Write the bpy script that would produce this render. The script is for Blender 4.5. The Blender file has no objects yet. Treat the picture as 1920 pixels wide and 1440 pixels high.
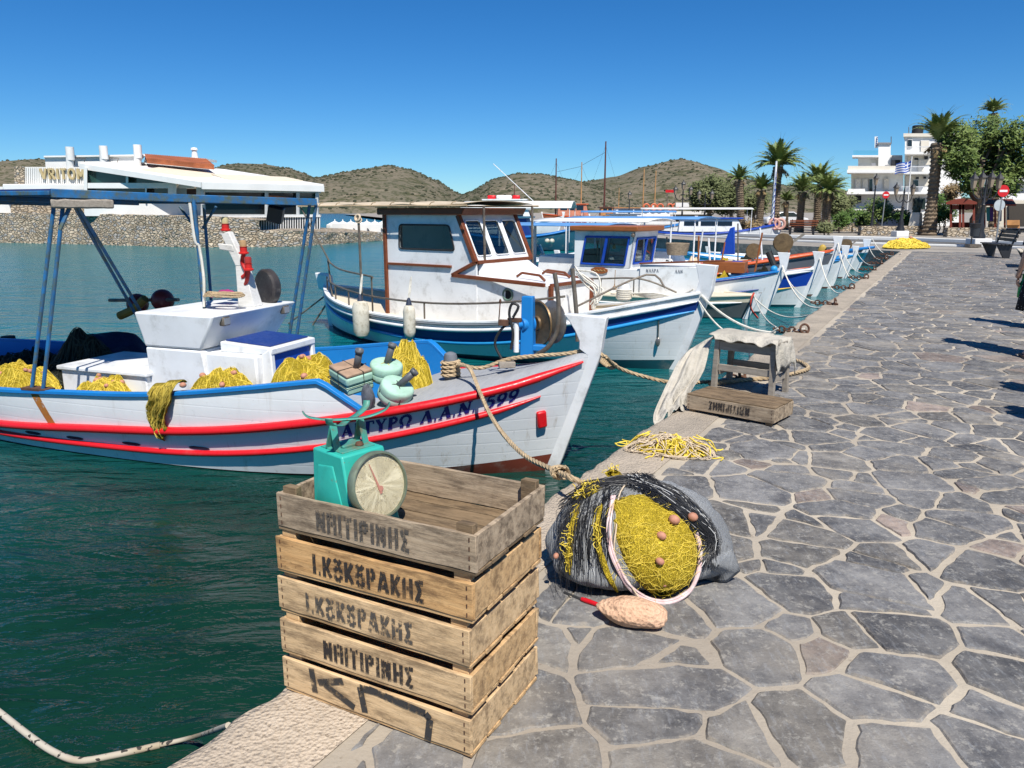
import bpy, math, random
from math import sin, cos, pi, sqrt, atan2, tan, radians as R
from mathutils import Vector as V, Matrix as MX, noise as NZ, Euler
rnd = random.Random(11)
SC = bpy.context.scene
COL = SC.collection
WZ = -0.7                      # water level, the quay top is z = 0
F, PITCH, HC = 1440.0, R(12.7), 1.5

# ---- pixel -> world helpers used to survey the place from the photo
def ray(px, py):
    x = (px - 960) / F; y = (720 - py) / F
    return V((x, cos(PITCH) + y * sin(PITCH), y * cos(PITCH) - sin(PITCH)))
def at_z(px, py, z=0.0):
    r = ray(px, py); t = (z - HC) / r.z
    return V((r.x * t, r.y * t, z))
def at_y(px, py, Y):
    r = ray(px, py); t = Y / r.y
    return V((r.x * t, Y, HC + r.z * t))

# ---- tagging
def tag(o, label, cat, group=None, kind=None):
    if label: o['label'] = label
    if cat: o['category'] = cat
    if group: o['group'] = group
    if kind: o['kind'] = kind
    return o
def thing(name, label, cat, loc=(0, 0, 0), rz=0.0, group=None):
    o = bpy.data.objects.new(name, None); COL.objects.link(o)
    o.empty_display_size = 0.1
    o.location = loc; o.rotation_euler = (0, 0, rz)
    return tag(o, label, cat, group)
def kids(o): return [c for c in bpy.data.objects if c.parent == o]
def dup(root, loc, rz, label=None, group=None, scale=None):
    r = root.copy(); COL.objects.link(r); r.location = loc; r.rotation_euler = (0, 0, rz)
    if label: r['label'] = label
    if group: r['group'] = group
    if scale: r.scale = scale
    for ch in kids(root):
        c = ch.copy(); COL.objects.link(c); c.parent = r
        for g in kids(ch):
            d = g.copy(); COL.objects.link(d); d.parent = c
    return r

# ---- mesh builder
def frames(pts, closed=False):
    n = len(pts); out = []; nrm = None
    for i in range(n):
        if closed: t = pts[(i + 1) % n] - pts[i - 1]
        else: t = pts[min(i + 1, n - 1)] - pts[max(i - 1, 0)]
        t = t.normalized() if t.length > 1e-9 else V((0, 0, 1))
        if nrm is None:
            a = V((0, 0, 1)) if abs(t.z) < .9 else V((1, 0, 0))
            nrm = (a - t * a.dot(t)).normalized()
        else:
            nrm = nrm - t * nrm.dot(t)
            nrm = nrm.normalized() if nrm.length > 1e-6 else t.orthogonal().normalized()
        out.append((t, nrm, t.cross(nrm)))
    return out
def spline(pts, k=6):
    pts = [V(p) for p in pts]; out = []; n = len(pts)
    for i in range(n - 1):
        p0, p1, p2, p3 = pts[max(i - 1, 0)], pts[i], pts[i + 1], pts[min(i + 2, n - 1)]
        for j in range(k):
            t = j / k
            out.append(.5 * ((2 * p1) + (p2 - p0) * t + (2 * p0 - 5 * p1 + 4 * p2 - p3) * t * t + (3 * p1 - p0 - 3 * p2 + p3) * t ** 3))
    out.append(pts[-1]); return out
class MB:
    def __init__(s): s.v = []; s.f = []; s.m = []; s.col = None
    def add(s, vs, fs, mi=0):
        o = len(s.v); s.v += [tuple(p) for p in vs]
        s.f += [tuple(i + o for i in f) for f in fs]; s.m += [mi] * len(fs); return s
    def box(s, c, d, rot=None, mi=0, taper=1.0):
        c = V(c); h = [x / 2 for x in d]
        vs = [V((x * h[0] * (taper if z < 0 else 1), y * h[1] * (taper if z < 0 else 1), z * h[2])) for z in (-1, 1) for y in (-1, 1) for x in (-1, 1)]
        if rot is not None:
            m = rot if isinstance(rot, MX) else Euler(rot).to_matrix()
            vs = [m @ v for v in vs]
        return s.add([c + v for v in vs], [(0, 2, 3, 1), (4, 5, 7, 6), (0, 1, 5, 4), (2, 6, 7, 3), (0, 4, 6, 2), (1, 3, 7, 5)], mi)
    def hexa(s, p, mi=0):      # 8 points: bottom loop of 4, top loop of 4 (same order)
        return s.add(p, [(3, 2, 1, 0), (4, 5, 6, 7), (0, 1, 5, 4), (1, 2, 6, 5), (2, 3, 7, 6), (3, 0, 4, 7)], mi)
    def bar(s, a, b, w, h, mi=0, up=(0, 0, 1)):
        a, b = V(a), V(b); t = (b - a).normalized(); u = V(up)
        if abs(t.dot(u)) > .98: u = V((0, 1, 0))
        y = u.cross(t).normalized(); z = t.cross(y)
        p = []
        for q in (a, b): p += [q - y * w / 2 - z * h / 2, q + y * w / 2 - z * h / 2, q + y * w / 2 + z * h / 2, q - y * w / 2 + z * h / 2]
        return s.add(p, [(3, 2, 1, 0), (4, 5, 6, 7), (0, 1, 5, 4), (1, 2, 6, 5), (2, 3, 7, 6), (3, 0, 4, 7)], mi)
    def tube(s, pts, r, n=8, closed=False, mi=0, caps=True):
        pts = [V(p) for p in pts]; fr = frames(pts, closed); k = len(pts)
        rs = r if isinstance(r, (list, tuple)) else [r] * k
        vs = []
        for p, (t, a, b), q in zip(pts, fr, rs):
            for j in range(n):
                an = 2 * pi * j / n; vs.append(p + (a * cos(an) + b * sin(an)) * q)
        fs = []
        for i in range(k if closed else k - 1):
            for j in range(n):
                i2 = (i + 1) % k; j2 = (j + 1) % n
                fs.append((i * n + j, i * n + j2, i2 * n + j2, i2 * n + j))
        if caps and not closed:
            fs.append(tuple(range(n - 1, -1, -1))); fs.append(tuple((k - 1) * n + j for j in range(n)))
        return s.add(vs, fs, mi)
    def rope(s, pts, r, turns=None, mi=0, n=5, k=3):
        pts = [V(p) for p in pts]; L = sum((pts[i + 1] - pts[i]).length for i in range(len(pts) - 1))
        m = max(8, min(420, int(L / (r * 1.15))))
        q = resample(pts, m); fr = frames(q); ph = 2 * pi / 7.0
        for st in range(k):
            o = st * 2 * pi / k
            s.tube([p + (a * cos(o + i * ph) + b * sin(o + i * ph)) * r * .48 for i, (p, (t, a, b)) in enumerate(zip(q, fr))], r * .56, n, mi=mi)
        return s
    def lathe(s, prof, n=20, mx=None, mi=0):
        vs = []; fs = []; k = len(prof)
        for (r, z) in prof:
            for j in range(n):
                a = 2 * pi * j / n; vs.append(V((r * cos(a), r * sin(a), z)))
        for i in range(k - 1):
            for j in range(n):
                j2 = (j + 1) % n
                fs.append((i * n + j, i * n + j2, (i + 1) * n + j2, (i + 1) * n + j))
        if prof[0][0] > 1e-4: fs.append(tuple(range(n - 1, -1, -1)))
        if prof[-1][0] > 1e-4: fs.append(tuple((k - 1) * n + j for j in range(n)))
        if mx is not None: vs = [mx @ v for v in vs]
        return s.add(vs, fs, mi)
    def ball(s, c, r, n=12, sq=(1, 1, 1), mx=None, mi=0):
        c = V(c); k = max(5, n // 2 + 1)
        prof = [(sin(pi * i / k), -cos(pi * i / k)) for i in range(k + 1)]
        m = MX.Translation(c) @ (mx.to_4x4() if mx is not None else MX.Identity(4)) @ MX.Diagonal((r * sq[0], r * sq[1], r * sq[2], 1))
        prof[0] = (1e-5, -1); prof[-1] = (1e-5, 1)
        return s.lathe(prof, n, m, mi)
    def prism(s, poly, off, mi=0):
        poly = [V(p) for p in poly]; n = len(poly); off = V(off)
        return s.add(poly + [p + off for p in poly], [tuple(range(n - 1, -1, -1)), tuple(range(n, 2 * n))] + [(i, (i + 1) % n, n + (i + 1) % n, n + i) for i in range(n)], mi)
    def grid(s, fn, nu, nv, mi=0, wrapu=False):
        vs = [fn(i / nu, j / nv) for j in range(nv + 1) for i in range(nu + (0 if wrapu else 1))]
        w = nu if wrapu else nu + 1; fs = []
        for j in range(nv):
            for i in range(nu):
                i2 = (i + 1) % w
                fs.append((j * w + i, j * w + i2, (j + 1) * w + i2, (j + 1) * w + i))
        return s.add(vs, fs, mi)
    def xf(s, m): s.v = [tuple(m @ V(p)) for p in s.v]; return s
    def build(s, name, mats, parent=None, smooth=35, bev=0.0, solid=0.0, fix=True, label=None, cat=None, group=None, kind=None, sub=0, segs=2):
        me = bpy.data.meshes.new(name); me.from_pydata(s.v, [], s.f)
        if not isinstance(mats, (list, tuple)): mats = [mats]
        for m in mats: me.materials.append(m)
        if len(mats) > 1: me.polygons.foreach_set('material_index', s.m)
        if s.col:
            at = me.color_attributes.new('tint', 'FLOAT_COLOR', 'POINT')
            for i, c in enumerate(s.col): at.data[i].color = (c[0], c[1], c[2], c[3] if len(c) > 3 else 1)
        if fix:
            import bmesh
            bm = bmesh.new(); bm.from_mesh(me); bmesh.ops.recalc_face_normals(bm, faces=bm.faces); bm.to_mesh(me); bm.free()
        if smooth:
            me.shade_smooth(); me.set_sharp_from_angle(angle=R(smooth))
        o = bpy.data.objects.new(name, me); COL.objects.link(o)
        if parent: o.parent = parent
        if solid:
            d = o.modifiers.new('solid', 'SOLIDIFY'); d.thickness = solid; d.offset = 0
        if bev:
            b = o.modifiers.new('bevel', 'BEVEL'); b.width = bev; b.segments = segs; b.limit_method = 'ANGLE'; b.angle_limit = R(40)
        if sub:
            q = o.modifiers.new('sub', 'SUBSURF'); q.levels = sub; q.render_levels = sub
        return tag(o, label, cat, group, kind)
def resample(pts, m):
    d = [0.0]
    for i in range(len(pts) - 1): d.append(d[-1] + (pts[i + 1] - pts[i]).length)
    out = []; j = 0
    for i in range(m + 1):
        x = d[-1] * i / m
        while j < len(pts) - 2 and d[j + 1] < x: j += 1
        w = d[j + 1] - d[j]
        out.append(pts[j].lerp(pts[j + 1], (x - d[j]) / w if w > 1e-9 else 0))
    return out
def sag(a, b, drop, n=16):
    a, b = V(a), V(b)
    return [a.lerp(b, i / n) - V((0, 0, drop * 4 * (i / n) * (1 - i / n))) for i in range(n + 1)]

# ---- materials
MATS = {}
class Nt:
    def __init__(s, name):
        s.m = bpy.data.materials.new(name); s.m.use_nodes = True; s.t = s.m.node_tree; s.b = s.t.nodes['Principled BSDF']; s._co = {}
    def n(s, typ, **kw):
        d = s.t.nodes.new(typ)
        for k, v in kw.items():
            if k.startswith('_'):
                setattr(d, k[1:], v)
            else:
                key = int(k[1:]) if k[0] == 'i' and k[1:].isdigit() else k.replace('__', ' ')
                s.set(d.inputs[key], v)
        return d
    def set(s, sock, v):
        if hasattr(v, 'is_linked') or hasattr(v, 'links'): s.t.links.new(v, sock)
        else:
            if sock.type == 'RGBA' and len(v) == 3: v = (*v, 1)
            sock.default_value = v
    def co(s, stretch=(1, 1, 1), kind='Object', jit=True):
        key = (stretch, kind)
        if key not in s._co:
            tc = s.n('ShaderNodeTexCoord'); o = tc.outputs[kind]
            if jit:
                oi = s.n('ShaderNodeObjectInfo'); ml = s.n('ShaderNodeMath', _operation='MULTIPLY', i0=oi.outputs['Random'], i1=37.0)
                o = s.n('ShaderNodeVectorMath', _operation='ADD', i0=o, i1=ml.outputs[0]).outputs[0]
            o = s.n('ShaderNodeVectorMath', _operation='MULTIPLY', i0=o, i1=stretch).outputs[0]
            s._co[key] = o
        return s._co[key]
    def noise(s, scale, detail=4, rough=.55, stretch=(1, 1, 1), dist=0.0, out='Fac', vec=None):
        d = s.n('ShaderNodeTexNoise', Scale=scale, Detail=detail, Roughness=rough, Distortion=dist, Vector=vec if vec is not None else s.co(stretch))
        return d.outputs[out]
    def ramp(s, fac, a, b, ca=0.0, cb=1.0):
        d = s.n('ShaderNodeMapRange', _interpolation_type='SMOOTHSTEP'); s.set(d.inputs[0], fac)
        for i, v in zip((1, 2, 3, 4), (a, b, ca, cb)): s.set(d.inputs[i], v)
        return d.outputs[0]
    def mix(s, fac, a, b, mode='MIX'):
        d = s.n('ShaderNodeMix', _data_type='RGBA', _blend_type=mode)
        s.set(d.inputs[0], fac); s.set(d.inputs[6], a); s.set(d.inputs[7], b); return d.outputs[2]
    def math(s, op, a, b=0.0):
        d = s.n('ShaderNodeMath', _operation=op); s.set(d.inputs[0], a); s.set(d.inputs[1], b); return d.outputs[0]
    def bump(s, h, strength=.3, dist=.01, prev=None):
        d = s.n('ShaderNodeBump', Strength=strength, Distance=dist, Height=h)
        if prev is not None: s.set(d.inputs['Normal'], prev)
        return d.outputs[0]
    def out(s, col, rough=.5, nrm=None, metal=0.0, spec=.5, **kw):
        s.set(s.b.inputs['Base Color'], col); s.set(s.b.inputs['Roughness'], rough)
        s.b.inputs['Metallic'].default_value = metal; s.set(s.b.inputs['Specular IOR Level'], spec)
        if nrm is not None: s.set(s.b.inputs['Normal'], nrm)
        for k, v in kw.items(): s.set(s.b.inputs[k.replace('__', ' ')], v)
        return s.m
def sc(c, k): return tuple(min(1, x * k) for x in c)
def surf(name, col, var=.15, dirt=None, damt=.3, chip=None, camt=.2, rough=.5, bump=.15, scale=3.0, bscale=40.0, stretch=(1, 1, 1), metal=0.0, spec=.4, bd=.004):
    if name in MATS: return MATS[name]
    t = Nt(name)
    c = t.mix(t.ramp(t.noise(scale, 5, .6, stretch), .3, .7), sc(col, 1 - var), sc(col, 1 + var * .5))
    fine = t.noise(bscale, 5, .65, stretch)
    if dirt is not None:
        k = t.math('MULTIPLY', t.ramp(t.noise(scale * 1.7 + .31, 8, .7, stretch), .62 - damt * .4, .80 - damt * .2), min(1, damt * 1.6))
        c = t.mix(k, c, dirt)
    if chip is not None:
        k = t.ramp(t.noise(scale * 6 + 1.7, 9, .75, stretch), .74 - camt * .3, .77 - camt * .3)
        c = t.mix(k, c, chip)
    rr = t.ramp(fine, .3, .7, max(.03, rough - .1), min(1, rough + .1))
    MATS[name] = t.out(c, rr, t.bump(fine, bump, bd), metal, spec)
    return MATS[name]
def wood(name, a, b, dirt=(.08, .06, .045), damt=.35, scale=1.0, rough=.8, stretch=(1.2, 14, 14), stain=None):
    if name in MATS: return MATS[name]
    t = Nt(name)
    g = t.noise(3.0 * scale, 8, .7, stretch, .6); h = t.noise(14.0 * scale, 6, .65, stretch, .2)
    c = t.mix(t.ramp(g, .3, .72), a, b)
    c = t.mix(t.math('MULTIPLY', t.ramp(h, .52, .75), .55), c, sc(a, .45))
    big = t.noise(5.0 * scale, 6, .7)
    c = t.mix(t.math('MULTIPLY', t.ramp(big, .5, .78), damt * 1.5), c, dirt)
    sp = t.noise(70.0 * scale, 3, .6)
    c = t.mix(t.math('MULTIPLY', t.ramp(sp, .68, .74), .6), c, dirt)
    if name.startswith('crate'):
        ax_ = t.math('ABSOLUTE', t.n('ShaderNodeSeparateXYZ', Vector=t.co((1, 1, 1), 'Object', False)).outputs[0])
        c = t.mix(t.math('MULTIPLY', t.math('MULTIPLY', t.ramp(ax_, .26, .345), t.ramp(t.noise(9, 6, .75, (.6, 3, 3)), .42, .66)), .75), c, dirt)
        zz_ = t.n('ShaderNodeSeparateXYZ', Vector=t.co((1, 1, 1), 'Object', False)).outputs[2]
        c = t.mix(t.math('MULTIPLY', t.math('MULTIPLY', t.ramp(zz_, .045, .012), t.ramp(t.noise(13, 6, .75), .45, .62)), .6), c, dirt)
    if stain: c = t.mix(t.ramp(t.noise(2.2 * scale, 3, .5), .5, .72), c, stain)
    MATS[name] = t.out(c, rough, t.bump(t.math('ADD', t.math('MULTIPLY', h, .6), g), .5, .004), 0, .25)
    return MATS[name]
def plain(name, col, rough=.5, metal=0.0, spec=.5, **kw):
    if name in MATS: return MATS[name]
    t = Nt(name); MATS[name] = t.out(col, rough, None, metal, spec, **kw); return MATS[name]
def glass(name, tint, rough=.03, alpha=.5):
    if name in MATS: return MATS[name]
    t = Nt(name)
    gl = t.n('ShaderNodeBsdfGlossy', Color=(1, 1, 1, 1), Roughness=rough)
    tr = t.n('ShaderNodeBsdfTransparent', Color=(*tint, 1)); fr = t.n('ShaderNodeLayerWeight', Blend=.12)
    ms = t.n('ShaderNodeMixShader', i0=t.math('ADD', t.math('MULTIPLY', fr.outputs[1], .8), alpha * .06), i1=tr.outputs[0], i2=gl.outputs[0])
    t.t.links.new(ms.outputs[0], t.t.nodes['Material Output'].inputs[0]); MATS[name] = t.m; return t.m

def worn(name, col, cover=.6, scale=60.0, rough=.85):       # worn stencil paint: patchy coverage
    if name in MATS: return MATS[name]
    t = Nt(name); t.out(col, rough, None, 0, .2)
    k = t.math('MULTIPLY', t.ramp(t.noise(scale, 6, .7), .62 - cover * .4, .7 - cover * .25), t.ramp(t.noise(scale * .12, 3, .5), .2, .5, .35, 1.0))
    tr = t.n('ShaderNodeBsdfTransparent'); ms = t.n('ShaderNodeMixShader', i0=k, i1=tr.outputs[0], i2=t.b.outputs[0])
    t.t.links.new(ms.outputs[0], t.t.nodes['Material Output'].inputs[0]); MATS[name] = t.m; return t.m
# ======================= camera, world, sun
cam = bpy.data.cameras.new('camera'); co_ = bpy.data.objects.new('camera', cam); COL.objects.link(co_)
cam.sensor_width = 36; cam.lens = 27.0; cam.clip_start = .05; cam.clip_end = 12000
co_.location = (0, 0, HC); co_.rotation_euler = (R(90) - PITCH, 0, 0); SC.camera = co_
SUN_AZ, SUN_EL = R(165.5), R(55)           # clockwise from +Y
w = bpy.data.worlds.new('World'); SC.world = w; w.use_nodes = True
nt = w.node_tree; bg = nt.nodes['Background']
sky = nt.nodes.new('ShaderNodeTexSky'); sky.sky_type = 'NISHITA'; sky.sun_disc = False
sky.sun_elevation = SUN_EL; sky.sun_rotation = SUN_AZ; sky.altitude = 1500; sky.air_density = 1.0; sky.dust_density = 0.0; sky.ozone_density = 6.0
hs = nt.nodes.new('ShaderNodeHueSaturation'); hs.inputs['Saturation'].default_value = 1.25; hs.inputs['Value'].default_value = 1.0
nt.links.new(sky.outputs[0], hs.inputs['Color']); mxs = nt.nodes.new('ShaderNodeMix'); mxs.data_type = 'RGBA'; mxs.blend_type = 'MULTIPLY'; mxs.inputs[0].default_value = 1; mxs.inputs[7].default_value = (.62, .87, 1.0, 1)
nt.links.new(hs.outputs[0], mxs.inputs[6]); nt.links.new(mxs.outputs[2], bg.inputs[0]); bg.inputs[1].default_value = .078
sl = bpy.data.lights.new('sun', 'SUN'); sl.energy = 4.6; sl.angle = R(.5); sl.color = (1, .955, .88)
so = bpy.data.objects.new('sun', sl); COL.objects.link(so)
sd = V((sin(SUN_AZ) * cos(SUN_EL), cos(SUN_AZ) * cos(SUN_EL), sin(SUN_EL)))
so.rotation_euler = sd.to_track_quat('Z', 'Y').to_euler(); so.location = sd * 50
SC.view_settings.view_transform = 'Standard'; SC.view_settings.look = 'None'; SC.view_settings.gamma = 1; SC.view_settings.exposure = .5
SC.cycles.max_bounces = 6; SC.cycles.transparent_max_bounces = 12; SC.cycles.caustics_reflective = False; SC.cycles.caustics_refractive = False
SC.cycles.sample_clamp_indirect = 4

# ======================= quay frame: u runs along the edge, vv points inland
QA = R(29.5); U = V((sin(QA), cos(QA), 0)); VV = V((cos(QA), -sin(QA), 0)); EDGE = -1.755
def Q(s, w, z=0.0): return U * s + VV * w + V((0, 0, z))

# water
t = Nt('sea_water')
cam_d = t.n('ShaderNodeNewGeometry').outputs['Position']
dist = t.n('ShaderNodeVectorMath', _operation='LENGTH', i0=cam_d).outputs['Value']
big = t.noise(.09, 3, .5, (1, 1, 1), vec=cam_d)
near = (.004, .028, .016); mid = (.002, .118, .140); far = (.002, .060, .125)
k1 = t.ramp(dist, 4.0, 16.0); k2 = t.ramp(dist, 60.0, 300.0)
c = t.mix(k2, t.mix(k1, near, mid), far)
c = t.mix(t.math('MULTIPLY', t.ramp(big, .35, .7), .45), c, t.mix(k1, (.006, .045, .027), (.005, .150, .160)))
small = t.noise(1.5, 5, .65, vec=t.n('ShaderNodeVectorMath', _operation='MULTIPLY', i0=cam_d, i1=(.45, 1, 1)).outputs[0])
c = t.mix(t.math('MULTIPLY', t.ramp(small, .45, .75), .45), c, t.mix(k1, (.001, .009, .007), (.002, .06, .075)))  # light varying within the waves, painted into the colour as darker patches
def wv(scale, det, sx, rot):
    mp = t.n('ShaderNodeMapping', Vector=cam_d); mp.inputs['Rotation'].default_value = (0, 0, R(rot)); mp.inputs['Scale'].default_value = (sx, 1, 1)
    return t.noise(scale, det, .6, vec=mp.outputs[0], dist=.6)
n1 = t.bump(wv(1.1, 4, .45, 12), .85, .17)
n2 = t.bump(wv(4.5, 4, .4, -8), .85, .07, n1)
n3 = t.bump(wv(15.0, 4, .35, 5), .6, .012, n2)
WATER = t.out(c, t.ramp(dist, 6.0, 45.0, .03, .17), n3, 0, t.ramp(dist, 8.0, 40.0, .5, .28), IOR=1.33)
MB().add([(-4000, -60, WZ), (4000, -60, WZ), (4000, 7000, WZ), (-4000, 7000, WZ)], [(0, 1, 2, 3)]).build('water', WATER, smooth=0, kind='structure')

# quay body, mortar bed, coping
t = Nt('mortar')
c = t.mix(t.ramp(t.noise(1.3, 6, .65), .3, .7), (.37, .32, .25), (.50, .44, .35))
c = t.mix(t.ramp(t.noise(.35, 4, .6), .45, .7), c, (.30, .26, .21))
c = t.mix(t.math('MULTIPLY', t.ramp(t.noise(26, 4, .7), .6, .75), .6), c, (.17, .13, .095))
MORTAR = t.out(c, .9, t.bump(t.noise(55, 6, .7), .6, .006, t.bump(t.noise(7, 4, .6), .4, .02)), 0, .2)
t = Nt('concrete_coping')
vo = t.n('ShaderNodeTexVoronoi', Scale=75.0, Vector=t.co(jit=False)).outputs['Distance']
f = t.noise(38, 6, .7)
c = t.mix(t.ramp(t.noise(1.6, 5, .6), .35, .7), (.56, .46, .35), (.40, .335, .26))
c = t.mix(t.ramp(f, .55, .72), c, (.24, .19, .14)); c = t.mix(t.ramp(t.noise(3.0, 6, .7), .55, .75), c, (.60, .52, .42))
c = t.mix(t.math('MULTIPLY', t.ramp(vo, .22, .05), .55), c, (.14, .11, .085))
so_ = t.n('ShaderNodeSeparateXYZ', Vector=t.co((1, 1, 1), 'Object', False)).outputs[1]; c = t.mix(t.math('MULTIPLY', t.ramp(t.math('ADD', so_, t.math('MULTIPLY', t.noise(1.1, 5, .7), 5.0)), 4.0, 8.5), .8), c, t.mix(t.ramp(t.noise(2.4, 6, .75), .35, .7), (.40, .345, .275), (.24, .215, .18)))
COPING = t.out(c, .92, t.bump(vo, .7, .010, t.bump(f, .7, .015)), 0, .15)

def edge_w(s):          # broken outer edge of the coping
    return EDGE + .035 * NZ.noise(V((s * 2.3, 0, 3))) + .018 * NZ.noise(V((s * 9, 1, 3))) + .008 * NZ.noise(V((s * 31, 1, 7)))
CW = .37
def coping_fn(i, j):
    s = -2.5 + 36.0 * (i ** 1.7)
    prof = [(0, -1.4), (0, -.5), (-.01, -.22), (.0, -.07), (.006, -.025), (.022, -.004), (.06, 0), (.14, .002), (.25, 0), (.33, -.001), (CW, -.002)]
    k = min(int(j * 10 + .5), 10); a, z = prof[k]
    fade = max(0, 1 - a / .2)
    w_ = EDGE + a + (edge_w(s) - EDGE) * fade
    z += (.010 * NZ.noise(V((s * 13, a * 30, z * 12))) if 1 < k < 8 else .002 * NZ.noise(V((s * 9, a * 20, 5)))) * (1 if k < 10 else 0)
    if 0 < k < 5: w_ += .03 * NZ.noise(V((s * 6, z * 6, 9)))
    return Q(s, w_, z)
MB().grid(coping_fn, 620, 10).build('quay_coping', COPING, kind='structure', smooth=60)
QEND = 33.5
b = MB(); p = [Q(-6, EDGE + .30), Q(QEND, EDGE + .30), Q(QEND, 40), Q(-6, 40)]
b.add([v + V((0, 0, -.007)) for v in p] + [v + V((0, 0, -2.5)) for v in p], [(0, 1, 2, 3), (0, 4, 5, 1), (1, 5, 6, 2), (2, 6, 7, 3), (3, 7, 4, 0)])
b.build('quay', MORTAR, kind='structure', smooth=0)

# crazy paving: slate slabs, cells of a jittered lattice clipped against their neighbours
t = Nt('slate_paving')
ta = t.n('ShaderNodeAttribute', _attribute_name='tint'); tint = ta.outputs['Color']; edge_ = ta.outputs['Alpha']
c = t.mix(1.0, tint, t.mix(t.ramp(t.noise(5.0, 7, .7), .28, .72), (.42, .42, .44), (1.32, 1.3, 1.26)), 'MULTIPLY')
c = t.mix(t.math('MULTIPLY', t.ramp(t.noise(32, 5, .75), .52, .66), .6), c, (.36, .34, .30))
c = t.mix(t.math('MULTIPLY', t.ramp(t.noise(95, 4, .7), .6, .72), .7), c, (.045, .045, .05))
c = t.mix(t.math('MULTIPLY', t.ramp(t.noise(.38, 6, .7), .52, .66), .5), c, (.31, .275, .225))
c = t.mix(t.math('MULTIPLY', t.ramp(t.noise(55, 4, .8, (1, .25, 1)), .5, .7), .35), c, (.30, .31, .32))
c = t.mix(t.math('MULTIPLY', t.ramp(t.noise(2.1, 6, .7, (1, 3, 1)), .6, .8), .5), c, (.095, .10, .11))
c = t.mix(t.math('MULTIPLY', t.math('MULTIPLY', edge_, t.ramp(t.noise(17, 5, .7), .45, .65)), .4), c, (.36, .30, .225))
SLATE = t.out(c, t.ramp(t.noise(20, 4), .3, .7, .55, .85), t.bump(t.noise(24, 7, .7), .55, .012, t.bump(t.noise(120, 4, .7), .5, .004)), 0, .35)
pr = random.Random(5); GX, GY = .255, .215
def seeds(i, j):
    q = random.Random(i * 7919 + j * 104729 + 3)
    if q.random() < .17: return None
    return ((i + .5 * (j & 1) + q.uniform(-.46, .46)) * GX, (j + q.uniform(-.46, .46)) * GY, q.uniform(-.05, .05))
b = MB(); b.col = []
def clip(poly, nx, ny, d):
    out = []; n = len(poly)
    for i in range(n):
        a, c_ = poly[i], poly[(i + 1) % n]
        da = a[0] * nx + a[1] * ny - d; dc = c_[0] * nx + c_[1] * ny - d
        if da <= 0: out.append(a)
        if (da < 0) != (dc < 0) and abs(da - dc) > 1e-12:
            k = da / (da - dc); out.append((a[0] + (c_[0] - a[0]) * k, a[1] + (c_[1] - a[1]) * k))
    return out
W0 = EDGE + CW - .03
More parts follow.
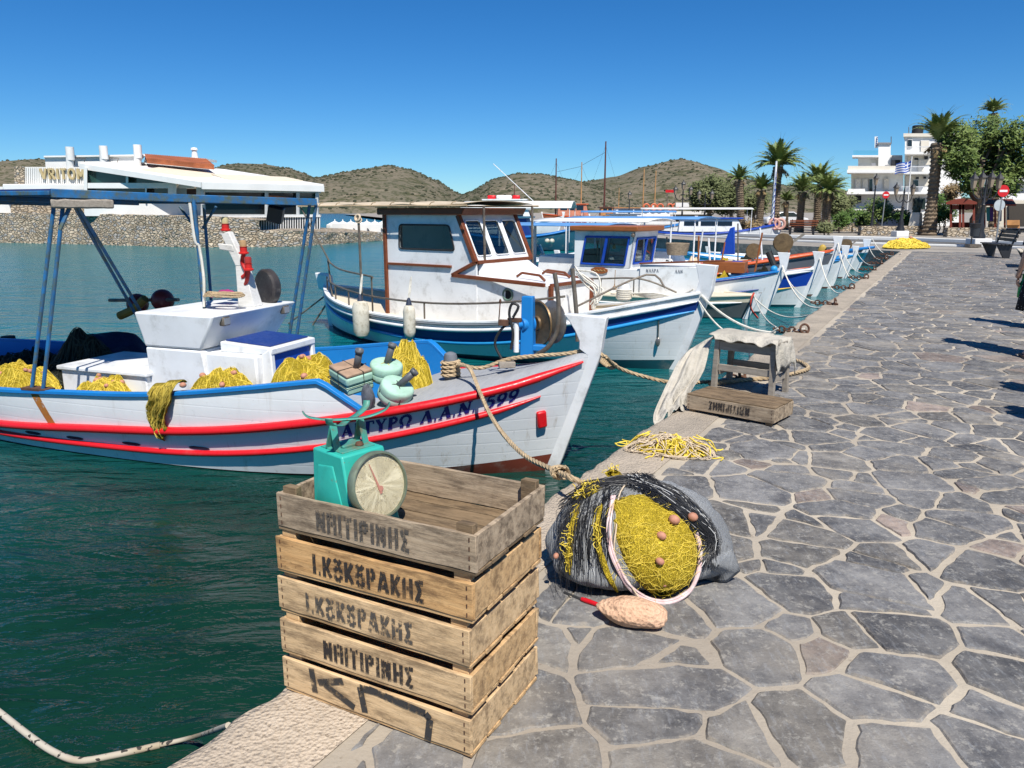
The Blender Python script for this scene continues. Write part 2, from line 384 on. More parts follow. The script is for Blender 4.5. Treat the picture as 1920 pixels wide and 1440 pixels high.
for j in range(-3, int(QEND / GY) + 1):
    for i in range(int(W0 / GX) - 1, 58):
        sd_ = seeds(i, j)
        if sd_ is None: continue
        wx, sy, _ = sd_
        P3 = Q(sy, wx)
        if P3.y < .6 or abs(P3.x) > P3.y * .80 + 1.6: continue
        q = random.Random(i * 31 + j * 77 + 1)
        poly = [(wx - 1, sy - 1), (wx + 1, sy - 1), (wx + 1, sy + 1), (wx - 1, sy + 1)]
        g = q.uniform(.004, .016)
        for dj in range(-3, 4):
            for di in range(-3, 4):
                if di == 0 and dj == 0: continue
                o = seeds(i + di, j + dj)
                if o is None: continue
                nx, ny = o[0] - wx, o[1] - sy; l = sqrt(nx * nx + ny * ny)
                if l > 1.6: continue
                nx /= l; ny /= l
                d = (wx * nx + sy * ny) + l / 2 + (sd_[2] - o[2]) - g
                poly = clip(poly, nx, ny, d)
                if len(poly) < 3: break
            if len(poly) < 3: break
        if len(poly) < 3: continue
        poly = clip(poly, -1, 0, -(W0 + .06 + .07 * q.random())); poly = clip(poly, 0, 1, QEND - .1)
        if len(poly) < 3: continue
        near_ = P3.y < 11
        # cut corners, roughen the outline
        n = len(poly); cut = []
        for k in range(n):
            a, m_, c_ = poly[k - 1], poly[k], poly[(k + 1) % n]
            la = sqrt((a[0] - m_[0]) ** 2 + (a[1] - m_[1]) ** 2); lc = sqrt((c_[0] - m_[0]) ** 2 + (c_[1] - m_[1]) ** 2)
            if la < 1e-4 or lc < 1e-4: continue
            ra = min(.3, q.uniform(.002, .012) / la); rc = min(.3, q.uniform(.002, .012) / lc)
            cut += [(m_[0] + (a[0] - m_[0]) * ra, m_[1] + (a[1] - m_[1]) * ra), (m_[0] + (c_[0] - m_[0]) * rc, m_[1] + (c_[1] - m_[1]) * rc)]
        poly = cut; n = len(poly)
        if n < 3: continue
        out = []
        for k in range(n):
            a, c_ = poly[k], poly[(k + 1) % n]; l = sqrt((a[0] - c_[0]) ** 2 + (a[1] - c_[1]) ** 2)
            m_ = max(1, min(9, int(l / .035))) if near_ else 1
            for e in range(m_):
                x = a[0] + (c_[0] - a[0]) * e / m_; y = a[1] + (c_[1] - a[1]) * e / m_
                if near_:
                    x += .015 * NZ.noise(V((x * 14, y * 14, i))) + .006 * NZ.noise(V((x * 45, y * 45, j))); y += .015 * NZ.noise(V((x * 14, y * 14, i + 9.3))) + .006 * NZ.noise(V((x * 45, y * 45, j + 4)))
                out.append((x, y))
        n = len(out); cx = sum(p[0] for p in out) / n; cy = sum(p[1] for p in out) / n
        tx, ty, z0 = q.uniform(-.008, .008), q.uniform(-.008, .008), q.uniform(-.003, .003)
        rad = max(.05, sqrt(sum((p[0] - cx) ** 2 + (p[1] - cy) ** 2 for p in out) / n)); kk = 1 - .008 / rad
        lo = []; hi = []
        for (x, y) in out:
            lo.append(Q(y, x, -.009)); X, Y = cx + (x - cx) * kk, cy + (y - cy) * kk
            hi.append(Q(Y, X, z0 + tx * (X - cx) + ty * (Y - cy)))
        inn = [(p + (Q(cy, cx, p.z) - p) * .07) for p in hi]
        b.add(lo + hi + inn, [tuple(range(2 * n, 3 * n))] + [(k, (k + 1) % n, n + (k + 1) % n, n + k) for k in range(n)] + [(n + k, n + (k + 1) % n, 2 * n + (k + 1) % n, 2 * n + k) for k in range(n)])
        v = q.uniform(.115, .20); r_ = q.random()
        cl = (v * 1.02, v * 1.0, v * .985) if r_ < .75 else ((v * 1.12, v * 1.05, v * .95) if r_ < .95 else (v * 1.5, v * 1.2, v * 1.02))
        b.col += [(*cl, 1.0)] * (2 * n) + [(*cl, 0.0)] * n
b.build('pavement', SLATE, kind='structure', smooth=25, fix=False)

# ======================= land across the basin, road and kerbs
t = Nt('asphalt')
c = t.mix(t.ramp(t.noise(.5, 5, .6), .3, .7), (.085, .085, .085), (.13, .125, .12))
ASPH = t.out(t.mix(t.ramp(t.noise(60, 3), .55, .7), c, (.2, .19, .18)), .9, t.bump(t.noise(80, 3), .5, .01), 0, .2)
GROUND = surf('promenade_concrete', (.30, .27, .23), .25, (.17, .15, .12), .3, rough=.9, scale=.6, bscale=12)
KERB = surf('white_kerb_paint', (.72, .72, .69), .1, (.35, .33, .3), .2, rough=.8, scale=1.5)
shore = [Q(QEND, EDGE + .3), at_z(1560, 462), at_z(1380, 455), at_z(1180, 441), at_z(960, 428), at_z(820, 418)]
land = [V((p.x, p.y, -.03)) for p in shore] + [V((-90, 420, -.03)), V((-90, 700, -.03)), V((1500, 700, -.03)), V((1500, 5, -.03)), Q(-6, 39.9, -.03), Q(QEND, 39.9, -.03)]
b = MB(); n = len(land)
b.add(land, [tuple(range(n))]); b.add([p for p in land[:6]] + [p - V((0, 0, 2)) for p in land[:6]], [(i, i + 1, i + 7, i + 6) for i in range(5)])
b.build('ground', GROUND, kind='structure', smooth=0)
def strip(pts, wid, z, h=0.0):
    """a ribbon along pts, given width to its left, optional height"""
    m_ = MB(); pts = [V((p.x, p.y, 0)) for p in pts]; L = []; Rr = []
    for i, p in enumerate(pts):
        tg = (pts[min(i + 1, len(pts) - 1)] - pts[max(i - 1, 0)]).normalized(); nn = V((-tg.y, tg.x, 0))
        L.append(p + nn * wid); Rr.append(p)
    for i in range(len(pts) - 1):
        q = [Rr[i], Rr[i + 1], L[i + 1], L[i]]
        if h: m_.hexa([v + V((0, 0, z)) for v in q] + [v + V((0, 0, z + h)) for v in q])
        else: m_.add([v + V((0, 0, z)) for v in q], [(0, 1, 2, 3)])
    return m_
road_line = [at_z(1170, 437), at_z(1400, 448.5), at_z(1560, 455), at_z(1700, 459), at_z(1850, 463), at_z(2150, 476), at_z(2700, 505)]
strip(road_line, 7.5, -.024).build('road', ASPH, kind='structure', smooth=0)
strip([p + V((0, -.3, 0)) for p in road_line], .28, -.03, .10).build('kerb', KERB, kind='structure', smooth=0, bev=.02)
k2 = [p + V((0.6, 7.6, 0)) for p in road_line]
strip(k2, .45, -.03, .17).build('kerb', KERB, kind='structure', smooth=0, bev=.02)
SEAW = surf('quay_wall_stone', (.20, .19, .175), .35, (.08, .08, .075), .4, rough=.9, scale=2.2, bscale=9, bump=.8, bd=.06)
strip([p + V((0, -.14, 0)) for p in shore[:5]], .13, -1.6, 1.575).build('quay_wall', SEAW, kind='structure', smooth=0)

# ======================= hills
t = Nt('dry_hillside')
c = t.mix(t.ramp(t.noise(.012, 7, .65), .35, .65), (.185, .155, .112), (.13, .118, .082))
c = t.mix(t.ramp(t.noise(.05, 6, .7), .52, .60), c, (.085, .082, .045))
c = t.mix(t.math('MULTIPLY', t.ramp(t.noise(.13, 5, .7), .50, .58), .8), c, (.055, .062, .032))
c = t.mix(t.ramp(t.noise(.03, 5, .6, (1, 1, 4)), .62, .72), c, (.27, .225, .165))
HILL = t.out(c, .95, t.bump(t.noise(.08, 6, .7), .8, 2.5), 0, .1)
BUSH = surf('hill_shrub_green', (.050, .056, .030), .35, rough=.95, scale=.05, bscale=.6, bump=.5, bd=.5)
def hill(D, depth, sil, seed, dens):
    sil = sorted(sil); px0, px1 = sil[0][0], sil[-1][0]
    def ridge(px):
        for (a, ya), (b_, yb) in zip(sil, sil[1:]):
            if a <= px <= b_:
                k = (px - a) / (b_ - a); k = k * k * (3 - 2 * k) * .5 + k * .5; return ya + (yb - ya) * k
        return 400
    def pt(i, j):
        px = px0 + (px1 - px0) * i; y = D + depth * (j * 2 - 1)
        h = (395.5 - ridge(px)) / 1476 * D + 2
        fall = cos((j * 2 - 1) * pi / 2) ** .9 if abs(j * 2 - 1) < 1 else 0
        X = (px - 960) / 1476 * (D + depth * .25 * (j * 2 - 1))
        nz = NZ.fractal(V((X * .008, y * .008, seed)), 1.0, 2.0, 5)
        z = max(-4, h * fall * (1 + .10 * nz * (1 - fall * .85))) - 1.5 + (1 - fall) * -.5
        return V((X, y, z))
    MB().grid(pt, 160, 40).build('hill', HILL, kind='structure', smooth=80)
    r = random.Random(seed); sh = MB(); ico = [(0, 0, 1), (.89, 0, .35), (.28, .85, .35), (-.72, .53, .35), (-.72, -.53, .35), (.28, -.85, .35), (.9, .3, -.4), (-.2, .9, -.4), (-.9, .0, -.4), (-.2, -.9, -.4), (.7, -.7, -.4)]
    fs = [(0, 1, 2), (0, 2, 3), (0, 3, 4), (0, 4, 5), (0, 5, 1), (1, 6, 2), (2, 6, 7), (2, 7, 3), (3, 7, 8), (3, 8, 4), (4, 8, 9), (4, 9, 5), (5, 9, 10), (5, 10, 1), (1, 10, 6)]
    for _ in range(dens):
        i, j = r.random(), r.uniform(.02, .52); p = pt(i, j)
        if NZ.noise(V((p.x * .012, p.y * .012, 3))) < r.uniform(-.5, .3): continue
        s_ = r.uniform(.6, 1.7) * D / 900 * r.uniform(.7, 1.2)
        sh.add([p + V((v[0] * s_ * r.uniform(.8, 1.4), v[1] * s_, v[2] * s_ * .75 + s_ * .2)) for v in ico], fs)
    sh.build('shrubs', BUSH, kind='stuff', smooth=0, fix=False)
hill(1500, 420, [(-500, 330), (-300, 318), (-120, 330), (0, 335), (60, 306), (110, 302), (180, 312), (260, 325), (330, 345), (420, 372), (520, 395)], 4, 1500)
hill(1150, 330, [(300, 385), (370, 345), (430, 318), (465, 310), (510, 311), (550, 318), (600, 335), (660, 362), (720, 385), (800, 398)], 1, 1700)
hill(1000, 300, [(520, 392), (580, 352), (620, 333), (680, 322), (735, 313), (775, 320), (820, 338), (860, 362), (900, 380), (960, 396)], 2, 1900)
hill(900, 280, [(800, 392), (850, 378), (885, 360), (930, 337), (970, 328), (1010, 329), (1060, 338), (1110, 350), (1170, 372), (1240, 395)], 3, 1700)
hill(1050, 330, [(1000, 385), (1050, 352), (1100, 341), (1150, 333), (1200, 315), (1262, 302), (1310, 315), (1345, 330), (1400, 345), (1480, 352), (1600, 362), (1800, 372), (2100, 380), (2500, 395)], 5, 3200)
# ======================= stroke lettering
def arc(cx, cy, rx, ry, a0, a1, n=7): return [(cx + rx * cos(R(a0 + (a1 - a0) * i / n)), cy + ry * sin(R(a0 + (a1 - a0) * i / n))) for i in range(n + 1)]
STEN = {   # stencil capitals: (width, [polylines])
 'N': (.52, [[(.08, 0), (.08, 1)], [(.44, 0), (.44, 1)], [(.18, .9), (.34, .14)]]),
 'A': (.52, [[(.08, 0), (.08, 1)], [(.44, 0), (.44, 1)], [(.19, .93), (.33, .93)], [(.19, .5), (.33, .5)]]),
 'I': (.16, [[(.08, 0), (.08, 1)]]),
 'T': (.46, [[(.23, 0), (.23, .95)], [(.0, .93), (.12, .93)], [(.34, .93), (.46, .93)]]),
 'P': (.48, [[(.08, 0), (.08, 1)], [(.2, .93), (.38, .9), (.38, .55), (.2, .5)]]),
 'H': (.52, [[(.08, 0), (.08, 1)], [(.44, 0), (.44, 1)], [(.19, .5), (.33, .5)]]),
 'S': (.46, [[(.06, .98), (.27, .5), (.06, .02)], [(.2, .95), (.44, .95)], [(.2, .05), (.44, .05)]]),
 'K': (.5, [[(.08, 0), (.08, 1)], [(.46, 1), (.2, .5), (.46, 0)]]),
 '8': (.5, [[(.06, 1.02), (.25, .78), (.44, 1.02)], [(.06, .36), (.1, .56), (.25, .62), (.4, .56), (.44, .36)], [(.06, .24), (.1, .06), (.25, 0), (.4, .06), (.44, .24)]]),
 'L': (.56, [[(.05, 0), (.25, 1)], [(.32, 1), (.52, 0)], [(.2, .24), (.36, .24)]]),
 '.': (.16, [[(.03, .08), (.15, .08)]]), ' ': (.3, [])}
SERIF = {  # roman capitals with serifs: (width, [(polyline, stroke scale)])
 'A': (.82, [([(.14, .05), (.40, .97)], .6), ([(.38, 1), (.68, .05)], 1.25), ([(.24, .34), (.58, .34)], .5), ([(.02, .03), (.28, .03)], .5), ([(.54, .03), (.82, .03)], .5)]),
 'L': (.82, [([(.14, .05), (.40, .97)], .6), ([(.38, 1), (.68, .05)], 1.25), ([(.02, .03), (.28, .03)], .5), ([(.54, .03), (.82, .03)], .5)]),
 'P': (.66, [([(.18, .04), (.18, .96)], 1.25), ([(.04, .03), (.34, .03)], .5), ([(.04, .97), (.2, .97)], .5), (arc(.3, .72, .28, .25, 90, -90, 8), .95), ([(.2, .97), (.3, .97)], .5), ([(.2, .47), (.3, .47)], .5)]),
 'G': (.6, [([(.18, .04), (.18, .96)], 1.25), ([(.04, .03), (.34, .03)], .5), ([(.04, .97), (.56, .97)], .55), ([(.55, .97), (.57, .72)], .5)]),
 'Y': (.76, [([(.4, .04), (.4, .48)], 1.25), ([(.4, .45), (.14, .96)], 1.1), ([(.42, .45), (.64, .96)], .6), ([(.26, .03), (.54, .03)], .5), ([(.02, .97), (.28, .97)], .5), ([(.52, .97), (.76, .97)], .5)]),
 'W': (.84, [(arc(.42, .58, .32, .38, -48, 228, 14), 1.05), ([(.08, .06), (.33, .06)], .9), ([(.51, .06), (.76, .06)], .9), ([(.30, .06), (.22, .32)], .5), ([(.54, .06), (.62, .32)], .5)]),
 'N': (.84, [([(.16, .04), (.16, .96)], .6), ([(.14, .97), (.68, .03)], 1.25), ([(.69, .0), (.69, .96)], .6), ([(.03, .03), (.3, .03)], .5), ([(.56, .97), (.83, .97)], .5)]),
 '5': (.62, [([(.18, .95), (.54, .95)], .8), ([(.18, .97), (.15, .55)], .55), (arc(.29, .32, .26, .30, 115, -140, 11), 1.0)]),
 '9': (.64, [(arc(.31, .66, .23, .30, 0, 360, 14), .95), ([(.54, .66), (.50, .34), (.38, .12), (.14, .03)], .9)]),
 '.': (.2, [([(.04, .07), (.16, .07)], 1.2)]), ' ': (.36, [])}
SANS = {k: (v[0], v[1]) for k, v in {
 'V': (.6, [[(.04, 1), (.3, .02), (.56, 1)]]), 'R': (.55, [[(.08, 0), (.08, 1)], [(.08, .95), (.36, .95), (.47, .84), (.47, .62), (.36, .5), (.08, .5)], [(.28, .5), (.5, 0)]]),
 'I': (.2, [[(.1, 0), (.1, 1)]]), 'T': (.5, [[(.25, 0), (.25, .96)], [(.0, .94), (.5, .94)]]), 'O': (.66, [arc(.33, .5, .26, .46, 0, 360, 16)]),
 'M': (.7, [[(.08, 0), (.08, 1)], [(.1, .98), (.35, .25), (.6, .98)], [(.62, 0), (.62, 1)]]), 'A': (.6, [[(.04, 0), (.3, .98), (.56, 0)], [(.14, .3), (.46, .3)]]), ' ': (.3, [])}.items()}
def letters(mb, text, G, h, sw, f, gap=.14, depth=0.0, mi=0, wx=1.0):
    """f(a, b, lift) -> point; a runs along the line (metres), b upwards. returns the line length"""
    x = 0.0; k = 0
    for ch in text:
        wd, st = G[ch]
        for s_ in st:
            pl, q = s_ if isinstance(s_[0], list) else (s_, 1.0)
            for (a, b) in zip(pl, pl[1:]):
                ax, ay, bx, by = (x + a[0] * wx) * h, a[1] * h, (x + b[0] * wx) * h, b[1] * h
                l = sqrt((bx - ax) ** 2 + (by - ay) ** 2)
                if l < 1e-6: continue
                nx, ny = -(by - ay) / l * sw * q / 2, (bx - ax) / l * sw * q / 2
                m_ = max(1, int(l / .04)); k += 1; lf = .0004 * (k % 5)
                for e in range(m_):
                    p = (ax + (bx - ax) * e / m_, ay + (by - ay) * e / m_); r_ = (ax + (bx - ax) * (e + 1) / m_, ay + (by - ay) * (e + 1) / m_)
                    qd = [(p[0] + nx, p[1] + ny), (p[0] - nx, p[1] - ny), (r_[0] - nx, r_[1] - ny), (r_[0] + nx, r_[1] + ny)]
                    if depth: mb.hexa([f(u[0], u[1], 0) for u in qd] + [f(u[0], u[1], depth + lf) for u in qd], mi)
                    else: mb.add([f(u[0], u[1], lf) for u in qd], [(0, 1, 2, 3)], mi)
        x += wd * wx + gap
    return (x - gap) * h

# ======================= fish crates
WD_TAN = wood('crate_wood_tan', (.66, .44, .225), (.50, .31, .145), (.14, .085, .045), .34)
WD_PALE = wood('crate_wood_pale', (.69, .49, .28), (.55, .37, .195), (.16, .105, .06), .30)
WD_ORNG = wood('crate_wood_orange', (.62, .385, .175), (.48, .27, .11), (.11, .06, .03), .34)
WD_GREY = wood('crate_wood_grey', (.46, .36, .25), (.32, .24, .16), (.07, .05, .035), .45)
WD_DARK = wood('crate_wood_brown', (.26, .185, .11), (.17, .115, .065), (.05, .035, .022), .4)
WD_DRIFT = wood('weathered_grey_wood', (.34, .30, .25), (.22, .19, .155), (.08, .07, .06), .3)
INK = worn('stencil_ink', (.035, .03, .028), .74, 90); INK_PALE = worn('faded_stencil_ink', (.085, .075, .065), .62, 80); SPRAY = worn('spray_paint', (.045, .043, .042), .75, 34)
RUST = surf('rusty_iron', (.115, .055, .032), .4, (.04, .022, .016), .5, rough=.85, scale=14, bscale=60, bump=.5)
def plank(mb, a, b, w_, h_, seed, jit=.0032, mi=0, up=(0, 0, 1), segs=9):
    """sawn board from a to b, w_ thick, h_ tall, slightly wavy"""
    a, b = V(a), V(b); t_ = (b - a).normalized(); u_ = V(up); y = u_.cross(t_).normalized(); z = t_.cross(y); vs = []; fs = []
    for i in range(segs + 1):
        p = a.lerp(b, i / segs)
        for k, (sy, sz) in enumerate(((-1, -1), (1, -1), (1, 1), (-1, 1))):
            n_ = NZ.noise_vector(V((i * .9 + seed * 3.1, k * 2.7, seed))) * jit
            vs.append(p + y * (sy * w_ / 2 + n_.x * .5) + z * (sz * h_ / 2 + n_.y * 1.6) + (t_ * n_.z * 2 if i in (0, segs) else V()))
    for i in range(segs):
        for k in range(4): fs.append((i * 4 + k, i * 4 + (k + 1) % 4, (i + 1) * 4 + (k + 1) % 4, (i + 1) * 4 + k))
    fs += [(3, 2, 1, 0), tuple(segs * 4 + k for k in range(4))]
    return mb.add(vs, fs, mi)
def crate(label, loc, rz, mats, text, G, inkm, seed, W=.69, D=.425, spray=False, flip=False, group='fish crates stacked on the quay', th=.062, x0=None, H=.105):
    root = thing('fish_crate', label, 'crate', loc, rz, group); r = random.Random(seed)
    m1, m2, mb_ = mats; tk = .013; z0 = .012
    for sy in (-1, 1):
        b = MB(); plank(b, (-W / 2, sy * (D / 2 - tk / 2), z0 + H / 2), (W / 2, sy * (D / 2 - tk / 2), z0 + H / 2), tk, H - (.004 if sy > 0 else 0), seed + sy, .0022)
        b.build('side_board', m1, root, bev=.0016)
    for sx in (-1, 1):
        b = MB(); plank(b, (sx * (W / 2 - tk / 2 - .001), -D / 2 + tk + .001, z0 + H / 2), (sx * (W / 2 - tk / 2 - .001), D / 2 - tk - .001, z0 + H / 2), tk, H - .003, seed + sx * 4, .002)
        b.build('end_board', m2, root, bev=.0016)
    y = -D / 2
    while y < D / 2 - .02:
        wd = min(r.uniform(.075, .10), D / 2 - y)
        b = MB(); plank(b, (-W / 2 + r.uniform(-.002, .004), y + wd / 2, .006), (W / 2 + r.uniform(-.004, .003), y + wd / 2, .006), wd - r.uniform(.004, .009), .011, seed + y * 9, .0015)
        b.build('base_slat', mb_, root, bev=.0012); y += wd
    for sx in (-1, 1):
        for sy in (-1, 1):
            b = MB(); c = V((sx * (W / 2 - tk - .028), sy * (D / 2 - tk - .014), 0))
            hh = H + .034 + r.uniform(-.002, 0)
            p = [(-.026, -.0125), (.026, -.0125), (.026, .0125), (-.02, .0125)]
            b.prism([c + V((q[0], q[1], .012)) for q in p], (0, 0, hh - .012)); b.build('corner_post', mb_, root, bev=.002)
    b = MB()                                                     # nail heads along the front corners
    for sx in (-1, 1):
        for k in range(4):
            b.add([(sx * (W / 2 - .018) + dx, -D / 2 - .0018, z0 + .014 + k * .026 + dz) for dx, dz in ((-.002, -.006), (.002, -.006), (.002, .006), (-.002, .006))], [(0, 1, 2, 3)])
    b.build('nails', RUST, root, smooth=0, fix=False)
    if text:
        b = MB(); ln = letters(MB(), text, G, th, .013, lambda a, c, l: V((a, 0, c)), .15)
        xx = -ln / 2 if x0 is None else x0
        if flip: f = lambda a, c, l: V((xx + ln - a, -D / 2 - .0026 - l, z0 + H / 2 + th / 2 - c))
        else: f = lambda a, c, l: V((xx + a, -D / 2 - .0026 - l, z0 + H / 2 - th / 2 + c - .004))
        letters(b, text, G, th, .0125, f, .15); b.build('stencil_lettering', inkm, root, smooth=0, fix=False)
    if spray:
        b = MB(); f = lambda a, c: V((a, -D / 2 - .0026, z0 + c))
        segs = [[(-.225, .10), (-.215, .02)], [(-.10, .095), (-.20, .06)], [(-.175, .062), (-.06, .018)], [(-.02, .015), (-.035, .095), (.02, .098)], [(.0, .10), (.20, .085), (.215, .072), (.205, .0)]]
        for k, s_ in enumerate(segs):
            q = [V((p_[0], -D / 2 - .0026 - .0002 * k, z0 + p_[1])) for p_ in s_]
            for a, c in zip(q, q[1:]):
                t_ = (c - a).normalized(); n_ = V((-t_.z, 0, t_.x)) * .0115
                b.add([a + n_, a - n_, c - n_, c + n_], [(0, 1, 2, 3)])
        b.build('sprayed_letters', SPRAY, root, smooth=0, fix=False)
    return root
A_, B_, C_ = at_z(525, 1296), at_z(882, 1416), at_z(1010, 1271)
ex = (B_ - A_).normalized(); ey = V((-ex.y, ex.x, 0)); crz = atan2(ex.y, ex.x)
CWD = (B_ - A_).length; CDP = (C_ - B_).dot(ey)
sk = atan2((C_ - B_).dot(ex), (C_ - B_).dot(ey)) * .6; ex, ey = (ex * cos(sk) - ey * sin(sk)), (ey * cos(sk) + ex * sin(sk)); crz = atan2(ex.y, ex.x); CDP *= 1.03
cc = (A_ + B_) / 2 + ey * CDP / 2 + ex * .008
stack = [('bottom crate of the quayside stack with big black sprayed letters', (WD_PALE, WD_PALE, WD_TAN), None, None, .0, 0, True, None),
         ('second crate from the ground in the stack with bold dark ΝΑΙΤΙΡΙΝΗΣ stencil', (WD_PALE, WD_TAN, WD_TAN), 'NAITIPINHS', INK, .004, .006, False, -.17),
         ('middle crate of the stack of five with a pale worn Ι.ΚΟΥΚΟΥΡΑΚΗΣ stencil', (WD_PALE, WD_PALE, WD_TAN), 'I.K8K8PLKHS', INK_PALE, .002, -.004, False, -.23),
         ('orange tinged crate directly under the grey topmost crate of the stack', (WD_ORNG, WD_TAN, WD_TAN), 'I.K8K8PLKHS', INK, .012, .010, False, -.20),
         ('grey weathered topmost crate holding the green scale', (WD_GREY, WD_GREY, WD_DARK), 'NAITIPINHS', INK_PALE, .022, .004, False, -.19)]
for k, (lb, ms, tx, ink, ox, rot, sp, x0) in enumerate(stack):
    p = cc + ex * ox + V((0, 0, .139 * k + .001)) - ey * (.004 * (k % 2))
    crate(lb, p, crz + rot, ms, tx, STEN, ink, 20 + k * 7, W=CWD, D=CDP, spray=sp, x0=x0)
# upside-down crate by the stool
a2, b2, c2 = at_z(1287, 771), at_z(1450, 801), at_z(1494, 784)
e2 = (b2 - a2).normalized(); n2_ = V((-e2.y, e2.x, 0)); w2 = (b2 - a2).length; d2 = max(.3, (c2 - b2).dot(n2_))
cr2 = crate('lone wooden crate standing upside down in front of the stool', a2 + e2 * w2 / 2 + n2_ * d2 / 2, atan2(e2.y, e2.x), (WD_GREY, WD_GREY, WD_DARK), 'NAITIPINHS', STEN, INK, 91, W=w2, D=d2, flip=False, group='fish crates stacked on the quay', th=.06)
cr2.location.z = .140; cr2.rotation_euler.y = pi

# ======================= kitchen scale in the top crate
TEAL = surf('teal_enamel', (.035, .42, .34), .12, (.03, .24, .19), .25, (.20, .10, .045), .36, .42, .15, 6, 50)
TEALD = surf('rusty_teal_enamel', (.05, .30, .24), .2, (.16, .12, .06), .5, (.18, .085, .04), .5, .5, .2, 9, 60)
DIALM = surf('yellowed_dial', (.80, .72, .50), .06, (.55, .42, .2), .15, rough=.35, scale=9)
zs = .139 * 4 + .0135; n = V((sin(R(48)), -cos(R(48)), 0)); sx_ = V((cos(R(48)), sin(R(48)), 0))   # dial normal / dial's right
cs = V((-.475, 2.21, zs))
scl = thing('kitchen_scale', 'turquoise spring scale with a big round dial standing in the top crate', 'scale', cs, atan2(sx_.y, sx_.x))
b = MB(); w1, d1, w0_, d0 = .078, .075, .085, .105
b.hexa([(-w0_, -d0, 0), (w0_, -d0, 0), (w0_, d0, 0), (-w0_, d0, 0), (-w1, -d1 + .03, .235), (w1, -d1 + .03, .235), (w1, d1 + .026, .235), (-w1, d1 + .026, .235)])
b.build('body', TEAL, scl, bev=.006)
b = MB(); b.box((0, .03, .2365), (.12, .11, .006)); b.box((0, .03, .243), (.07, .05, .008)); b.build('top_plate', TEALD, scl, bev=.002)
b = MB(); b.lathe([(.001, .0), (.012, 0), (.014, .004), (.010, .012), (.001, .013)], 10, MX.Translation((.02, .0, .238))); b.build('adjusting_knob', RUST, scl)
b = MB()
for k in (-1, 1):                                              # raised side panels
    b.hexa([(k * (w0_ + .0005), -d0 + .03, .02), (k * (w0_ + .0005), d0 - .015, .02), (k * (w1 + .0015), d1, .19), (k * (w1 + .0015), -d1 + .07, .20),
            (k * (w0_ + .004), -d0 + .035, .025), (k * (w0_ + .004), d0 - .02, .025), (k * (w1 + .005), d1 - .005, .185), (k * (w1 + .005), -d1 + .075, .195)])
b.build('side_panel', TEAL, scl, bev=.003)
dm = MX.Translation((0, -.104, .144)) @ MX.Rotation(R(90 - 13), 4, 'X') @ MX.Scale(.93, 4)
b = MB(); b.lathe([(.085, -.02), (.104, -.012), (.108, 0), (.108, .018), (.104, .024), (.099, .024), (.099, .012), (.001, .012)], 48, dm); b.build('dial_rim', surf('worn_rim_metal', (.20, .24, .17), .3, (.16, .10, .05), .4, rough=.45, scale=12, metal=.4), scl)
b = MB(); b.lathe([(.001, .0132), (.0985, .0132)], 48, dm); dial = b.build('dial', DIALM, scl, smooth=0)
b = MB(); tk = .0142
for k in range(60):
    a = R(k * 6); r0 = .083 if k % 5 else .077; n_ = .0006 if k % 5 else .0012
    for s_ in (1,):
        p0, p1 = V((r0 * cos(a), r0 * sin(a), tk)), V((.091 * cos(a), .091 * sin(a), tk)); nn = V((-sin(a), cos(a), 0)) * n_
        b.add([dm @ v for v in (p0 - nn, p1 - nn, p1 + nn, p0 + nn)], [(0, 1, 2, 3)])
CAP = dict(SANS)
CAP['C'] = (.6, [arc(.33, .5, .26, .46, 50, 310, 10)]); CAP['K'] = (.55, [[(.08, 0), (.08, 1)], [(.5, 1), (.12, .5), (.5, 0)]]); CAP['G'] = (.62, [arc(.33, .5, .26, .46, 50, 350, 10), [(.35, .45), (.6, .45)]])
CAP['S'] = (.5, [[(.46, .9), (.25, .98), (.08, .85), (.1, .62), (.4, .42), (.44, .18), (.25, .02), (.04, .1)]]); CAP['Y'] = (.55, [[(.04, 1), (.27, .5), (.5, 1)], [(.27, .5), (.27, 0)]]); CAP['.'] = (.2, [[(.05, .05), (.15, .05)]])
letters(b, 'CAMRY', CAP, .013, .0022, lambda a, c, l: dm @ V((a - .027, c - .058, tk + l)), .16)
letters(b, 'KG', CAP, .009, .0014, lambda a, c, l: dm @ V((a - .03, c + .03, tk + l)), .16)
letters(b, 'KG', CAP, .009, .0014, lambda a, c, l: dm @ V((a + .014, c + .03, tk + l)), .16)
b.build('dial_markings', worn('dial_print', (.30, .27, .2), .30, 200), dial, smooth=0, fix=False)
b = MB(); b.add([dm @ V(p) for p in ((-.004, -.03, .0165), (.005, -.026, .0165), (-.026, .074, .0165), (-.028, .073, .0165))], [(0, 1, 2, 3)]); b.lathe([(.001, .0172), (.009, .0172), (.009, .014)], 14, dm @ MX.Translation((.001, -.012, 0)))
b.build('needle', surf('faded_red', (.50, .22, .16), .2, rough=.6), dial, smooth=0)
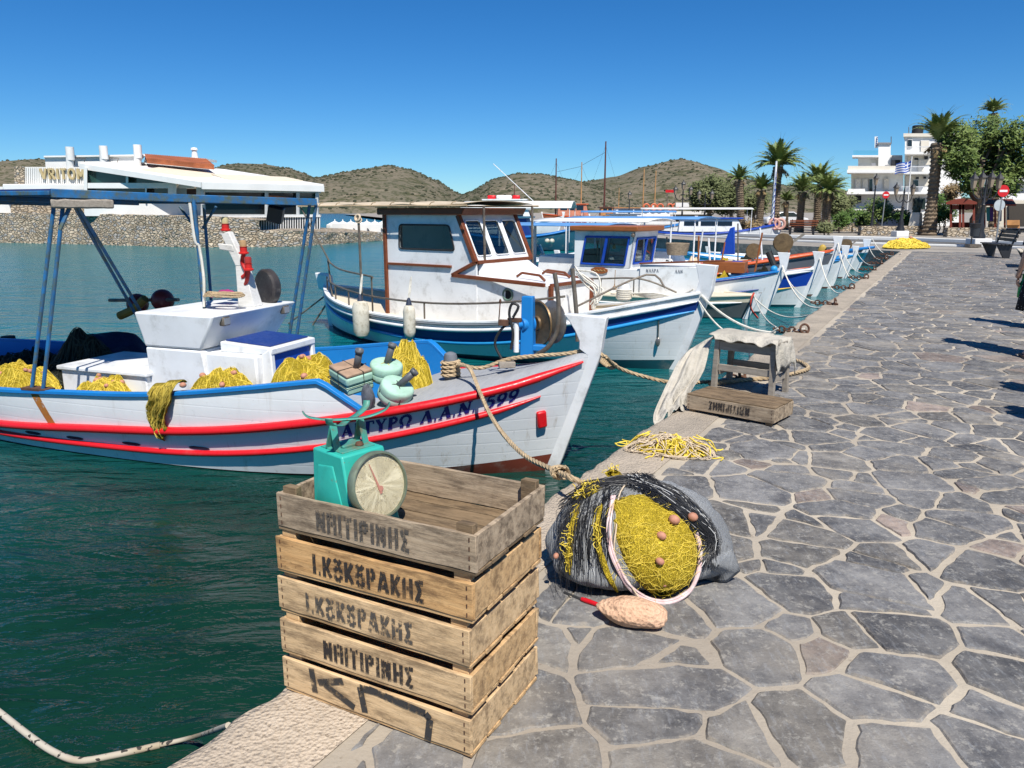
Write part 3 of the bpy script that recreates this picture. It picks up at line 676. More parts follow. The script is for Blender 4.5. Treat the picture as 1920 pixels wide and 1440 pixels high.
#GLASS
b = MB()
for k in (-1, 1):                                              # forked uprights
    b = MB(); b.bar((k * .052, .03 - .02, .238), (k * .05, .03, .315), .022, .005); b.bar((k * .052, .03 + .025, .238), (k * .05, .03, .315), .022, .005); b.build('upright', TEALD, scl, bev=.001)
def strap(pts, wid):
    m_ = MB(); q = spline(pts, 5); side = (q[-1] - q[0]); side = V((-side.y, side.x, 0)).normalized() * wid / 2
    m_.add([p + side for p in q] + [p - side for p in q], [(i, i + 1, len(q) + i + 1, len(q) + i) for i in range(len(q) - 1)]); return m_
strap([(-.118, -.05, .36), (-.105, -.04, .338), (-.05, -.01, .318), (0, .03, .315), (.05, .05, .318), (.10, .07, .33), (.115, .08, .348)], .022).build('tray_arm', TEALD, scl, solid=.003)
strap([(.115, -.035, .36), (.10, -.025, .338), (.05, .0, .322), (0, .03, .320), (-.05, .06, .323), (-.095, .085, .335), (-.108, .095, .352)], .022).build('tray_arm', TEALD, scl, solid=.003)

# ======================= nets
def netmat(name, a, b_):
    if name in MATS: return MATS[name]
    t = Nt(name); c = t.mix(t.ramp(t.noise(9, 5, .7), .3, .7), a, b_); dv = t.n('ShaderNodeVectorMath', _operation='ADD', i0=t.co(), i1=t.n('ShaderNodeVectorMath', _operation='SCALE', i0=t.noise(9, 4, .6, out='Color'), Scale=.25).outputs[0]).outputs[0]
    ve = t.n('ShaderNodeTexVoronoi', Scale=75.0, Vector=dv, _feature='DISTANCE_TO_EDGE').outputs['Distance']; th_ = t.ramp(ve, .16, .05)
    c = t.mix(th_, sc(b_, .6), c); c = t.mix(t.math('MULTIPLY', t.ramp(t.noise(4, 4, .7, (1, 1, 3)), .5, .7), .5), c, sc(b_, .5))
    MATS[name] = t.out(c, .8, t.bump(th_, .8, .006, t.bump(t.noise(14, 6, .7), .9, .05)), 0, .15); return MATS[name]
NETY = netmat('yellow_net', (.74, .55, .05), (.58, .42, .03)); NETS = surf('yellow_net_twine', (.78, .59, .07), .2, (.6, .48, .2), .25, rough=.7, scale=20)
NETD = netmat('dark_net', (.045, .05, .03), (.02, .022, .018)); NETDS = surf('dark_net_twine', (.05, .055, .035), .4, rough=.8, scale=12)
PINKF = surf('salmon_net_float', (.48, .22, .14), .25, (.3, .15, .1), .3, rough=.65, scale=25)
BEIGE = surf('pale_twine', (.56, .45, .32), .2, rough=.8, scale=30)
def strands(mb, fn, n_, steps, r_, step, seed, lift=.003, sides=3, u0=(0, 1), v0=(0, 1)):
    q = random.Random(seed)
    for _ in range(n_):
        u, v = q.uniform(*u0), q.uniform(*v0); a = q.uniform(0, 6.28); pts = []
        for k in range(steps):
            p = fn(min(max(u, u0[0]), u0[1]), min(max(v, v0[0]), v0[1])); pts.append(p + V((q.uniform(-1, 1) * lift, q.uniform(-1, 1) * lift, q.uniform(.2, 1.6) * lift)))
            a += q.uniform(-.45, .45); u += step * cos(a); v += step * sin(a)
        mb.tube(spline(pts, 2), r_, sides, caps=False)
def dome_fn(rx, ry, h, seed, pw=.75, rough_=.5):
    def fn(u, v):
        a, b_ = u * 2 - 1, v * 2 - 1
        m_ = max(abs(a), abs(b_)); l = sqrt(a * a + b_ * b_)
        if l > 1e-6: a, b_ = a / l * m_, b_ / l * m_
        rr = min(1, m_); an = atan2(b_, a); edge = 1 + .22 * NZ.noise(V((cos(an) * 1.3, sin(an) * 1.3, seed * 1.7)))
        z = h * max(0, 1 - rr ** 2.2) ** pw * (1 + rough_ * NZ.noise(V((a * 3, b_ * 3, seed))) + rough_ * .16 * NZ.noise(V((a * 8, b_ * 8, seed + 4))) - rough_ * .5 * abs(NZ.noise(V((a * 5 + b_ * 2, b_ * 5, seed + 9)))))
        return V((a * rx * edge, b_ * ry * edge, max(z, 0)))
    return fn
def netpile(label, loc, rx, ry, h, seed, rz=0, n_=260, r_=.0022, floats=6, group='heaps of yellow fishing net', mats=None, name='fishing_net', fr=.022, cat='net', up=None):
    m1, m2 = mats or (NETY, NETS); fn = dome_fn(rx, ry, h, seed)
    root = thing(name, label, cat, loc, rz, group)
    MB().grid(fn, 36, 36).build('net_bundle', m1, root, smooth=80)
    b = MB(); strands(b, fn, n_, 12, r_, .075, seed, r_ * 2.5); b.build('loose_strands', m2, root, smooth=80, fix=False)
    q = random.Random(seed + 1)
    for k in range(floats):
        u, v = q.uniform(.15, .85), q.uniform(.1, .7); p = fn(u, v)
        MB().ball(p + V((0, 0, fr * .5)), fr * q.uniform(.8, 1.15), 12, (1, .85, .85), Euler((0, q.uniform(-.6, .6), q.uniform(0, 3))).to_matrix()).build('net_float', PINKF, root)
    return root
pc = at_z(1258, 845)
np_ = netpile('small tangled heap of yellow and beige netting on the coping', pc, .24, .12, .085, 3, R(-18), 120, .0028, 2, fr=.02)
b = MB(); fn = dome_fn(.29, .16, .085, 8); strands(b, fn, 80, 10, .0028, .10, 9, .012, 4); b.build('beige_cord', BEIGE, np_, smooth=80, fix=False)
b = MB()
for k in range(10):
    q = random.Random(k + 60); a = q.uniform(0, 6.28); p0 = V((cos(a) * .15, sin(a) * .08, .05))
    pts = [p0 + V((cos(a) * i * .045 + q.uniform(-.03, .03), sin(a) * i * .03 + q.uniform(-.03, .03), max(.006, .05 - i * .015))) - V((0, 0, .05 if i > 2 else 0)) for i in range(6)]
    for p in pts: p.z = max(p.z, .006)
    b.tube(spline(pts, 4), .0045, 5)
b.build('cord_end', NETS, np_, smooth=80)
netpile('far heap of yellow net over white sack at the quay corner', at_z(1696, 465), 1.0, .5, .34, 5, R(10), 200, .012, 3, fr=.07)

# ======================= sack of nets
SC0 = V((.53, 3.05, 0)); SA = (.40, .30); SH = .40
def sackf(p):
    d = p - SC0; ang = R(-14); x = d.x * cos(ang) - d.y * sin(ang); y = d.x * sin(ang) + d.y * cos(ang); z = d.z
    a = SA[0] * (1.0 - .25 * max(0, z) / SH) * (1 + .10 * (x > 0)); b_ = SA[1] * (1 - .2 * max(0, z) / SH)
    f = (abs(x / a) ** 2.5 + abs(y / b_) ** 2.5 + abs((z - .11) / (.27 if z > .11 else .125)) ** 2.3)
    an = atan2(y, x)
    return f - 1 + .16 * NZ.noise(V((x * 6, y * 6, z * 4))) + .05 * sin(an * 22 + 3 * NZ.noise(V((x * 4, y * 4, z * 4)))) * min(1, max(0, z / .12)) + .06 * NZ.noise(V((x * 18, y * 18, z * 14)))
def sackdir(d):
    lo, hi = .02, .8; c = SC0 + V((0, 0, .12))
    for _ in range(26):
        m_ = (lo + hi) / 2
        if sackf(c + d * m_) < 0: lo = m_
        else: hi = m_
    return c + d * lo
def onsack(px, py, lift=0.0):
    r_ = ray(px, py).normalized(); o = V((0, 0, HC)); s_ = 2.2
    while s_ < 4.2 and sackf(o + r_ * s_) > 0: s_ += .006
    p = o + r_ * s_
    if s_ >= 4.2:                     # grazed past: nearest silhouette point
        best = min((sackf(o + r_ * (2.4 + k * .02)), k) for k in range(70)); p = o + r_ * (2.4 + best[1] * .02)
    n_ = (p - (SC0 + V((0, 0, .1)))).normalized()
    return p + n_ * lift
t = Nt('woven_sack')
wx_ = t.n('ShaderNodeTexWave', Scale=62.0, Distortion=3.0, Vector=t.co((1, 1, 2.2)), _bands_direction='Z').outputs['Fac']
wy_ = t.n('ShaderNodeTexWave', Scale=48.0, Distortion=2.0, Vector=t.co((1, 1, .4)), _bands_direction='X').outputs['Fac']
wv_ = t.math('MULTIPLY', wx_, wy_)
c = t.mix(t.ramp(wv_, .08, .45), (.16, .165, .17), (.62, .64, .65)); c = t.mix(t.ramp(t.noise(7, 5, .7), .56, .72), c, (.06, .045, .035)); c = t.mix(t.ramp(t.noise(5, 4, .6, (1, 1, .3)), .6, .7), c, (.035, .035, .038))
SACK = t.out(c, .75, t.bump(wv_, .8, .006, t.bump(t.noise(9, 4), .6, .03)), 0, .3)
PINK = surf('pink_white_hem', (.68, .47, .46), .25, (.66, .62, .6), .5, rough=.7, scale=14, stretch=(1, 1, 1), bump=.5)
BLK = plain('black_plastic_fibre', (.014, .014, .016), .5); WHF = plain('white_fibre', (.6, .6, .58), .7)
sack = thing('net_sack', 'bulging grey woven sack of yellow nets with black fringe beside the crates', 'sack', SC0)
loc = MX.Translation(-SC0)
b = MB(); b.grid(lambda i, j: sackdir(V((cos(i * 2 * pi) * sin(max(.001, j) * pi), sin(i * 2 * pi) * sin(max(.001, j) * pi), cos(j * pi)))), 120, 60, wrapu=True)
b.v = [(x, y, max(z, .003)) for (x, y, z) in b.v]; b.xf(loc); b.build('bag', SACK, sack, smooth=80)
def patch(outline, bulge, name, m, lift=.006, n_st=0, st=None, sr=.0012, seed=1, step=.06, sides=3, spread=.010):
    out = [V((p[0], p[1], 0)) for p in outline]; out = spline(out + [out[0]], 3)[:-1]; c = sum(out, V()) / len(out); k = len(out)
    def fn(u, v):
        i = u * k; i0 = int(i) % k; e = out[i0].lerp(out[(i0 + 1) % k], i - int(i)); rr = min(v, 1); p = c.lerp(e, rr)
        return onsack(p.x, p.y, lift + bulge * (1 - rr ** 2.4) - (.008 if v > .99 else 0)) - SC0
    b = MB(); b.grid(fn, k, 9, wrapu=True); o = b.build(name, m, sack, smooth=80)
    if n_st:
        b = MB(); q = random.Random(seed)
        for _ in range(n_st):
            an, rr = q.random(), sqrt(q.random()) * .95; e = c.lerp(out[int(an * k) % k], rr); d = q.uniform(0, 6.28); pts = []
            for s_ in range(7):
                dx = (e.x - c.x); dy = (e.y - c.y); i0 = int(((atan2(dy, dx) / (2 * pi)) % 1) * k)
                lmax = max(.05, min(.98, max((abs(dx) / (abs(out[j].x - c.x) + 1) for j in (i0,)), default=.5)))
                pts.append(onsack(e.x, e.y, lift + .004 + bulge * .85 * (1 - rr ** 2.4) + q.uniform(0, spread)) - SC0)
                d += q.uniform(-.4, .4); e = e + V((cos(d), sin(d), 0)) * 190 * step * .6; e = c + (e - c) * .96
            b.tube(spline(pts, 2), sr, sides, caps=False)
        b.build('net_strands', st, sack, smooth=80, fix=False)
    return o
patch([(1150, 938), (1200, 928), (1250, 950), (1290, 985), (1305, 1030), (1298, 1080), (1262, 1112), (1222, 1112), (1180, 1070), (1154, 1000)], .035, 'yellow_netting', NETY, .012, 330, NETS, .0006, 4, .06, 3, .004)
patch([(1072, 935), (1095, 915), (1135, 908), (1120, 924), (1085, 940)], .01, 'yellow_netting', NETY, .012, 30, NETS, .0013, 5, .02)
patch([(1078, 955), (1090, 945), (1078, 1010), (1070, 1080), (1062, 1050), (1068, 1000)], .012, 'yellow_netting', NETY, .008, 25, NETS, .0013, 6, .02)
patch([(1120, 955), (1132, 942), (1124, 990), (1130, 1040), (1160, 1110), (1140, 1090), (1118, 1030), (1114, 990)], .012, 'yellow_netting', NETY, .008, 25, NETS, .0013, 7, .02)
patch([(1135, 890), (1150, 884), (1168, 893), (1150, 902)], .012, 'yellow_netting', NETY, .01, 15, NETS, .0013, 8, .02)
hem = [(1150, 935), (1142, 985), (1146, 1030), (1160, 1065), (1182, 1100), (1215, 1122), (1252, 1126), (1286, 1108), (1303, 1075), (1308, 1030), (1300, 1000)]
b = MB(); b.tube(spline([onsack(x, y, .012) - SC0 for x, y in hem], 5), .0085, 8); b.tube(spline([onsack(x + (5 if x < 1180 else 0), y - (7 if y > 1090 else 0), .018) - SC0 for x, y in hem], 5), .005, 6); b.build('hem', PINK, sack)
for (x, y, s_) in ((1252, 983, .024), (1282, 978, .022), (1232, 1008, .02), (1230, 1048, .018), (1240, 1090, .015), (1062, 1040, .014)):
    b = MB(); b.ball(onsack(x, y, .052 if y < 1060 else .02) - SC0, s_, 14, (1, .8, .8), Euler((0, .4, x * .01)).to_matrix()); b.build('net_float', PINKF, sack)
b = MB(); wb = MB(); q = random.Random(8)
def fibre(mb, pts, r_, lift, jit=.006):
    v = [onsack(x, y, lift + q.uniform(0, jit * 2)) - SC0 + V((q.uniform(-1, 1), q.uniform(-1, 1), q.uniform(-1, 1))) * jit for x, y in pts]
    for p in v: p.z = max(p.z, .004)
    mb.tube(spline(v, 3), r_, 3, caps=False)
for _ in range(420):      # black fringe sweeping from the tie over the right shoulder
    k = q.random(); j = q.uniform(-14, 14)
    m_ = wb if q.random() < .08 else b
    fibre(m_, [(1185 + q.uniform(-12, 30), 905 + q.uniform(-8, 12)), (1235 + k * 25 + j, 925 + (1 - k) * 26 + j * .5), (1285 + k * 18 + j * .6, 962 + (1 - k) * 24 + j), (1315 + k * 18 + j * .5, 1005 + j), (1312 + q.uniform(-10, 28), 1045 + q.uniform(-28, 22))][:q.choice((4, 5, 5))], .0011, .012, .009)
for _ in range(150):      # black folds on the left
    x = q.choice((1060, 1075, 1092, 1108, 1125, 1138)) + q.uniform(-7, 7); y = q.uniform(940, 1010)
    m_ = wb if q.random() < .05 else b
    fibre(m_, [(1165 + q.uniform(-25, 12) if q.random() < .4 else x + (1150 - x) * .35, q.uniform(912, 940)), (x + 3, y), (x - 2 + q.uniform(-4, 4), y + 45), (x + q.uniform(-6, 8), y + q.uniform(60, 120))], .0010, .010, .004)
for _ in range(110):      # dark band over the top
    x = q.uniform(1050, 1110); m_ = wb if q.random() < .08 else b
    fibre(m_, [(x, 955 - (x - 1050) * .5 + q.uniform(-14, 8)), (1110 + q.uniform(-8, 8), 917 + q.uniform(-8, 9)), (1160, 908 + q.uniform(-9, 8)), (1205 + q.uniform(-8, 22), 905 + q.uniform(-10, 10))], .0011, .012, .005)
b.build('black_fringe', BLK, sack, smooth=80, fix=False); wb.build('white_fringe', WHF, sack, smooth=80, fix=False)
b = MB()                                                       # grey end flap on the right
fl = [(1318, 1040), (1345, 1020), (1372, 1032), (1385, 1068), (1362, 1088), (1335, 1090), (1315, 1085)]
def flapf(u, v):
    i = u * len(fl); e0 = V((*fl[int(i) % len(fl)], 0)).lerp(V((*fl[(int(i) + 1) % len(fl)], 0)), i % 1); c = V((1345, 1058, 0)); p = c.lerp(e0, v)
    Y = 2.93; w_ = at_y(p.x, p.y, Y + .05 * NZ.noise(V((p.x * .03, p.y * .03, 2))) - .09 * (1 - v)); w_.z = max(.004, w_.z); return w_ - SC0
b.grid(flapf, 28, 6, wrapu=True); b.build('sack_corner', SACK, sack, smooth=80, solid=.02)
b = MB(); b.tube(spline([onsack(x, y, .02) - SC0 for x, y in ((1200, 890), (1165, 930), (1158, 990), (1156, 1040), (1185, 1095), (1215, 1135))] + [at_z(1243, 1150, .03) - SC0], 5), .0035, 6); b.build('tie_cord', BEIGE, sack)

# rock, knife
STONE = Nt('porous_pink_stone'); t = STONE
vo = t.n('ShaderNodeTexVoronoi', Scale=70.0, Vector=t.co()).outputs['Distance']
c = t.mix(t.ramp(t.noise(8, 6, .7), .3, .7), (.68, .44, .29), (.58, .36, .23)); c = t.mix(t.ramp(t.noise(40, 5, .7), .54, .70), c, (.33, .19, .12)); c = t.mix(t.math('MULTIPLY', t.ramp(vo, .22, .05), .4), c, (.28, .16, .10))
SCUR = t.out(c, .95, t.bump(vo, .7, .008, t.bump(t.noise(26, 7, .75), .8, .010)), 0, .1)
rc = at_z(1198, 1178)
def rockf(i, j):
    a, p = i * 2 * pi, max(.0001, min(.9999, j)) * pi; d = V((cos(a) * sin(p), sin(a) * sin(p), cos(p)))
    k = 1 + .14 * NZ.noise(d * 1.6 + V((3, 1, 7))) + .04 * NZ.noise(d * 4) + .012 * NZ.noise(d * 11)
    e = V((d.x * .128 * (1 - .16 * d.x), d.y * .068, d.z * .052)) * k; return e
b = MB(); b.grid(rockf, 90, 46, wrapu=True); o = b.build('loose_rock', SCUR, smooth=80, label='pinkish porous rock lying on the slates in front of the sack', cat='rock')
o.location = rc + V((0, .03, .046)); o.rotation_euler = (0, R(4), R(-14))
kn = thing('net_knife', 'red handled netting tool lying between crates and rock', 'tool', at_z(1115, 1137))
kd = at_z(1145, 1149) - at_z(1085, 1128); kz = atan2(kd.y, kd.x); kn.rotation_euler.z = kz
b = MB(); b.lathe([(.001, -.062), (.008, -.06), (.010, -.04), (.009, 0), (.007, .05), (.006, .062), (.001, .064)], 12, MX.Translation((0, 0, .012)) @ MX.Rotation(R(90), 4, 'Y')); b.build('handle', surf('red_plastic', (.50, .008, .015), .15, rough=.35), kn)
b = MB(); b.bar((-.06, 0, .012), (-.15, .012, .008), .004, .008); b.build('blade', surf('dull_steel', (.12, .12, .12), .2, rough=.5, metal=.6), kn)

# ======================= stool, cloth, rope loop, mooring rings
FLp, FRp = at_z(1338, 730), at_z(1446, 747); sxd = (FRp - FLp).normalized(); syd = V((-sxd.y, sxd.x, 0)); SWd = (FRp - FLp).length; SDp = .30; SHt = .46
st = thing('wooden_stool', 'old grey wooden stool with a cream cloth over its seat', 'stool', FLp, atan2(sxd.y, sxd.x))
for (x, y) in ((0, 0), (SWd, 0), (0, SDp), (SWd, SDp)):
    b = MB(); plank(b, (x, y, 0), (x + (.012 if x == 0 else -.012), y + (.01 if y == 0 else -.01), SHt - .02), .042, .045, x * 7 + y * 3, .002, up=(1, 0, 0)); b.build('leg', WD_DRIFT, st, bev=.003)
for y in (0.008, SDp - .008):
    b = MB(); plank(b, (.03, y, SHt - .07), (SWd - .03, y, SHt - .07), .022, .075, y * 9); b.build('seat_rail', WD_DRIFT, st, bev=.002)
    b = MB(); plank(b, (.03, y, .20), (SWd - .03, y, .20), .02, .055, y * 9 + 2); b.build('stretcher', WD_DRIFT, st, bev=.002)
for x in (0.008, SWd - .008):
    b = MB(); plank(b, (x, .03, SHt - .07), (x, SDp - .03, SHt - .07), .022, .07, x * 9); b.build('seat_rail', WD_DRIFT, st, bev=.002)
    b = MB(); plank(b, (x, .03, .15), (x, SDp - .03, .15), .02, .05, x * 9 + 2); b.build('stretcher', WD_DRIFT, st, bev=.002)
b = MB()
for k in range(3): plank(b, (-.03, .04 + k * .11, SHt - .01), (SWd + .03, .04 + k * .11, SHt - .01), .10, .022, k + .5)
b.build('seat', WD_DRIFT, st, bev=.002)
t = Nt('cream_canvas')
c = t.mix(t.ramp(t.noise(3, 5, .65), .3, .7), (.52, .48, .41), (.40, .37, .31)); c = t.mix(t.ramp(t.noise(2.1, 4, .7), .6, .75), c, (.36, .30, .23))
CANV = t.out(c, .9, t.bump(t.noise(7, 6, .65), .9, .05, t.bump(t.noise(200, 2), .3, .002)), 0, .15)
cl = thing('canvas_cloth', 'cream canvas cloth draped over the stool and down over the quay edge', 'cloth', (0, 0, 0))
sf = lambda x, y, z: FLp + sxd * x + syd * y + V((0, 0, z))
def topf(u, v):
    x = -.05 + (SWd + .21) * u; y = -.05 + (SDp + .12) * v; z = SHt + .018 + .010 * NZ.noise(V((x * 9, y * 9, 1))) + .02 * sin(v * 3.1) * (u < .6)
    if x > SWd + .01: d = x - SWd - .01; x = SWd + .02 + .03 * min(1, d * 8) + .018 * NZ.noise(V((y * 14, d * 8, 2))); z -= max(0, d) * 1.5 + .02 * NZ.noise(V((y * 12, 3, 3)))
    if y < 0 and u > .08: z -= min(.035, -y * .9) * (1 + .8 * NZ.noise(V((x * 11, 5, 1))))
    if y > SDp: z -= (y - SDp) * 1.6
    return sf(x, y, z)
b = MB(); b.grid(topf, 48, 26); b.build('seat_cover', CANV, cl, smooth=80, solid=.006)
Lc = spline([sf(-.02, SDp + .05, SHt + .02), at_y(1290, 660, 6.62), at_y(1252, 718, 6.1), at_y(1226, 775, 5.62), at_y(1232, 792, 5.52) - V((0, 0, .02))], 8)
Rc = spline([sf(-.035, -.02, SHt - .02), sf(-.06, .0, .36), at_y(1318, 700, 6.36), at_y(1292, 738, 6.05), at_z(1284, 768, .02)], 8)
def sidef(u, v):
    i = v * (len(Lc) - 1); k = min(int(i), len(Lc) - 2); a = Lc[k].lerp(Lc[k + 1], i - k); c = Rc[k].lerp(Rc[k + 1], i - k)
    p = a.lerp(c, u); bulge = sin(u * pi) * .04 + (.026 * sin(u * 13 + v * 5 + 2 * NZ.noise(V((u * 3, v * 4, 1)))) + .012 * sin(u * 29 - v * 7)) * min(1, v * 3) + .03 * NZ.noise(V((u * 5, v * 9, 4)))
    return p + V((.3, .5, .75)) * bulge * min(1, v * 4) 
b = MB(); b.grid(sidef, 60, 60); b.build('hanging_side', CANV, cl, smooth=80, solid=.004)
ROPE = surf('tan_rope', (.44, .33, .20), .25, (.20, .14, .08), .35, rough=.9, scale=14, bscale=120, bump=.5)
ROPEW = surf('white_rope', (.66, .63, .55), .15, (.35, .30, .22), .3, rough=.85, scale=12, bscale=120, bump=.4)
b = MB(); b.rope(spline([at_z(1330, 720, .03), at_z(1400, 712, .02), at_z(1460, 706, .02), at_z(1500, 697, .02), at_z(1516, 690, .02), at_z(1505, 680, .02), at_z(1480, 672, .02)], 8), .020)
b.build('rope_length', ROPE, label='tan rope curling across the paving around the right leg of the stool', cat='rope', smooth=60)
def torus(mb, c, R0, r0, mx=None, n=20, m=8, ex=1.0):
    pts = [V((cos(2 * pi * i / n) * R0 * ex, sin(2 * pi * i / n) * R0, 0)) for i in range(n)]
    if mx is not None: pts = [mx @ p for p in pts]
    mb.tube([V(c) + p for p in pts], r0, m, closed=True)
ringpos = [(1391, 712), (1508, 624), (1566, 572), (1597, 542), (1624, 523), (1640, 507), (1653, 495), (1662, 486), (1672, 478)]
rl = ['on the coping in the shade under the stool', 'just beyond the cloth covered stool', 'nearest the white hull with dark blue bands', 'by the hull with a yellow line', 'between the yellow lined and orange railed boats', 'by the orange railed boat', 'by the small boats before the corner', 'second from the far quay corner', 'closest to the far quay corner']
RINGS = []
for i, ((x, y), l_) in enumerate(zip(ringpos, rl)):
    p = at_z(x, y, .0); RINGS.append(p); rt = thing('mooring_ring', 'rusty iron mooring ring ' + l_, 'mooring ring', p, atan2(VV.y, VV.x), 'mooring rings along the quay')
    q = random.Random(i); b = MB(); torus(b, (0, 0, .05), .058, .014, Euler((R(78), 0, R(60 + q.uniform(-30, 30)))).to_matrix()); b.build('ring', RUST, rt)
    b = MB(); b.tube([(-.04, 0, -.01), (-.035, 0, .02), (0, 0, .032), (.035, 0, .02), (.04, 0, -.01)], .013, 8); b.build('staple', RUST, rt)
    b = MB()
    for k in range(5 if i else 1): torus(b, (-.09 - k * .062, .012 * (k % 2), .022), .038, .0105, Euler((R(90 if k % 2 else 12), R(8), 0)).to_matrix(), 14, 6, 1.15)
    b.build('chain', RUST, rt)
b = MB()
pts = [at_z(-60, 1290, -.60), at_z(0, 1336, -.66), at_z(60, 1383, -.68), at_z(105, 1412, -.69), at_z(150, 1426, -.692), at_z(215, 1416, -.694), at_z(300, 1397, -.69), at_z(370, 1380, -.60), at_z(428, 1360, -.08)]
b.tube(spline(pts[:7], 8), .014, 9); b.tube(spline(pts[5:], 8), .010, 8)
t = Nt('flecked_rope'); fl_ = t.ramp(t.noise(34, 2, .4), .60, .63)
FLK = t.out(t.mix(fl_, t.mix(t.ramp(t.noise(2.2, 3), .4, .7), (.44, .40, .33), (.30, .23, .14)), (.05, .045, .04)), .85, None, 0, .2)
b.build('floating_rope', FLK, label='flecked white rope drooping in the water at the bottom left by the coping', cat='rope', smooth=60)
# ======================= hulls
def curve(tab):
    tab = sorted(tab)
    def f(t):
        n = len(tab)
        if t <= tab[0][0]: return tab[0][1]
        if t >= tab[-1][0]: return tab[-1][1]
        for i in range(n - 1):
            if tab[i][0] <= t <= tab[i + 1][0]:
                t0, z0 = tab[i]; t1, z1 = tab[i + 1]
                m0 = (z1 - tab[i - 1][1]) / (t1 - tab[i - 1][0]) if i > 0 else (z1 - z0) / (t1 - t0)
                m1 = (tab[i + 2][1] - z0) / (tab[i + 2][0] - t0) if i < n - 2 else (z1 - z0) / (t1 - t0)
                k = (t - t0) / (t1 - t0); h = t1 - t0
                return (2 * k ** 3 - 3 * k * k + 1) * z0 + (k ** 3 - 2 * k * k + k) * h * m0 + (-2 * k ** 3 + 3 * k * k) * z1 + (k ** 3 - k * k) * h * m1
    return f
def cadd(f, d): return lambda t: f(t) + d
def cmix(f, g, k): return lambda t: f(t) * (1 - k) + g(t) * k
class Hull:
    def __init__(s, O, head, L, B, rake=.33, srake=.25, pb=2.4, ps=2.6, pw=1.75, fl=.80, zt=.8, transom=0.0):
        s.O = V(O); s.ang = head; s.L = L; s.B = B; s.rake = rake; s.srake = srake; s.pb = pb; s.ps = ps; s.pw = pw; s.fl = fl; s.zt = zt; s.tr = transom
        s.m = MX.Translation(s.O) @ MX.Rotation(head, 4, 'Z'); s.mi = s.m.inverted()
    def xb(s, z): return s.rake * z if z > 0 else z * .9
    def xs(s, z): return -s.L - (s.srake * z if z > 0 else z * .9)
    def half(s, t, z):
        u = 2 * t - 1; k = max(0, min(1, (z + .1) / s.zt))
        if u > 0: pl = 1 - u ** (s.pw + (s.pb - s.pw) * k)
        else: pl = 1 - (1 - s.tr) * (-u) ** (s.ps if s.tr else s.pw + .2 + (s.ps - s.pw) * k)
        f = s.fl + (1 - s.fl) * sin(k * pi / 2)
        if z < 0: f *= max(.05, 1 + z * 1.1)
        return s.B / 2 * max(0, pl) * f
    def p(s, t, z, sd, off=0.0):
        e = .004; t0, t1 = max(0, t - e), min(1, t + e)
        x = s.xs(z) + (s.xb(z) - s.xs(z)) * t; h = s.half(t, z)
        if off:
            dh = (s.half(t1, z) - s.half(t0, z)) / ((t1 - t0) * (s.xb(z) - s.xs(z))); l = sqrt(1 + dh * dh)
            return V((x - dh / l * off, sd * (h + off / l), z))
        return V((x, sd * h, z))
    def t_of(s, x, z): return (x - s.xs(z)) / (s.xb(z) - s.xs(z))
    def hit(s, px, py, x=None, y=None, z=None):          # pixel ray against a local plane
        o = s.mi @ V((0, 0, HC)); d = s.mi.to_3x3() @ ray(px, py)
        for i, v in enumerate((x, y, z)):
            if v is not None: return o + d * ((v - o[i]) / d[i])
def hull_mesh(root, H, bands, mats, tb=(0, 1), name='hull'):
    """bands: (low curve, high curve, rows, material)"""
    ts = [0] + [((i / 56)) for i in range(1, 40)] + [40 / 56 + (16 / 56) * (1 - (1 - i / 24) ** 1.6) for i in range(1, 24)] + [1]
    ts = sorted(set(min(1, max(0, t)) for t in ts)); b = MB()
    for sd in (-1, 1):
        for (lo, hi, nr, mi) in bands:
            vs = []; fs = []; w_ = len(ts)
            for j in range(nr + 1):
                for t in ts: vs.append(H.p(t, lo(t) + (hi(t) - lo(t)) * j / nr, sd))
            for j in range(nr):
                for i in range(w_ - 1):
                    q = (j * w_ + i, j * w_ + i + 1, (j + 1) * w_ + i + 1, (j + 1) * w_ + i)
                    fs.append(q if sd < 0 else q[::-1])
            b.add(vs, fs, mi)
    return b.build(name, mats, root, smooth=50, fix=False)
def hull_sweep(root, H, zc, r_, m, name, t0=0.02, t1=.985, sides=(-1, 1), sz=1.0, n=60, off=0.0, end=True):
    """half-round rail following the hull on each side"""
    for sd in sides:
        b = MB(); pts = [H.p(t0 + (t1 - t0) * i / n, zc(t0 + (t1 - t0) * i / n), sd, r_ * .35 + off) for i in range(n + 1)]
        fr = frames(pts); k = 8; vs = []; fs = []
        for i, p in enumerate(pts):
            tg = fr[i][0]; o = V((-tg.y, tg.x, 0)).normalized(); o = o if o.y * sd > 0 else -o
            e = min(1, .25 + min(i, n - i) * .4) if end else 1
            for j in range(k):
                a = 2 * pi * j / k; vs.append(p + o * cos(a) * r_ * e + V((0, 0, sin(a) * r_ * sz * e)))
        for i in range(n):
            for j in range(k): fs.append((i * k + j, i * k + (j + 1) % k, (i + 1) * k + (j + 1) % k, (i + 1) * k + j))
        fs += [tuple(range(k)), tuple(n * k + j for j in range(k))]
        b.add(vs, fs); b.build(name, m, root, smooth=60)
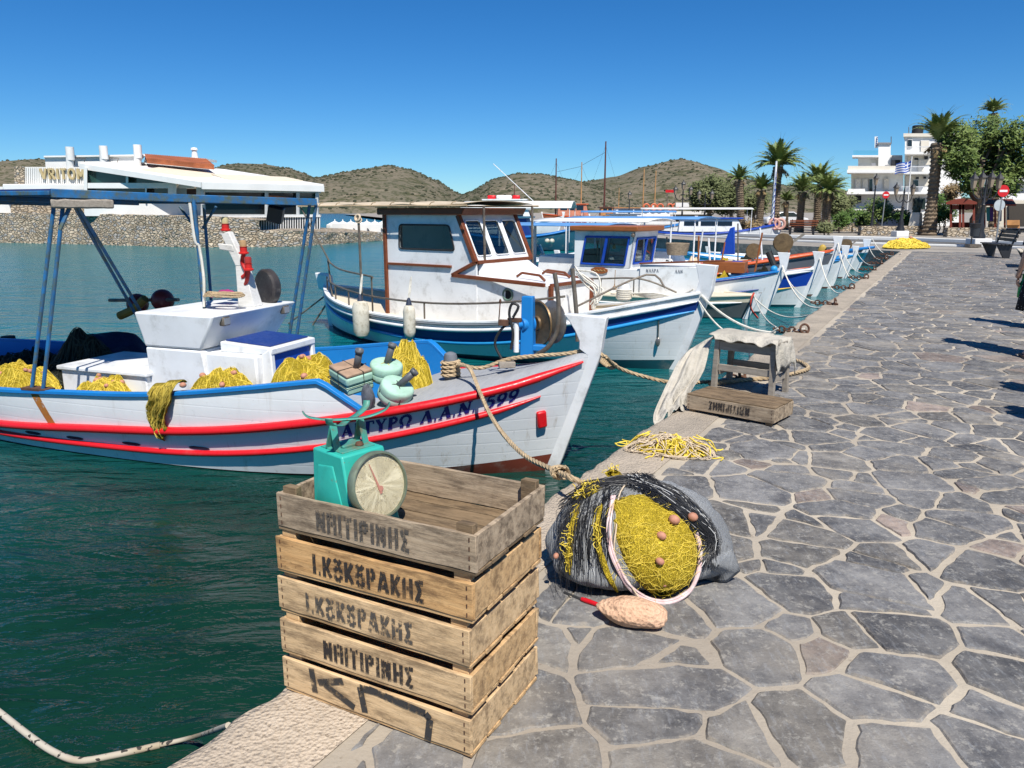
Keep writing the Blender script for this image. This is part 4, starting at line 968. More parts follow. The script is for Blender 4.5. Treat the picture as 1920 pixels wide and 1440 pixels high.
def cap_strip(root, H, zc, wid, m, name='bulwark_cap', t0=0.0, t1=.98, th=.025, n=60, tail=None, sides=(-1, 1)):
    for sd in sides:
        b = MB(); vs = []; fs = []
        for i in range(n + 1):
            t = t0 + (t1 - t0) * i / n; z = zc(t); a = H.p(t, z, sd, .022); c = H.p(t, z, sd, .022 - wid)
            if c.y * sd < 0: c.y = 0
            vs += [a + V((0, 0, -th)), a + V((0, 0, th * .4)), c + V((0, 0, th * .4)), c + V((0, 0, -th))]
        for i in range(n):
            for j in range(4): fs.append((i * 4 + j, i * 4 + (j + 1) % 4, i * 4 + 4 + (j + 1) % 4, i * 4 + 4 + j))
        fs += [(0, 1, 2, 3), (n * 4, n * 4 + 1, n * 4 + 2, n * 4 + 3)]
        b.add(vs, fs); b.build(name, m, root, smooth=40, bev=.005)
def inner_skin(root, H, lo, hi, m, t0, t1, off=.05, name='bulwark_lining', n=50, sides=(-1, 1)):
    for sd in sides:
        b = MB()
        def f(i, j):
            t = t0 + (t1 - t0) * i; z = lo(t) + (hi(t) - lo(t)) * j; p = H.p(t, z, sd, -off); p.y = sd * max(0, p.y * sd); return p
        b.grid(f, n, 4); b.build(name, m, root, smooth=50)
def deck_mesh(root, H, zc, m, t0, t1, camber=.04, name='deck', inset=.02, n=30, mi=0):
    b = MB()
    def f(i, j):
        t = t0 + (t1 - t0) * i; z = zc(t); h = max(0, H.half(t, z) - inset); v = j * 2 - 1
        x = H.xs(z) + (H.xb(z) - H.xs(z)) * t; return V((x, h * v, z + camber * (1 - v * v)))
    b.grid(f, n, 10); return b.build(name, m, root, smooth=50)
def stem(root, H, z0, zdeck, ztop, m, w_=.09, fore=.05, aft=.10, head=(.10, .24), name='stem_post', bend=.0):
    """profile board: a narrow stem below, a broad head above the deck"""
    fr, bk = [], []
    for i in range(13):
        z = z0 + (zdeck - z0) * i / 12; x = H.xb(z); fr.append(V((x + fore, 0, z))); bk.append(V((x - aft, 0, z)))
    xd = H.xb(zdeck); h1, h2 = head
    for k in (.15, .35, .6, .85, 1.0):
        z = zdeck + (ztop - zdeck) * k; e = (k - .5) ** 2
        fr.append(V((xd + fore + H.rake * (z - zdeck) * .4 + bend * k, 0, z + (.0 if k < 1 else -.012))))
        bk.append(V((xd + fore + H.rake * (z - zdeck) * .4 - (h1 + (h2 - h1) * (k ** 1.6)) - .10 * max(0, .35 - k), 0, z)))
    b = MB(); n = len(fr); hw = V((0, w_ / 2, 0)); vs = []; fs = []
    for i in range(n):
        k = .62 if i < 12 else 1
        vs += [fr[i] - hw * k, fr[i] + hw * k, bk[i] + hw, bk[i] - hw]
    for i in range(n - 1):
        for j in range(4): fs.append((i * 4 + j, i * 4 + (j + 1) % 4, i * 4 + 4 + (j + 1) % 4, i * 4 + 4 + j))
    fs += [(0, 1, 2, 3), ((n - 1) * 4, (n - 1) * 4 + 1, (n - 1) * 4 + 2, (n - 1) * 4 + 3)]
    b.add(vs, fs); return b.build(name, m, root, smooth=40, bev=.008)
def sternpost(root, H, zt, m, w_=.08):
    b = MB(); vs = []; fs = []; n = 8
    for i in range(n + 1):
        z = -.3 + (zt + .3) * i / n; x = H.xs(z); vs += [V((x - .05, -w_ / 2, z)), V((x - .05, w_ / 2, z)), V((x + .12, w_ / 2, z)), V((x + .12, -w_ / 2, z))]
    for i in range(n):
        for j in range(4): fs.append((i * 4 + j, i * 4 + (j + 1) % 4, i * 4 + 4 + (j + 1) % 4, i * 4 + 4 + j))
    fs += [(0, 1, 2, 3), tuple(n * 4 + j for j in range(4))]
    b.add(vs, fs); return b.build('stern_post', m, root, bev=.01)

def hullpaint(name, col, streak=(.33, .25, .16), amt=.75, seams=.12):
    t = Nt(name); c = t.mix(t.ramp(t.noise(1.3, 5, .6), .3, .7), sc(col, .92), sc(col, 1.03))
    st_ = t.noise(2.6, 6, .7, (3.5, 3.5, .45)); c = t.mix(t.math('MULTIPLY', t.ramp(st_, .56, .78), amt), c, streak)
    c = t.mix(t.math('MULTIPLY', t.ramp(t.noise(11, 7, .75), .60, .70), .45), c, (.40, .41, .42)); c = t.mix(t.ramp(t.noise(28, 8, .75), .66, .70), c, (.24, .2, .16))
    z = t.n('ShaderNodeSeparateXYZ', Vector=t.co((1, 1, 1), 'Object', False)).outputs[2]
    c = t.mix(t.math('MULTIPLY', t.ramp(z, .11, .02), t.ramp(t.noise(7, 5, .7), .3, .6)), c, (.16, .15, .07))
    wv_ = t.n('ShaderNodeTexWave', Scale=3.1, Distortion=.9, Vector=t.co((.001, .001, 1), 'Object', False), _bands_direction='Z').outputs['Fac']
    MATS[name] = t.out(c, t.ramp(t.noise(20, 4), .3, .7, .32, .55), t.bump(t.ramp(wv_, .0, .06), seams, .006, t.bump(t.noise(26, 5), .12, .004)), 0, .4); return MATS[name]
def paint(name, col, d=.25, rough=.42, sc_=1.6, chip=None, ca=.12): return surf(name, col, .08, (.28, .26, .22), d, chip, ca, rough, .12, sc_, 30)
WHITE = paint('white_boat_paint', (.75, .76, .76), .34); WHITE2 = hullpaint('white_hull_paint', (.73, .745, .75))
RED = paint('red_rail_paint', (.62, .012, .018), .1, .35, 2, (.68, .60, .58), .14)
BLUE = paint('bright_blue_paint', (.012, .19, .52), .12, .42, 2, (.03, .26, .6), .1); NAVY = paint('navy_blue_paint', (.008, .035, .19), .12, .4)
ROYAL = paint('royal_blue_paint', (.008, .055, .36), .12, .4, 3, (.02, .09, .42), .1); SKYB = paint('light_blue_paint', (.02, .27, .58), .12, .4)
ANTIF = paint('red_antifouling', (.17, .035, .018), .4, .7); TEALF = paint('teal_antifouling', (.008, .085, .11), .3, .6)
GREYD = wood('grey_painted_deck', (.36, .37, .38), (.30, .31, .325), (.2, .19, .17), .3, .6, .7, (9, 1.2, 9))
VARN = wood('varnished_brown_trim', (.20, .062, .026), (.13, .036, .016), (.05, .02, .01), .2, 1, .35, (1.2, 9, 9))
VARN2 = wood('varnished_orange_trim', (.33, .11, .035), (.24, .075, .024), (.07, .03, .015), .2, 1, .4)
CREAMP = paint('cream_deck_paint', (.66, .58, .44), .2, .5); ORANGE = paint('orange_rail_paint', (.62, .10, .025), .15, .4)
STEEL = surf('weathered_pipe', (.20, .17, .135), .3, (.10, .05, .03), .4, rough=.5, scale=8, metal=.5)
BLUEPIPE = surf('flaking_blue_pipe', (.012, .13, .33), .25, (.08, .10, .06), .6, (.16, .075, .03), .28, .55, .3, 6, 40)
BLACKR = plain('black_rubber', (.015, .015, .016), .6)
SUNK = plain('dark_interior', (.02, .022, .028), .9)
# ======================= near boat: white and red with a blue inside
H1 = Hull((.37, 6.38, WZ), atan2(-.34, .94), 8.0, 2.36, rake=.34, fl=.89, zt=.75, pb=3.4, pw=2.5, ps=3.0)
for_t = lambda tab: curve([(1 - (1 - t_) * .775, z_) for t_, z_ in tab])
b1 = thing('fishing_boat', 'white fishing boat with two red rails and blue canopy frame, nearest the quayside crates', 'boat', H1.O, H1.ang, 'fishing boats moored along the quay')
rail = for_t([(0, .20), (.14, .20), (.35, .29), (.55, .39), (.73, .56), (.91, .80), (1, 1.02)]); lrail = for_t([(0, .10), (.14, .10), (.35, .12), (.55, .17), (.73, .32), (.91, .60), (1, .84)])
TB0, TB1 = 1 - .295 * .775, 1 - .235 * .775
bul_ = for_t([(-.2, .66), (0, .58), (.14, .56), (.30, .61), (.47, .68), (.70, .88)])
def bul(t): return bul_(t) if t < TB0 else (bul_(TB0) + (rail(TB1) + .03 - bul_(TB0)) * min(1, (t - TB0) / (TB1 - TB0)) if t < TB1 else rail(t) + .03)
wl = curve([(0, .012), (.6, .012), (.80, .03), (.9, .09), (1, .16)])
hull_mesh(b1, H1, [(lambda t: -.45, wl, 4, 1), (wl, lrail, 4, 0), (lrail, rail, 3, 0), (rail, bul, 4, 2)], [WHITE2, ANTIF, hullpaint('white_bulwark_paint', (.76, .77, .77), amt=.35)])
hull_sweep(b1, H1, rail, .046, RED, 'rub_rail', .01, .99, sz=.85); hull_sweep(b1, H1, lrail, .028, RED, 'rub_rail', .01, .965)
cap_strip(b1, H1, bul, .075, BLUE, 'bulwark_cap', 0.0, TB1 - .004, n=90)
floor_ = curve([(0, .22), (1, .22)])
inner_skin(b1, H1, floor_, cadd(bul, -.02), BLUE, .03, TB1, .05)
deck_mesh(b1, H1, floor_, GREYD, .03, TB1, .02, 'well_deck', .03)
deck_mesh(b1, H1, cadd(rail, .028), GREYD, TB1 - .005, .998, .05, 'foredeck', .0, 40)
b = MB(); xk = H1.xs(.5) + (H1.xb(.5) - H1.xs(.5)) * (TB1 - .004); hb = H1.half(TB1, .5) - .02; b.box((xk, 0, .41), (.03, hb * 2, .40)); b.build('bulkhead', BLUE, b1)
stem(b1, H1, -.35, 1.04, 1.37, WHITE, .10, .04, .07, (.16, .36)); sternpost(b1, H1, .95, WHITE)
# name painted between the rails
mid = cmix(rail, lrail, .5); b = MB()
th = .105; ln = letters(MB(), 'APGYPW L.A.N. 599', SERIF, th, .02, lambda a, c, l: V((a, c, 0)), .10, wx=1.06)
x0_ = -1.53; kx = 1.34 / ln
def onh(a, c, l):
    x = x0_ + a * kx; t = H1.t_of(x, .5); t = H1.t_of(x, mid(t)); z = mid(t) - th * .47 + c
    return H1.p(t, z, -1, .004 + l)
letters(b, 'APGYPW L.A.N. 599', SERIF, th, .023, onh, .10, wx=1.06); b.build('name_lettering', plain('navy_lettering', (.012, .012, .16), .45), b1, smooth=0, fix=False)
for tt in (.40, .467, .64, .55):                                # scuppers
    b = MB(); n_ = 14
    f = lambda a, c: H1.p(tt + (a / 8.0), lrail(tt) + .050 + c, -1, .003)
    out = [f(.075 * cos(2 * pi * i / n_) + (.03 if cos(2 * pi * i / n_) > 0 else -.03), .016 * sin(2 * pi * i / n_)) for i in range(n_)]
    b.add(out, [tuple(range(n_))]); b.build('scupper', plain('scupper_dark', (.006, .008, .03), .8), b1, smooth=0)
b = MB(); c = H1.p(.973, .50, -1, .0); c2 = H1.p(.988, .50, -1, .0); an = atan2(c2.y - c.y, c2.x - c.x); b.box(c + V((0, -.018, 0)), (.085, .045, .15), (R(8), R(-8), an)); b.build('hull_block', RED, b1, bev=.016, segs=3)
b = MB(); c = H1.hit(1062, 672, y=-.1); b.box(H1.hit(950, 683, z=.92), (.14, .10, .05), (0, 0, .5)); b.build('deck_chock', WD_DRIFT, b1, bev=.006)
# rust streak under the canopy post
b = MB()
tp = H1.t_of(-4.62, .6)
for k in range(8):
    a0, a1 = k / 8, (k + 1) / 8; zz = lambda a: bul(tp) - .03 - a * (bul(tp) - rail(tp) - .06)
    b.add([H1.p(tp - .006 + a0 * .016, zz(a0), -1, .003), H1.p(tp + .006 + a0 * .016, zz(a0), -1, .003), H1.p(tp + .006 + a1 * .016, zz(a1), -1, .003), H1.p(tp - .006 + a1 * .016, zz(a1), -1, .003)], [(0, 1, 2, 3)])
b.build('rust_streak', worn('rust_stain', (.42, .16, .035), .7, 18), b1, smooth=0, fix=False)
# engine casing
b = MB(); b.hexa([(-3.98, -.43, .22), (-3.24, -.43, .22), (-3.24, .66, .22), (-3.98, .66, .22), (-4.0, -.45, .92), (-3.32, -.45, .92), (-3.32, .70, .92), (-4.0, .70, .92)])
b.hexa([(-4.0, -.452, .925), (-3.33, -.452, .925), (-3.33, .70, .925), (-4.0, .70, .925), (-4.06, -.49, 1.26), (-3.12, -.49, 1.26), (-3.12, .78, 1.26), (-4.06, .78, 1.26)])
cas = b.build('engine_casing', WHITE, b1, bev=.02)
b = MB(); b.box((-4.02, -.30, 1.02), (.0, .0, .0)) if 0 else None
b.hexa([(-3.32, -.42, .22), (-2.72, -.42, .22), (-2.72, .40, .22), (-3.32, .40, .22), (-3.32, -.42, .90), (-2.74, -.42, .90), (-2.74, .40, .90), (-3.32, .40, .90)])
b.build('lower_casing', WHITE, b1, bev=.02)
ht = b = MB(); b.hexa([(-3.2, -.34, .90), (-2.62, -.34, .90), (-2.62, .36, .90), (-3.2, .36, .90), (-3.2, -.34, 1.0), (-2.62, -.34, .965), (-2.62, .36, .965), (-3.2, .36, 1.0)])
for y in (-.345, .30): b.hexa([(-2.74, y, .25), (-2.60, y, .25), (-2.60, y + .06, .25), (-2.74, y + .06, .25), (-2.74, y, .90), (-2.63, y, .97), (-2.63, y + .06, .97), (-2.74, y + .06, .90)])
hat = b.build('hatch_frame', WHITE, b1, bev=.012)
b = MB(); b.hexa([(-2.69, -.28, .26), (-2.635, -.28, .26), (-2.635, .295, .26), (-2.69, .295, .26), (-2.69, -.28, .895), (-2.65, -.28, .895), (-2.65, .295, .895), (-2.69, .295, .895)]); b.build('hatch_door', ROYAL, hat, bev=.004)
b = MB(); b.box((-2.92, .01, .992), (.5, .60, .012), (0, R(3.4), 0)); b.build('hatch_lid', NAVY, hat, bev=.003)
b = MB(); b.box((-4.53, -.10, .42), (1.10, .80, .42)); b.box((-4.53, -.10, .655), (1.16, .86, .045)); b.build('locker', WHITE, b1, bev=.012)
for (y) in (-.30, .62):
    b = MB(); b.box((-3.155, y, 1.19), (.05, .10, .085)); o = b.build('deck_lamp', STEEL, b1, bev=.01)
    b = MB(); b.box((-3.128, y, 1.19), (.012, .075, .06)); b.build('lens', plain('lamp_lens', (.25, .27, .3), .15), o)
# forked post with lanterns
b = MB(); b.hexa([(-3.42, .22, 1.26), (-3.22, .22, 1.26), (-3.22, .36, 1.26), (-3.42, .36, 1.26), (-3.44, .25, 1.66), (-3.33, .25, 1.66), (-3.33, .34, 1.66), (-3.44, .34, 1.66)])
b.hexa([(-3.44, .25, 1.66), (-3.33, .25, 1.66), (-3.33, .34, 1.66), (-3.44, .34, 1.66), (-3.60, .26, 1.98), (-3.50, .26, 2.0), (-3.50, .33, 2.0), (-3.60, .33, 1.98)])
b.hexa([(-3.62, .25, 1.82), (-3.44, .25, 1.80), (-3.44, .34, 1.80), (-3.62, .34, 1.82), (-3.64, .25, 1.88), (-3.46, .25, 1.87), (-3.46, .34, 1.87), (-3.64, .34, 1.88)])
b.build('forked_post', wood('chalky_white_timber', (.70, .69, .66), (.58, .56, .52), (.3, .26, .2), .3), b1, bev=.008)
LRED = surf('lantern_red', (.50, .02, .015), .2, (.2, .03, .02), .2, rough=.4); LCAP = plain('lantern_amber', (.42, .26, .12), .25)
def lantern(p, k=1.0, m2=LCAP):
    b = MB(); b.lathe([(.03, -.02), (.05, -.012), (.05, .0), (.036, .006), (.036, .05), (.042, .056)], 14, MX.Translation(p)); o = b.build('lantern', LRED, b1)
    b = MB(); b.lathe([(.034, .056), (.036, .10), (.03, .118), (.001, .122)], 14, MX.Translation(p)); b.build('lantern_lens', m2, o)
lantern(V((-3.56, .295, 2.02)), m2=plain('lantern_straw', (.50, .42, .22), .3)); lantern(V((-3.30, .22, 1.80))); lantern(V((-3.24, .20, 1.64)), m2=plain('lantern_dark_red', (.35, .03, .02), .25))
b = MB(); b.tube(spline([(-3.30, .22, 1.79), (-3.34, .24, 1.70), (-3.30, .24, 1.60), (-3.36, .25, 1.55)]), .022, 8); b.tube(spline([(-3.24, .2, 1.63), (-3.28, .22, 1.54), (-3.33, .25, 1.48)]), .02, 8); b.build('lantern_bracket', LRED, b1)
b = MB(); b.lathe([(.001, -.05), (.17, -.05), (.19, -.03), (.19, .03), (.17, .05), (.001, .05)], 28, MX.Translation((-3.35, .62, 1.42)) @ MX.Rotation(R(70), 4, 'Z') @ MX.Rotation(R(90), 4, 'Y')); b.build('net_drum', surf('dark_drum', (.04, .035, .035), .3, (.25, .24, .22), .3, rough=.5, scale=6), b1)
# canopy frame and roof (local z above water)
rp = [V((-4.22, -1.08, 2.36)), V((-3.64, -.05, 2.325)), V((-3.02, 1.10, 2.30)), V((-3.9, 1.25, 2.30)), V((-6.9, 1.0, 2.32)), V((-7.1, -1.14, 2.36))]
CANB = surf('blue_canopy_sheet', (.010, .035, .16), .25, (.06, .06, .06), .3, rough=.7, scale=3)
b = MB(); top = [rp[0], rp[1], rp[2], rp[4], rp[5]]; n_ = len(top)
b.add([p + V((0, 0, .025)) for p in top] + [p + V((0, 0, -.012)) for p in top], [tuple(range(n_)), tuple(range(2 * n_ - 1, n_ - 1, -1))] + [(i, (i + 1) % n_, n_ + (i + 1) % n_, n_ + i) for i in range(n_)])
b.build('canopy_roof', CANB, b1)
b = MB()
for a, c in ((0, 1), (1, 2), (2, 4), (4, 5), (5, 0)): b.bar(rp[a] - V((0, 0, .01)), rp[c] - V((0, 0, .01)), .045, .075 if a < 2 else .04)
for k in (.3, .55, .8): b.bar(rp[0].lerp(rp[5], k) - V((0, 0, .045)), rp[1].lerp(rp[4], k) - V((0, 0, .045)), .035, .045)
b.build('canopy_frame', BLUEPIPE, b1, bev=.006)
b = MB(); plank(b, rp[0] + V((.0, -.01, -.10)), rp[0].lerp(rp[1], .42) + V((.05, -.06, -.085)), .10, .075, 3, .006); b.build('driftwood_beam', WD_DRIFT, b1, bev=.012)
tnear = H1.t_of(-4.70, .6); gb = H1.p(tnear, bul(tnear), -1, -.02)
def poles(pairs, r_=.0175):
    for a, c in pairs:
        b = MB(); b.tube([a, c], r_, 10); b.build('canopy_post', BLUEPIPE, b1)
poles([(gb + V((.02, 0, 0)), rp[0] + V((-.07, .10, -.03))), (gb + V((.16, 0, 0)), rp[0] + V((.035, .10, -.03)))])
b = MB(); b.box(gb + V((.09, .01, .02)), (.30, .11, .02)); b.build('post_foot', RUST, b1)
tf = H1.t_of(-4.7, .6); gf = H1.p(tf, bul(tf), 1, -.03); poles([(gf, V((gf.x + .03, gf.y, 2.27))), (gf + V((.13, 0, 0)), V((gf.x + .15, gf.y, 2.27)))])
tf = H1.t_of(-3.55, .6); gf2 = H1.p(tf, bul(tf), 1, -.03); poles([(gf2, rp[2] + V((-.06, -.03, -.03))), (gf2 + V((.10, 0, 0)), rp[2] + V((.0, 0, -.03)))])
pz = V((-3.62, -.03, 1.25)); poles([(pz, rp[1] + V((.02, 0, -.02)))], .018)
b = MB(); b.tube(spline([rp[1] + V((.0, -.03, -.05)), rp[1] + V((.02, -.03, -.4)), pz + V((.02, -.02, .6)), pz + V((.05, -.03, .3)), pz + V((.02, -.03, .03))]), .014, 6); b.build('hanging_cable', ROPEW, b1)
b = MB()   # dark raking braces of the canopy
for k in (0, .12): b.tube([rp[0] + V((-.10 + k * .3, .3, -.1)), V((-5.35 + k, .95, .70))], .017, 8)
for s_ in (-1, 1): b.tube([gf + V((.06 + s_ * .05, 0, 1.42)), gf + V((.06 + s_ * .26, 0, 1.66))], .016, 6)
b.tube([rp[0] + V((.03, .02, -.32)), rp[0].lerp(rp[1], .14) + V((0, 0, -.06))], .018, 8)
b.build('canopy_brace', BLUEPIPE, b1)
b = MB(); p = H1.hit(517, 402, y=.95); b.box(p, (.16, .12, .17), (R(10), R(15), .4)); b.build('flood_lamp', plain('flood_lamp_black', (.02, .02, .022), .4), b1, bev=.015)
# hauler on the foredeck
b = MB(); wz_ = .99; wc = H1.hit(990, 655, y=.22); b.hexa([wc + V(q) for q in ((-.06, -.05, -.06), (.06, -.05, -.06), (.06, .05, -.06), (-.06, .05, -.06), (-.05, -.035, .47), (.05, -.035, .47), (.05, .035, .47), (-.05, .035, .47))]); b.bar(wc + V((-.16, 0, .02)), wc + V((.16, .02, .02)), .09, .05)
win = b.build('hauler_post', BLUE, b1, bev=.006)
ax = V((.60, .78, 0)).normalized(); dc = H1.hit(1010, 606, y=.32); rot = ax.to_track_quat('Z', 'Y').to_matrix().to_4x4()
BRZ = surf('bronze_disc', (.20, .13, .065), .25, (.08, .05, .03), .4, rough=.45, scale=9, metal=.5); STL = surf('steel_disc', (.33, .31, .28), .2, (.15, .10, .07), .4, rough=.38, scale=9, metal=.7)
b = MB(); b.lathe([(.001, -.035), (.06, -.035), (.07, -.02), (.17, .0), (.195, -.01), (.20, .004), (.19, .014), (.06, .05), (.001, .05)], 36, MX.Translation(dc) @ rot); b.build('hauler_disc', BRZ, win)
b = MB(); b.lathe([(.001, .09), (.06, .09), (.18, .14), (.195, .15), (.19, .165), (.10, .175), (.001, .178)], 36, MX.Translation(dc) @ rot); b.build('hauler_disc', STL, win)
b = MB(); b.lathe([(.03, -.14), (.055, -.14), (.06, -.12), (.06, -.05), (.075, -.045), (.075, -.03)], 16, MX.Translation(dc + V((-.03, -.03, .0))) @ rot); b.lathe([(.001, -.20), (.03, -.20), (.03, -.14)], 12, MX.Translation(dc + V((-.03, -.03, 0))) @ rot); b.build('hydraulic_motor', BLUE, win)
b = MB()
t1 = [H1.hit(1040, 512, y=.12), H1.hit(1047, 565, y=.12), H1.hit(1046, 615, y=.12), H1.hit(1030, 648, y=.12), H1.hit(1008, 664, y=.15)]
b.tube(spline(t1, 5), .020, 10); b.build('guide_tube', STEEL, win)
t2 = [H1.hit(1073, 503, y=.42), H1.hit(1081, 590, y=.42), H1.hit(1083, 640, y=.42)]; b = MB(); b.tube(spline(t2, 4), .020, 10); b.build('guide_tube', STEEL, win)
b = MB()
for pts in ([(958, 602), (938, 620), (928, 645), (940, 672), (948, 690)], [(962, 595), (972, 575), (960, 570), (955, 590), (962, 625), (958, 655)]): b.tube(spline([H1.hit(x, y, y=.02) for x, y in pts], 5), .012, 7)
b.build('hydraulic_hose', BLACKR, win)
b = MB(); lv = [H1.hit(935, 605, y=.0), H1.hit(938, 565, y=.0)]; b.tube(lv, .006, 6); b.ball(lv[1], .012, 10, (1, 1, 1.8)); b.box(H1.hit(945, 605, y=.02), (.09, .05, .05)); b.box(H1.hit(965, 600, y=.04), (.12, .04, .035)); b.build('control_valve', RUST, win, bev=.004)
b = MB(); p = H1.hit(968, 660, y=.05); b.tube([p, p + V((0, 0, .26))], .024, 10); b.build('valve_stand', WHITE, win)
# bollard
bc = H1.hit(845, 690, y=-.02); b = MB(); b.lathe([(.055, -.1), (.06, .1), (.052, .13), (.02, .145), (.001, .147)], 14, MX.Translation(bc)); b.build('bollard', surf('grey_bollard', (.16, .17, .19), .3, rough=.7), b1)
# ---- things lying in the boat
def W1(p): return H1.m @ V(p)
def in_boat(o, p, rz=0): o.location = W1(p); o.rotation_euler = (0, 0, H1.ang + rz)
GN = 'heaps of yellow fishing net'
def gpos(px, py, y): return W1(H1.hit(px, py, y=y))
for lb, px, py, y, rx, ry, h, sd, nf in (('yellow net heap at the left edge behind the blue canopy posts', 40, 712, -.62, .42, .25, .20, 21, 5), ('yellow net heap with round floats in front of the white locker', 195, 733, -.66, .33, .2, .17, 22, 9),
        ('yellow net heap along the gunwale below the white engine casing', 420, 727, -.74, .33, .2, .19, 23, 4), ('yellow net heap in front of the royal blue hatch door', 575, 706, -.60, .36, .22, .21, 24, 4)):
    p = gpos(px, py, y); netpile(lb, p - V((0, 0, .10)), rx, ry, h + .06, sd, H1.ang + .1, 150, .0019, nf, GN, fr=.028)
p = gpos(765, 715, -.18); netpile('bright yellow net heap behind the mint floats on the foredeck', p - V((0, 0, .06)), .24, .2, .37, 26, H1.ang, 150, .0019, 0, GN)
p = gpos(180, 700, .35); netpile('dark net heap in the shade under the canopy', p - V((0, 0, .3)), .75, .5, .62, 31, H1.ang, 200, .004, 0, 'dark nets in the stern', (NETD, NETDS))
tb_ = MB(); tp_ = H1.hit(200, 640, y=.55)
tb_.grid(lambda u, v: W1(V((tp_.x + (u - .5) * 1.2, .55 + (v - .5) * .7, .40 + .42 * (1 - (2 * u - 1) ** 2) ** .6 * (1 - (2 * v - 1) ** 4) + .10 * NZ.noise(V((u * 5, v * 4, 2)))))), 24, 18); tb_.build('darkening_tarpaulin', surf('navy_tarp', (.012, .018, .055), .3, rough=.75, scale=4), label='navy tarpaulin heap added to darken the stern beside the white casing', cat='tarpaulin', smooth=80)  # dark tarpaulin added to give the dim look under the canopy
p = gpos(45, 690, .45); netpile('second dark net heap added to darken the left edge of the boat', p - V((0, 0, .35)), .8, .5, .55, 33, H1.ang, 160, .004, 0, 'dark nets in the stern', (NETD, NETDS))  # extra dark heap, put in so the stern looks dim
# draped net over the gunwale
dr = thing('draped_net', 'mustard net hanging over the gunwale of the red railed boat', 'net', (0, 0, 0), 0, GN)
td = H1.t_of(-3.13, .65)
def drf(u, v):
    w_ = .125 * (1 - .55 * max(0, v - .25)) * (1 + .2 * NZ.noise(V((v * 5, 2, 3)))); tt = td + (u - .5) * 2 * w_ / 8.2 + .004 * sin(v * 6)
    if v < .22: k = v / .22; q_ = H1.p(tt, bul(tt), -1, -.16 + .19 * k); q_.z += .04 + .035 * sin(k * pi) + (u > .5) * .02
    else: k = (v - .22) / .78; z = bul(tt) - k * .47 * (1 - .25 * abs(u - .45) * 2); q_ = H1.p(tt, z, -1, .035 + .02 * sin(u * 19 + v * 3) + .02 * NZ.noise(V((u * 7, v * 7, 2)))); q_.z = z + .03
    return W1(q_)
b = MB(); b.grid(drf, 26, 30); b.build('net_bundle', netmat('mustard_net', (.48, .37, .04), (.36, .27, .03)), dr, smooth=80, solid=.01)
b = MB(); q = random.Random(4)
for _ in range(230):
    u, v = q.random(), q.uniform(0, .6); pts = []
    for k in range(7): pts.append(drf(min(1, max(0, u + q.uniform(-.05, .05))), min(1.03, v + k * .065)) - V((0, .010 + q.uniform(0, .014), 0)))
    b.tube(pts, .0022, 3, caps=False)
b.build('loose_strands', surf('mustard_twine', (.55, .42, .07), .3, rough=.8, scale=20), dr, smooth=80, fix=False)
for (px, py) in ((343, 722), (292, 778)):
    MB().ball(W1(H1.hit(px, py, y=-1.16 if py < 750 else -1.2)), .03, 12, (1, .8, .8)).build('net_float', PINKF, dr)
# marker floats with pipe handles
MINT = surf('mint_foam', (.36, .56, .44), .15, (.22, .30, .22), .3, rough=.9, scale=8, bscale=60, bump=.4); TOPB = surf('brown_foam_top', (.36, .24, .16), .25, (.2, .13, .08), .3, rough=.9, scale=9); PIPE = surf('grey_pipe', (.10, .105, .115), .15, rough=.5); CORD = plain('dark_cord', (.05, .04, .03), .8)
def pipe(root, a, c, r_=.026):
    b = MB(); a, c = V(a), V(c); b.tube([a, c], r_, 14, caps=False); d = (c - a).normalized(); b.tube([c - d * .03, c], r_ * 1.25, 14, caps=False); b.build('pipe_handle', PIPE, root, solid=.006)
def cordloops(root, pts_list, m, r_=.004):
    b = MB()
    for pts in pts_list: b.tube(pts, r_, 5, closed=True)
    b.build('lashing', m, root, smooth=80)
GF = 'foam marker floats with grey pipe handles'
p = gpos(660, 722, -.72); f1 = thing('marker_float', 'square mint foam float with brown top and grey pipe', 'float', p - V((0, 0, .03)), H1.ang + R(-28), GF)
f1.rotation_euler.x = R(8); f1.rotation_euler.y = R(10)
for z, mm in ((.055, MINT), (.135, MINT)):
    b = MB(); b.box((0, 0, z), (.30, .25, .075)); b.build('foam_slab', mm, f1, bev=.02, segs=3)
b = MB(); b.box((0, 0, .185), (.29, .24, .03)); b.build('top_slab', TOPB, f1, bev=.01); pipe(f1, (.04, .03, .18), (.07, .06, .36))
cordloops(f1, [[V((x, y, z)) for x, y, z in ((-.155, .02, .0), (.155, .03, .0), (.155, .03, .20), (-.155, .02, .20))], [V((x, y, z)) for x, y, z in ((.02, -.13, .01), (.03, .13, .01), (.03, .13, .204), (.02, -.13, .204))], [V((x, y, .09)) for x, y in ((-.156, -.13), (.156, -.13), (.156, .13), (-.156, .13))]], CORD)
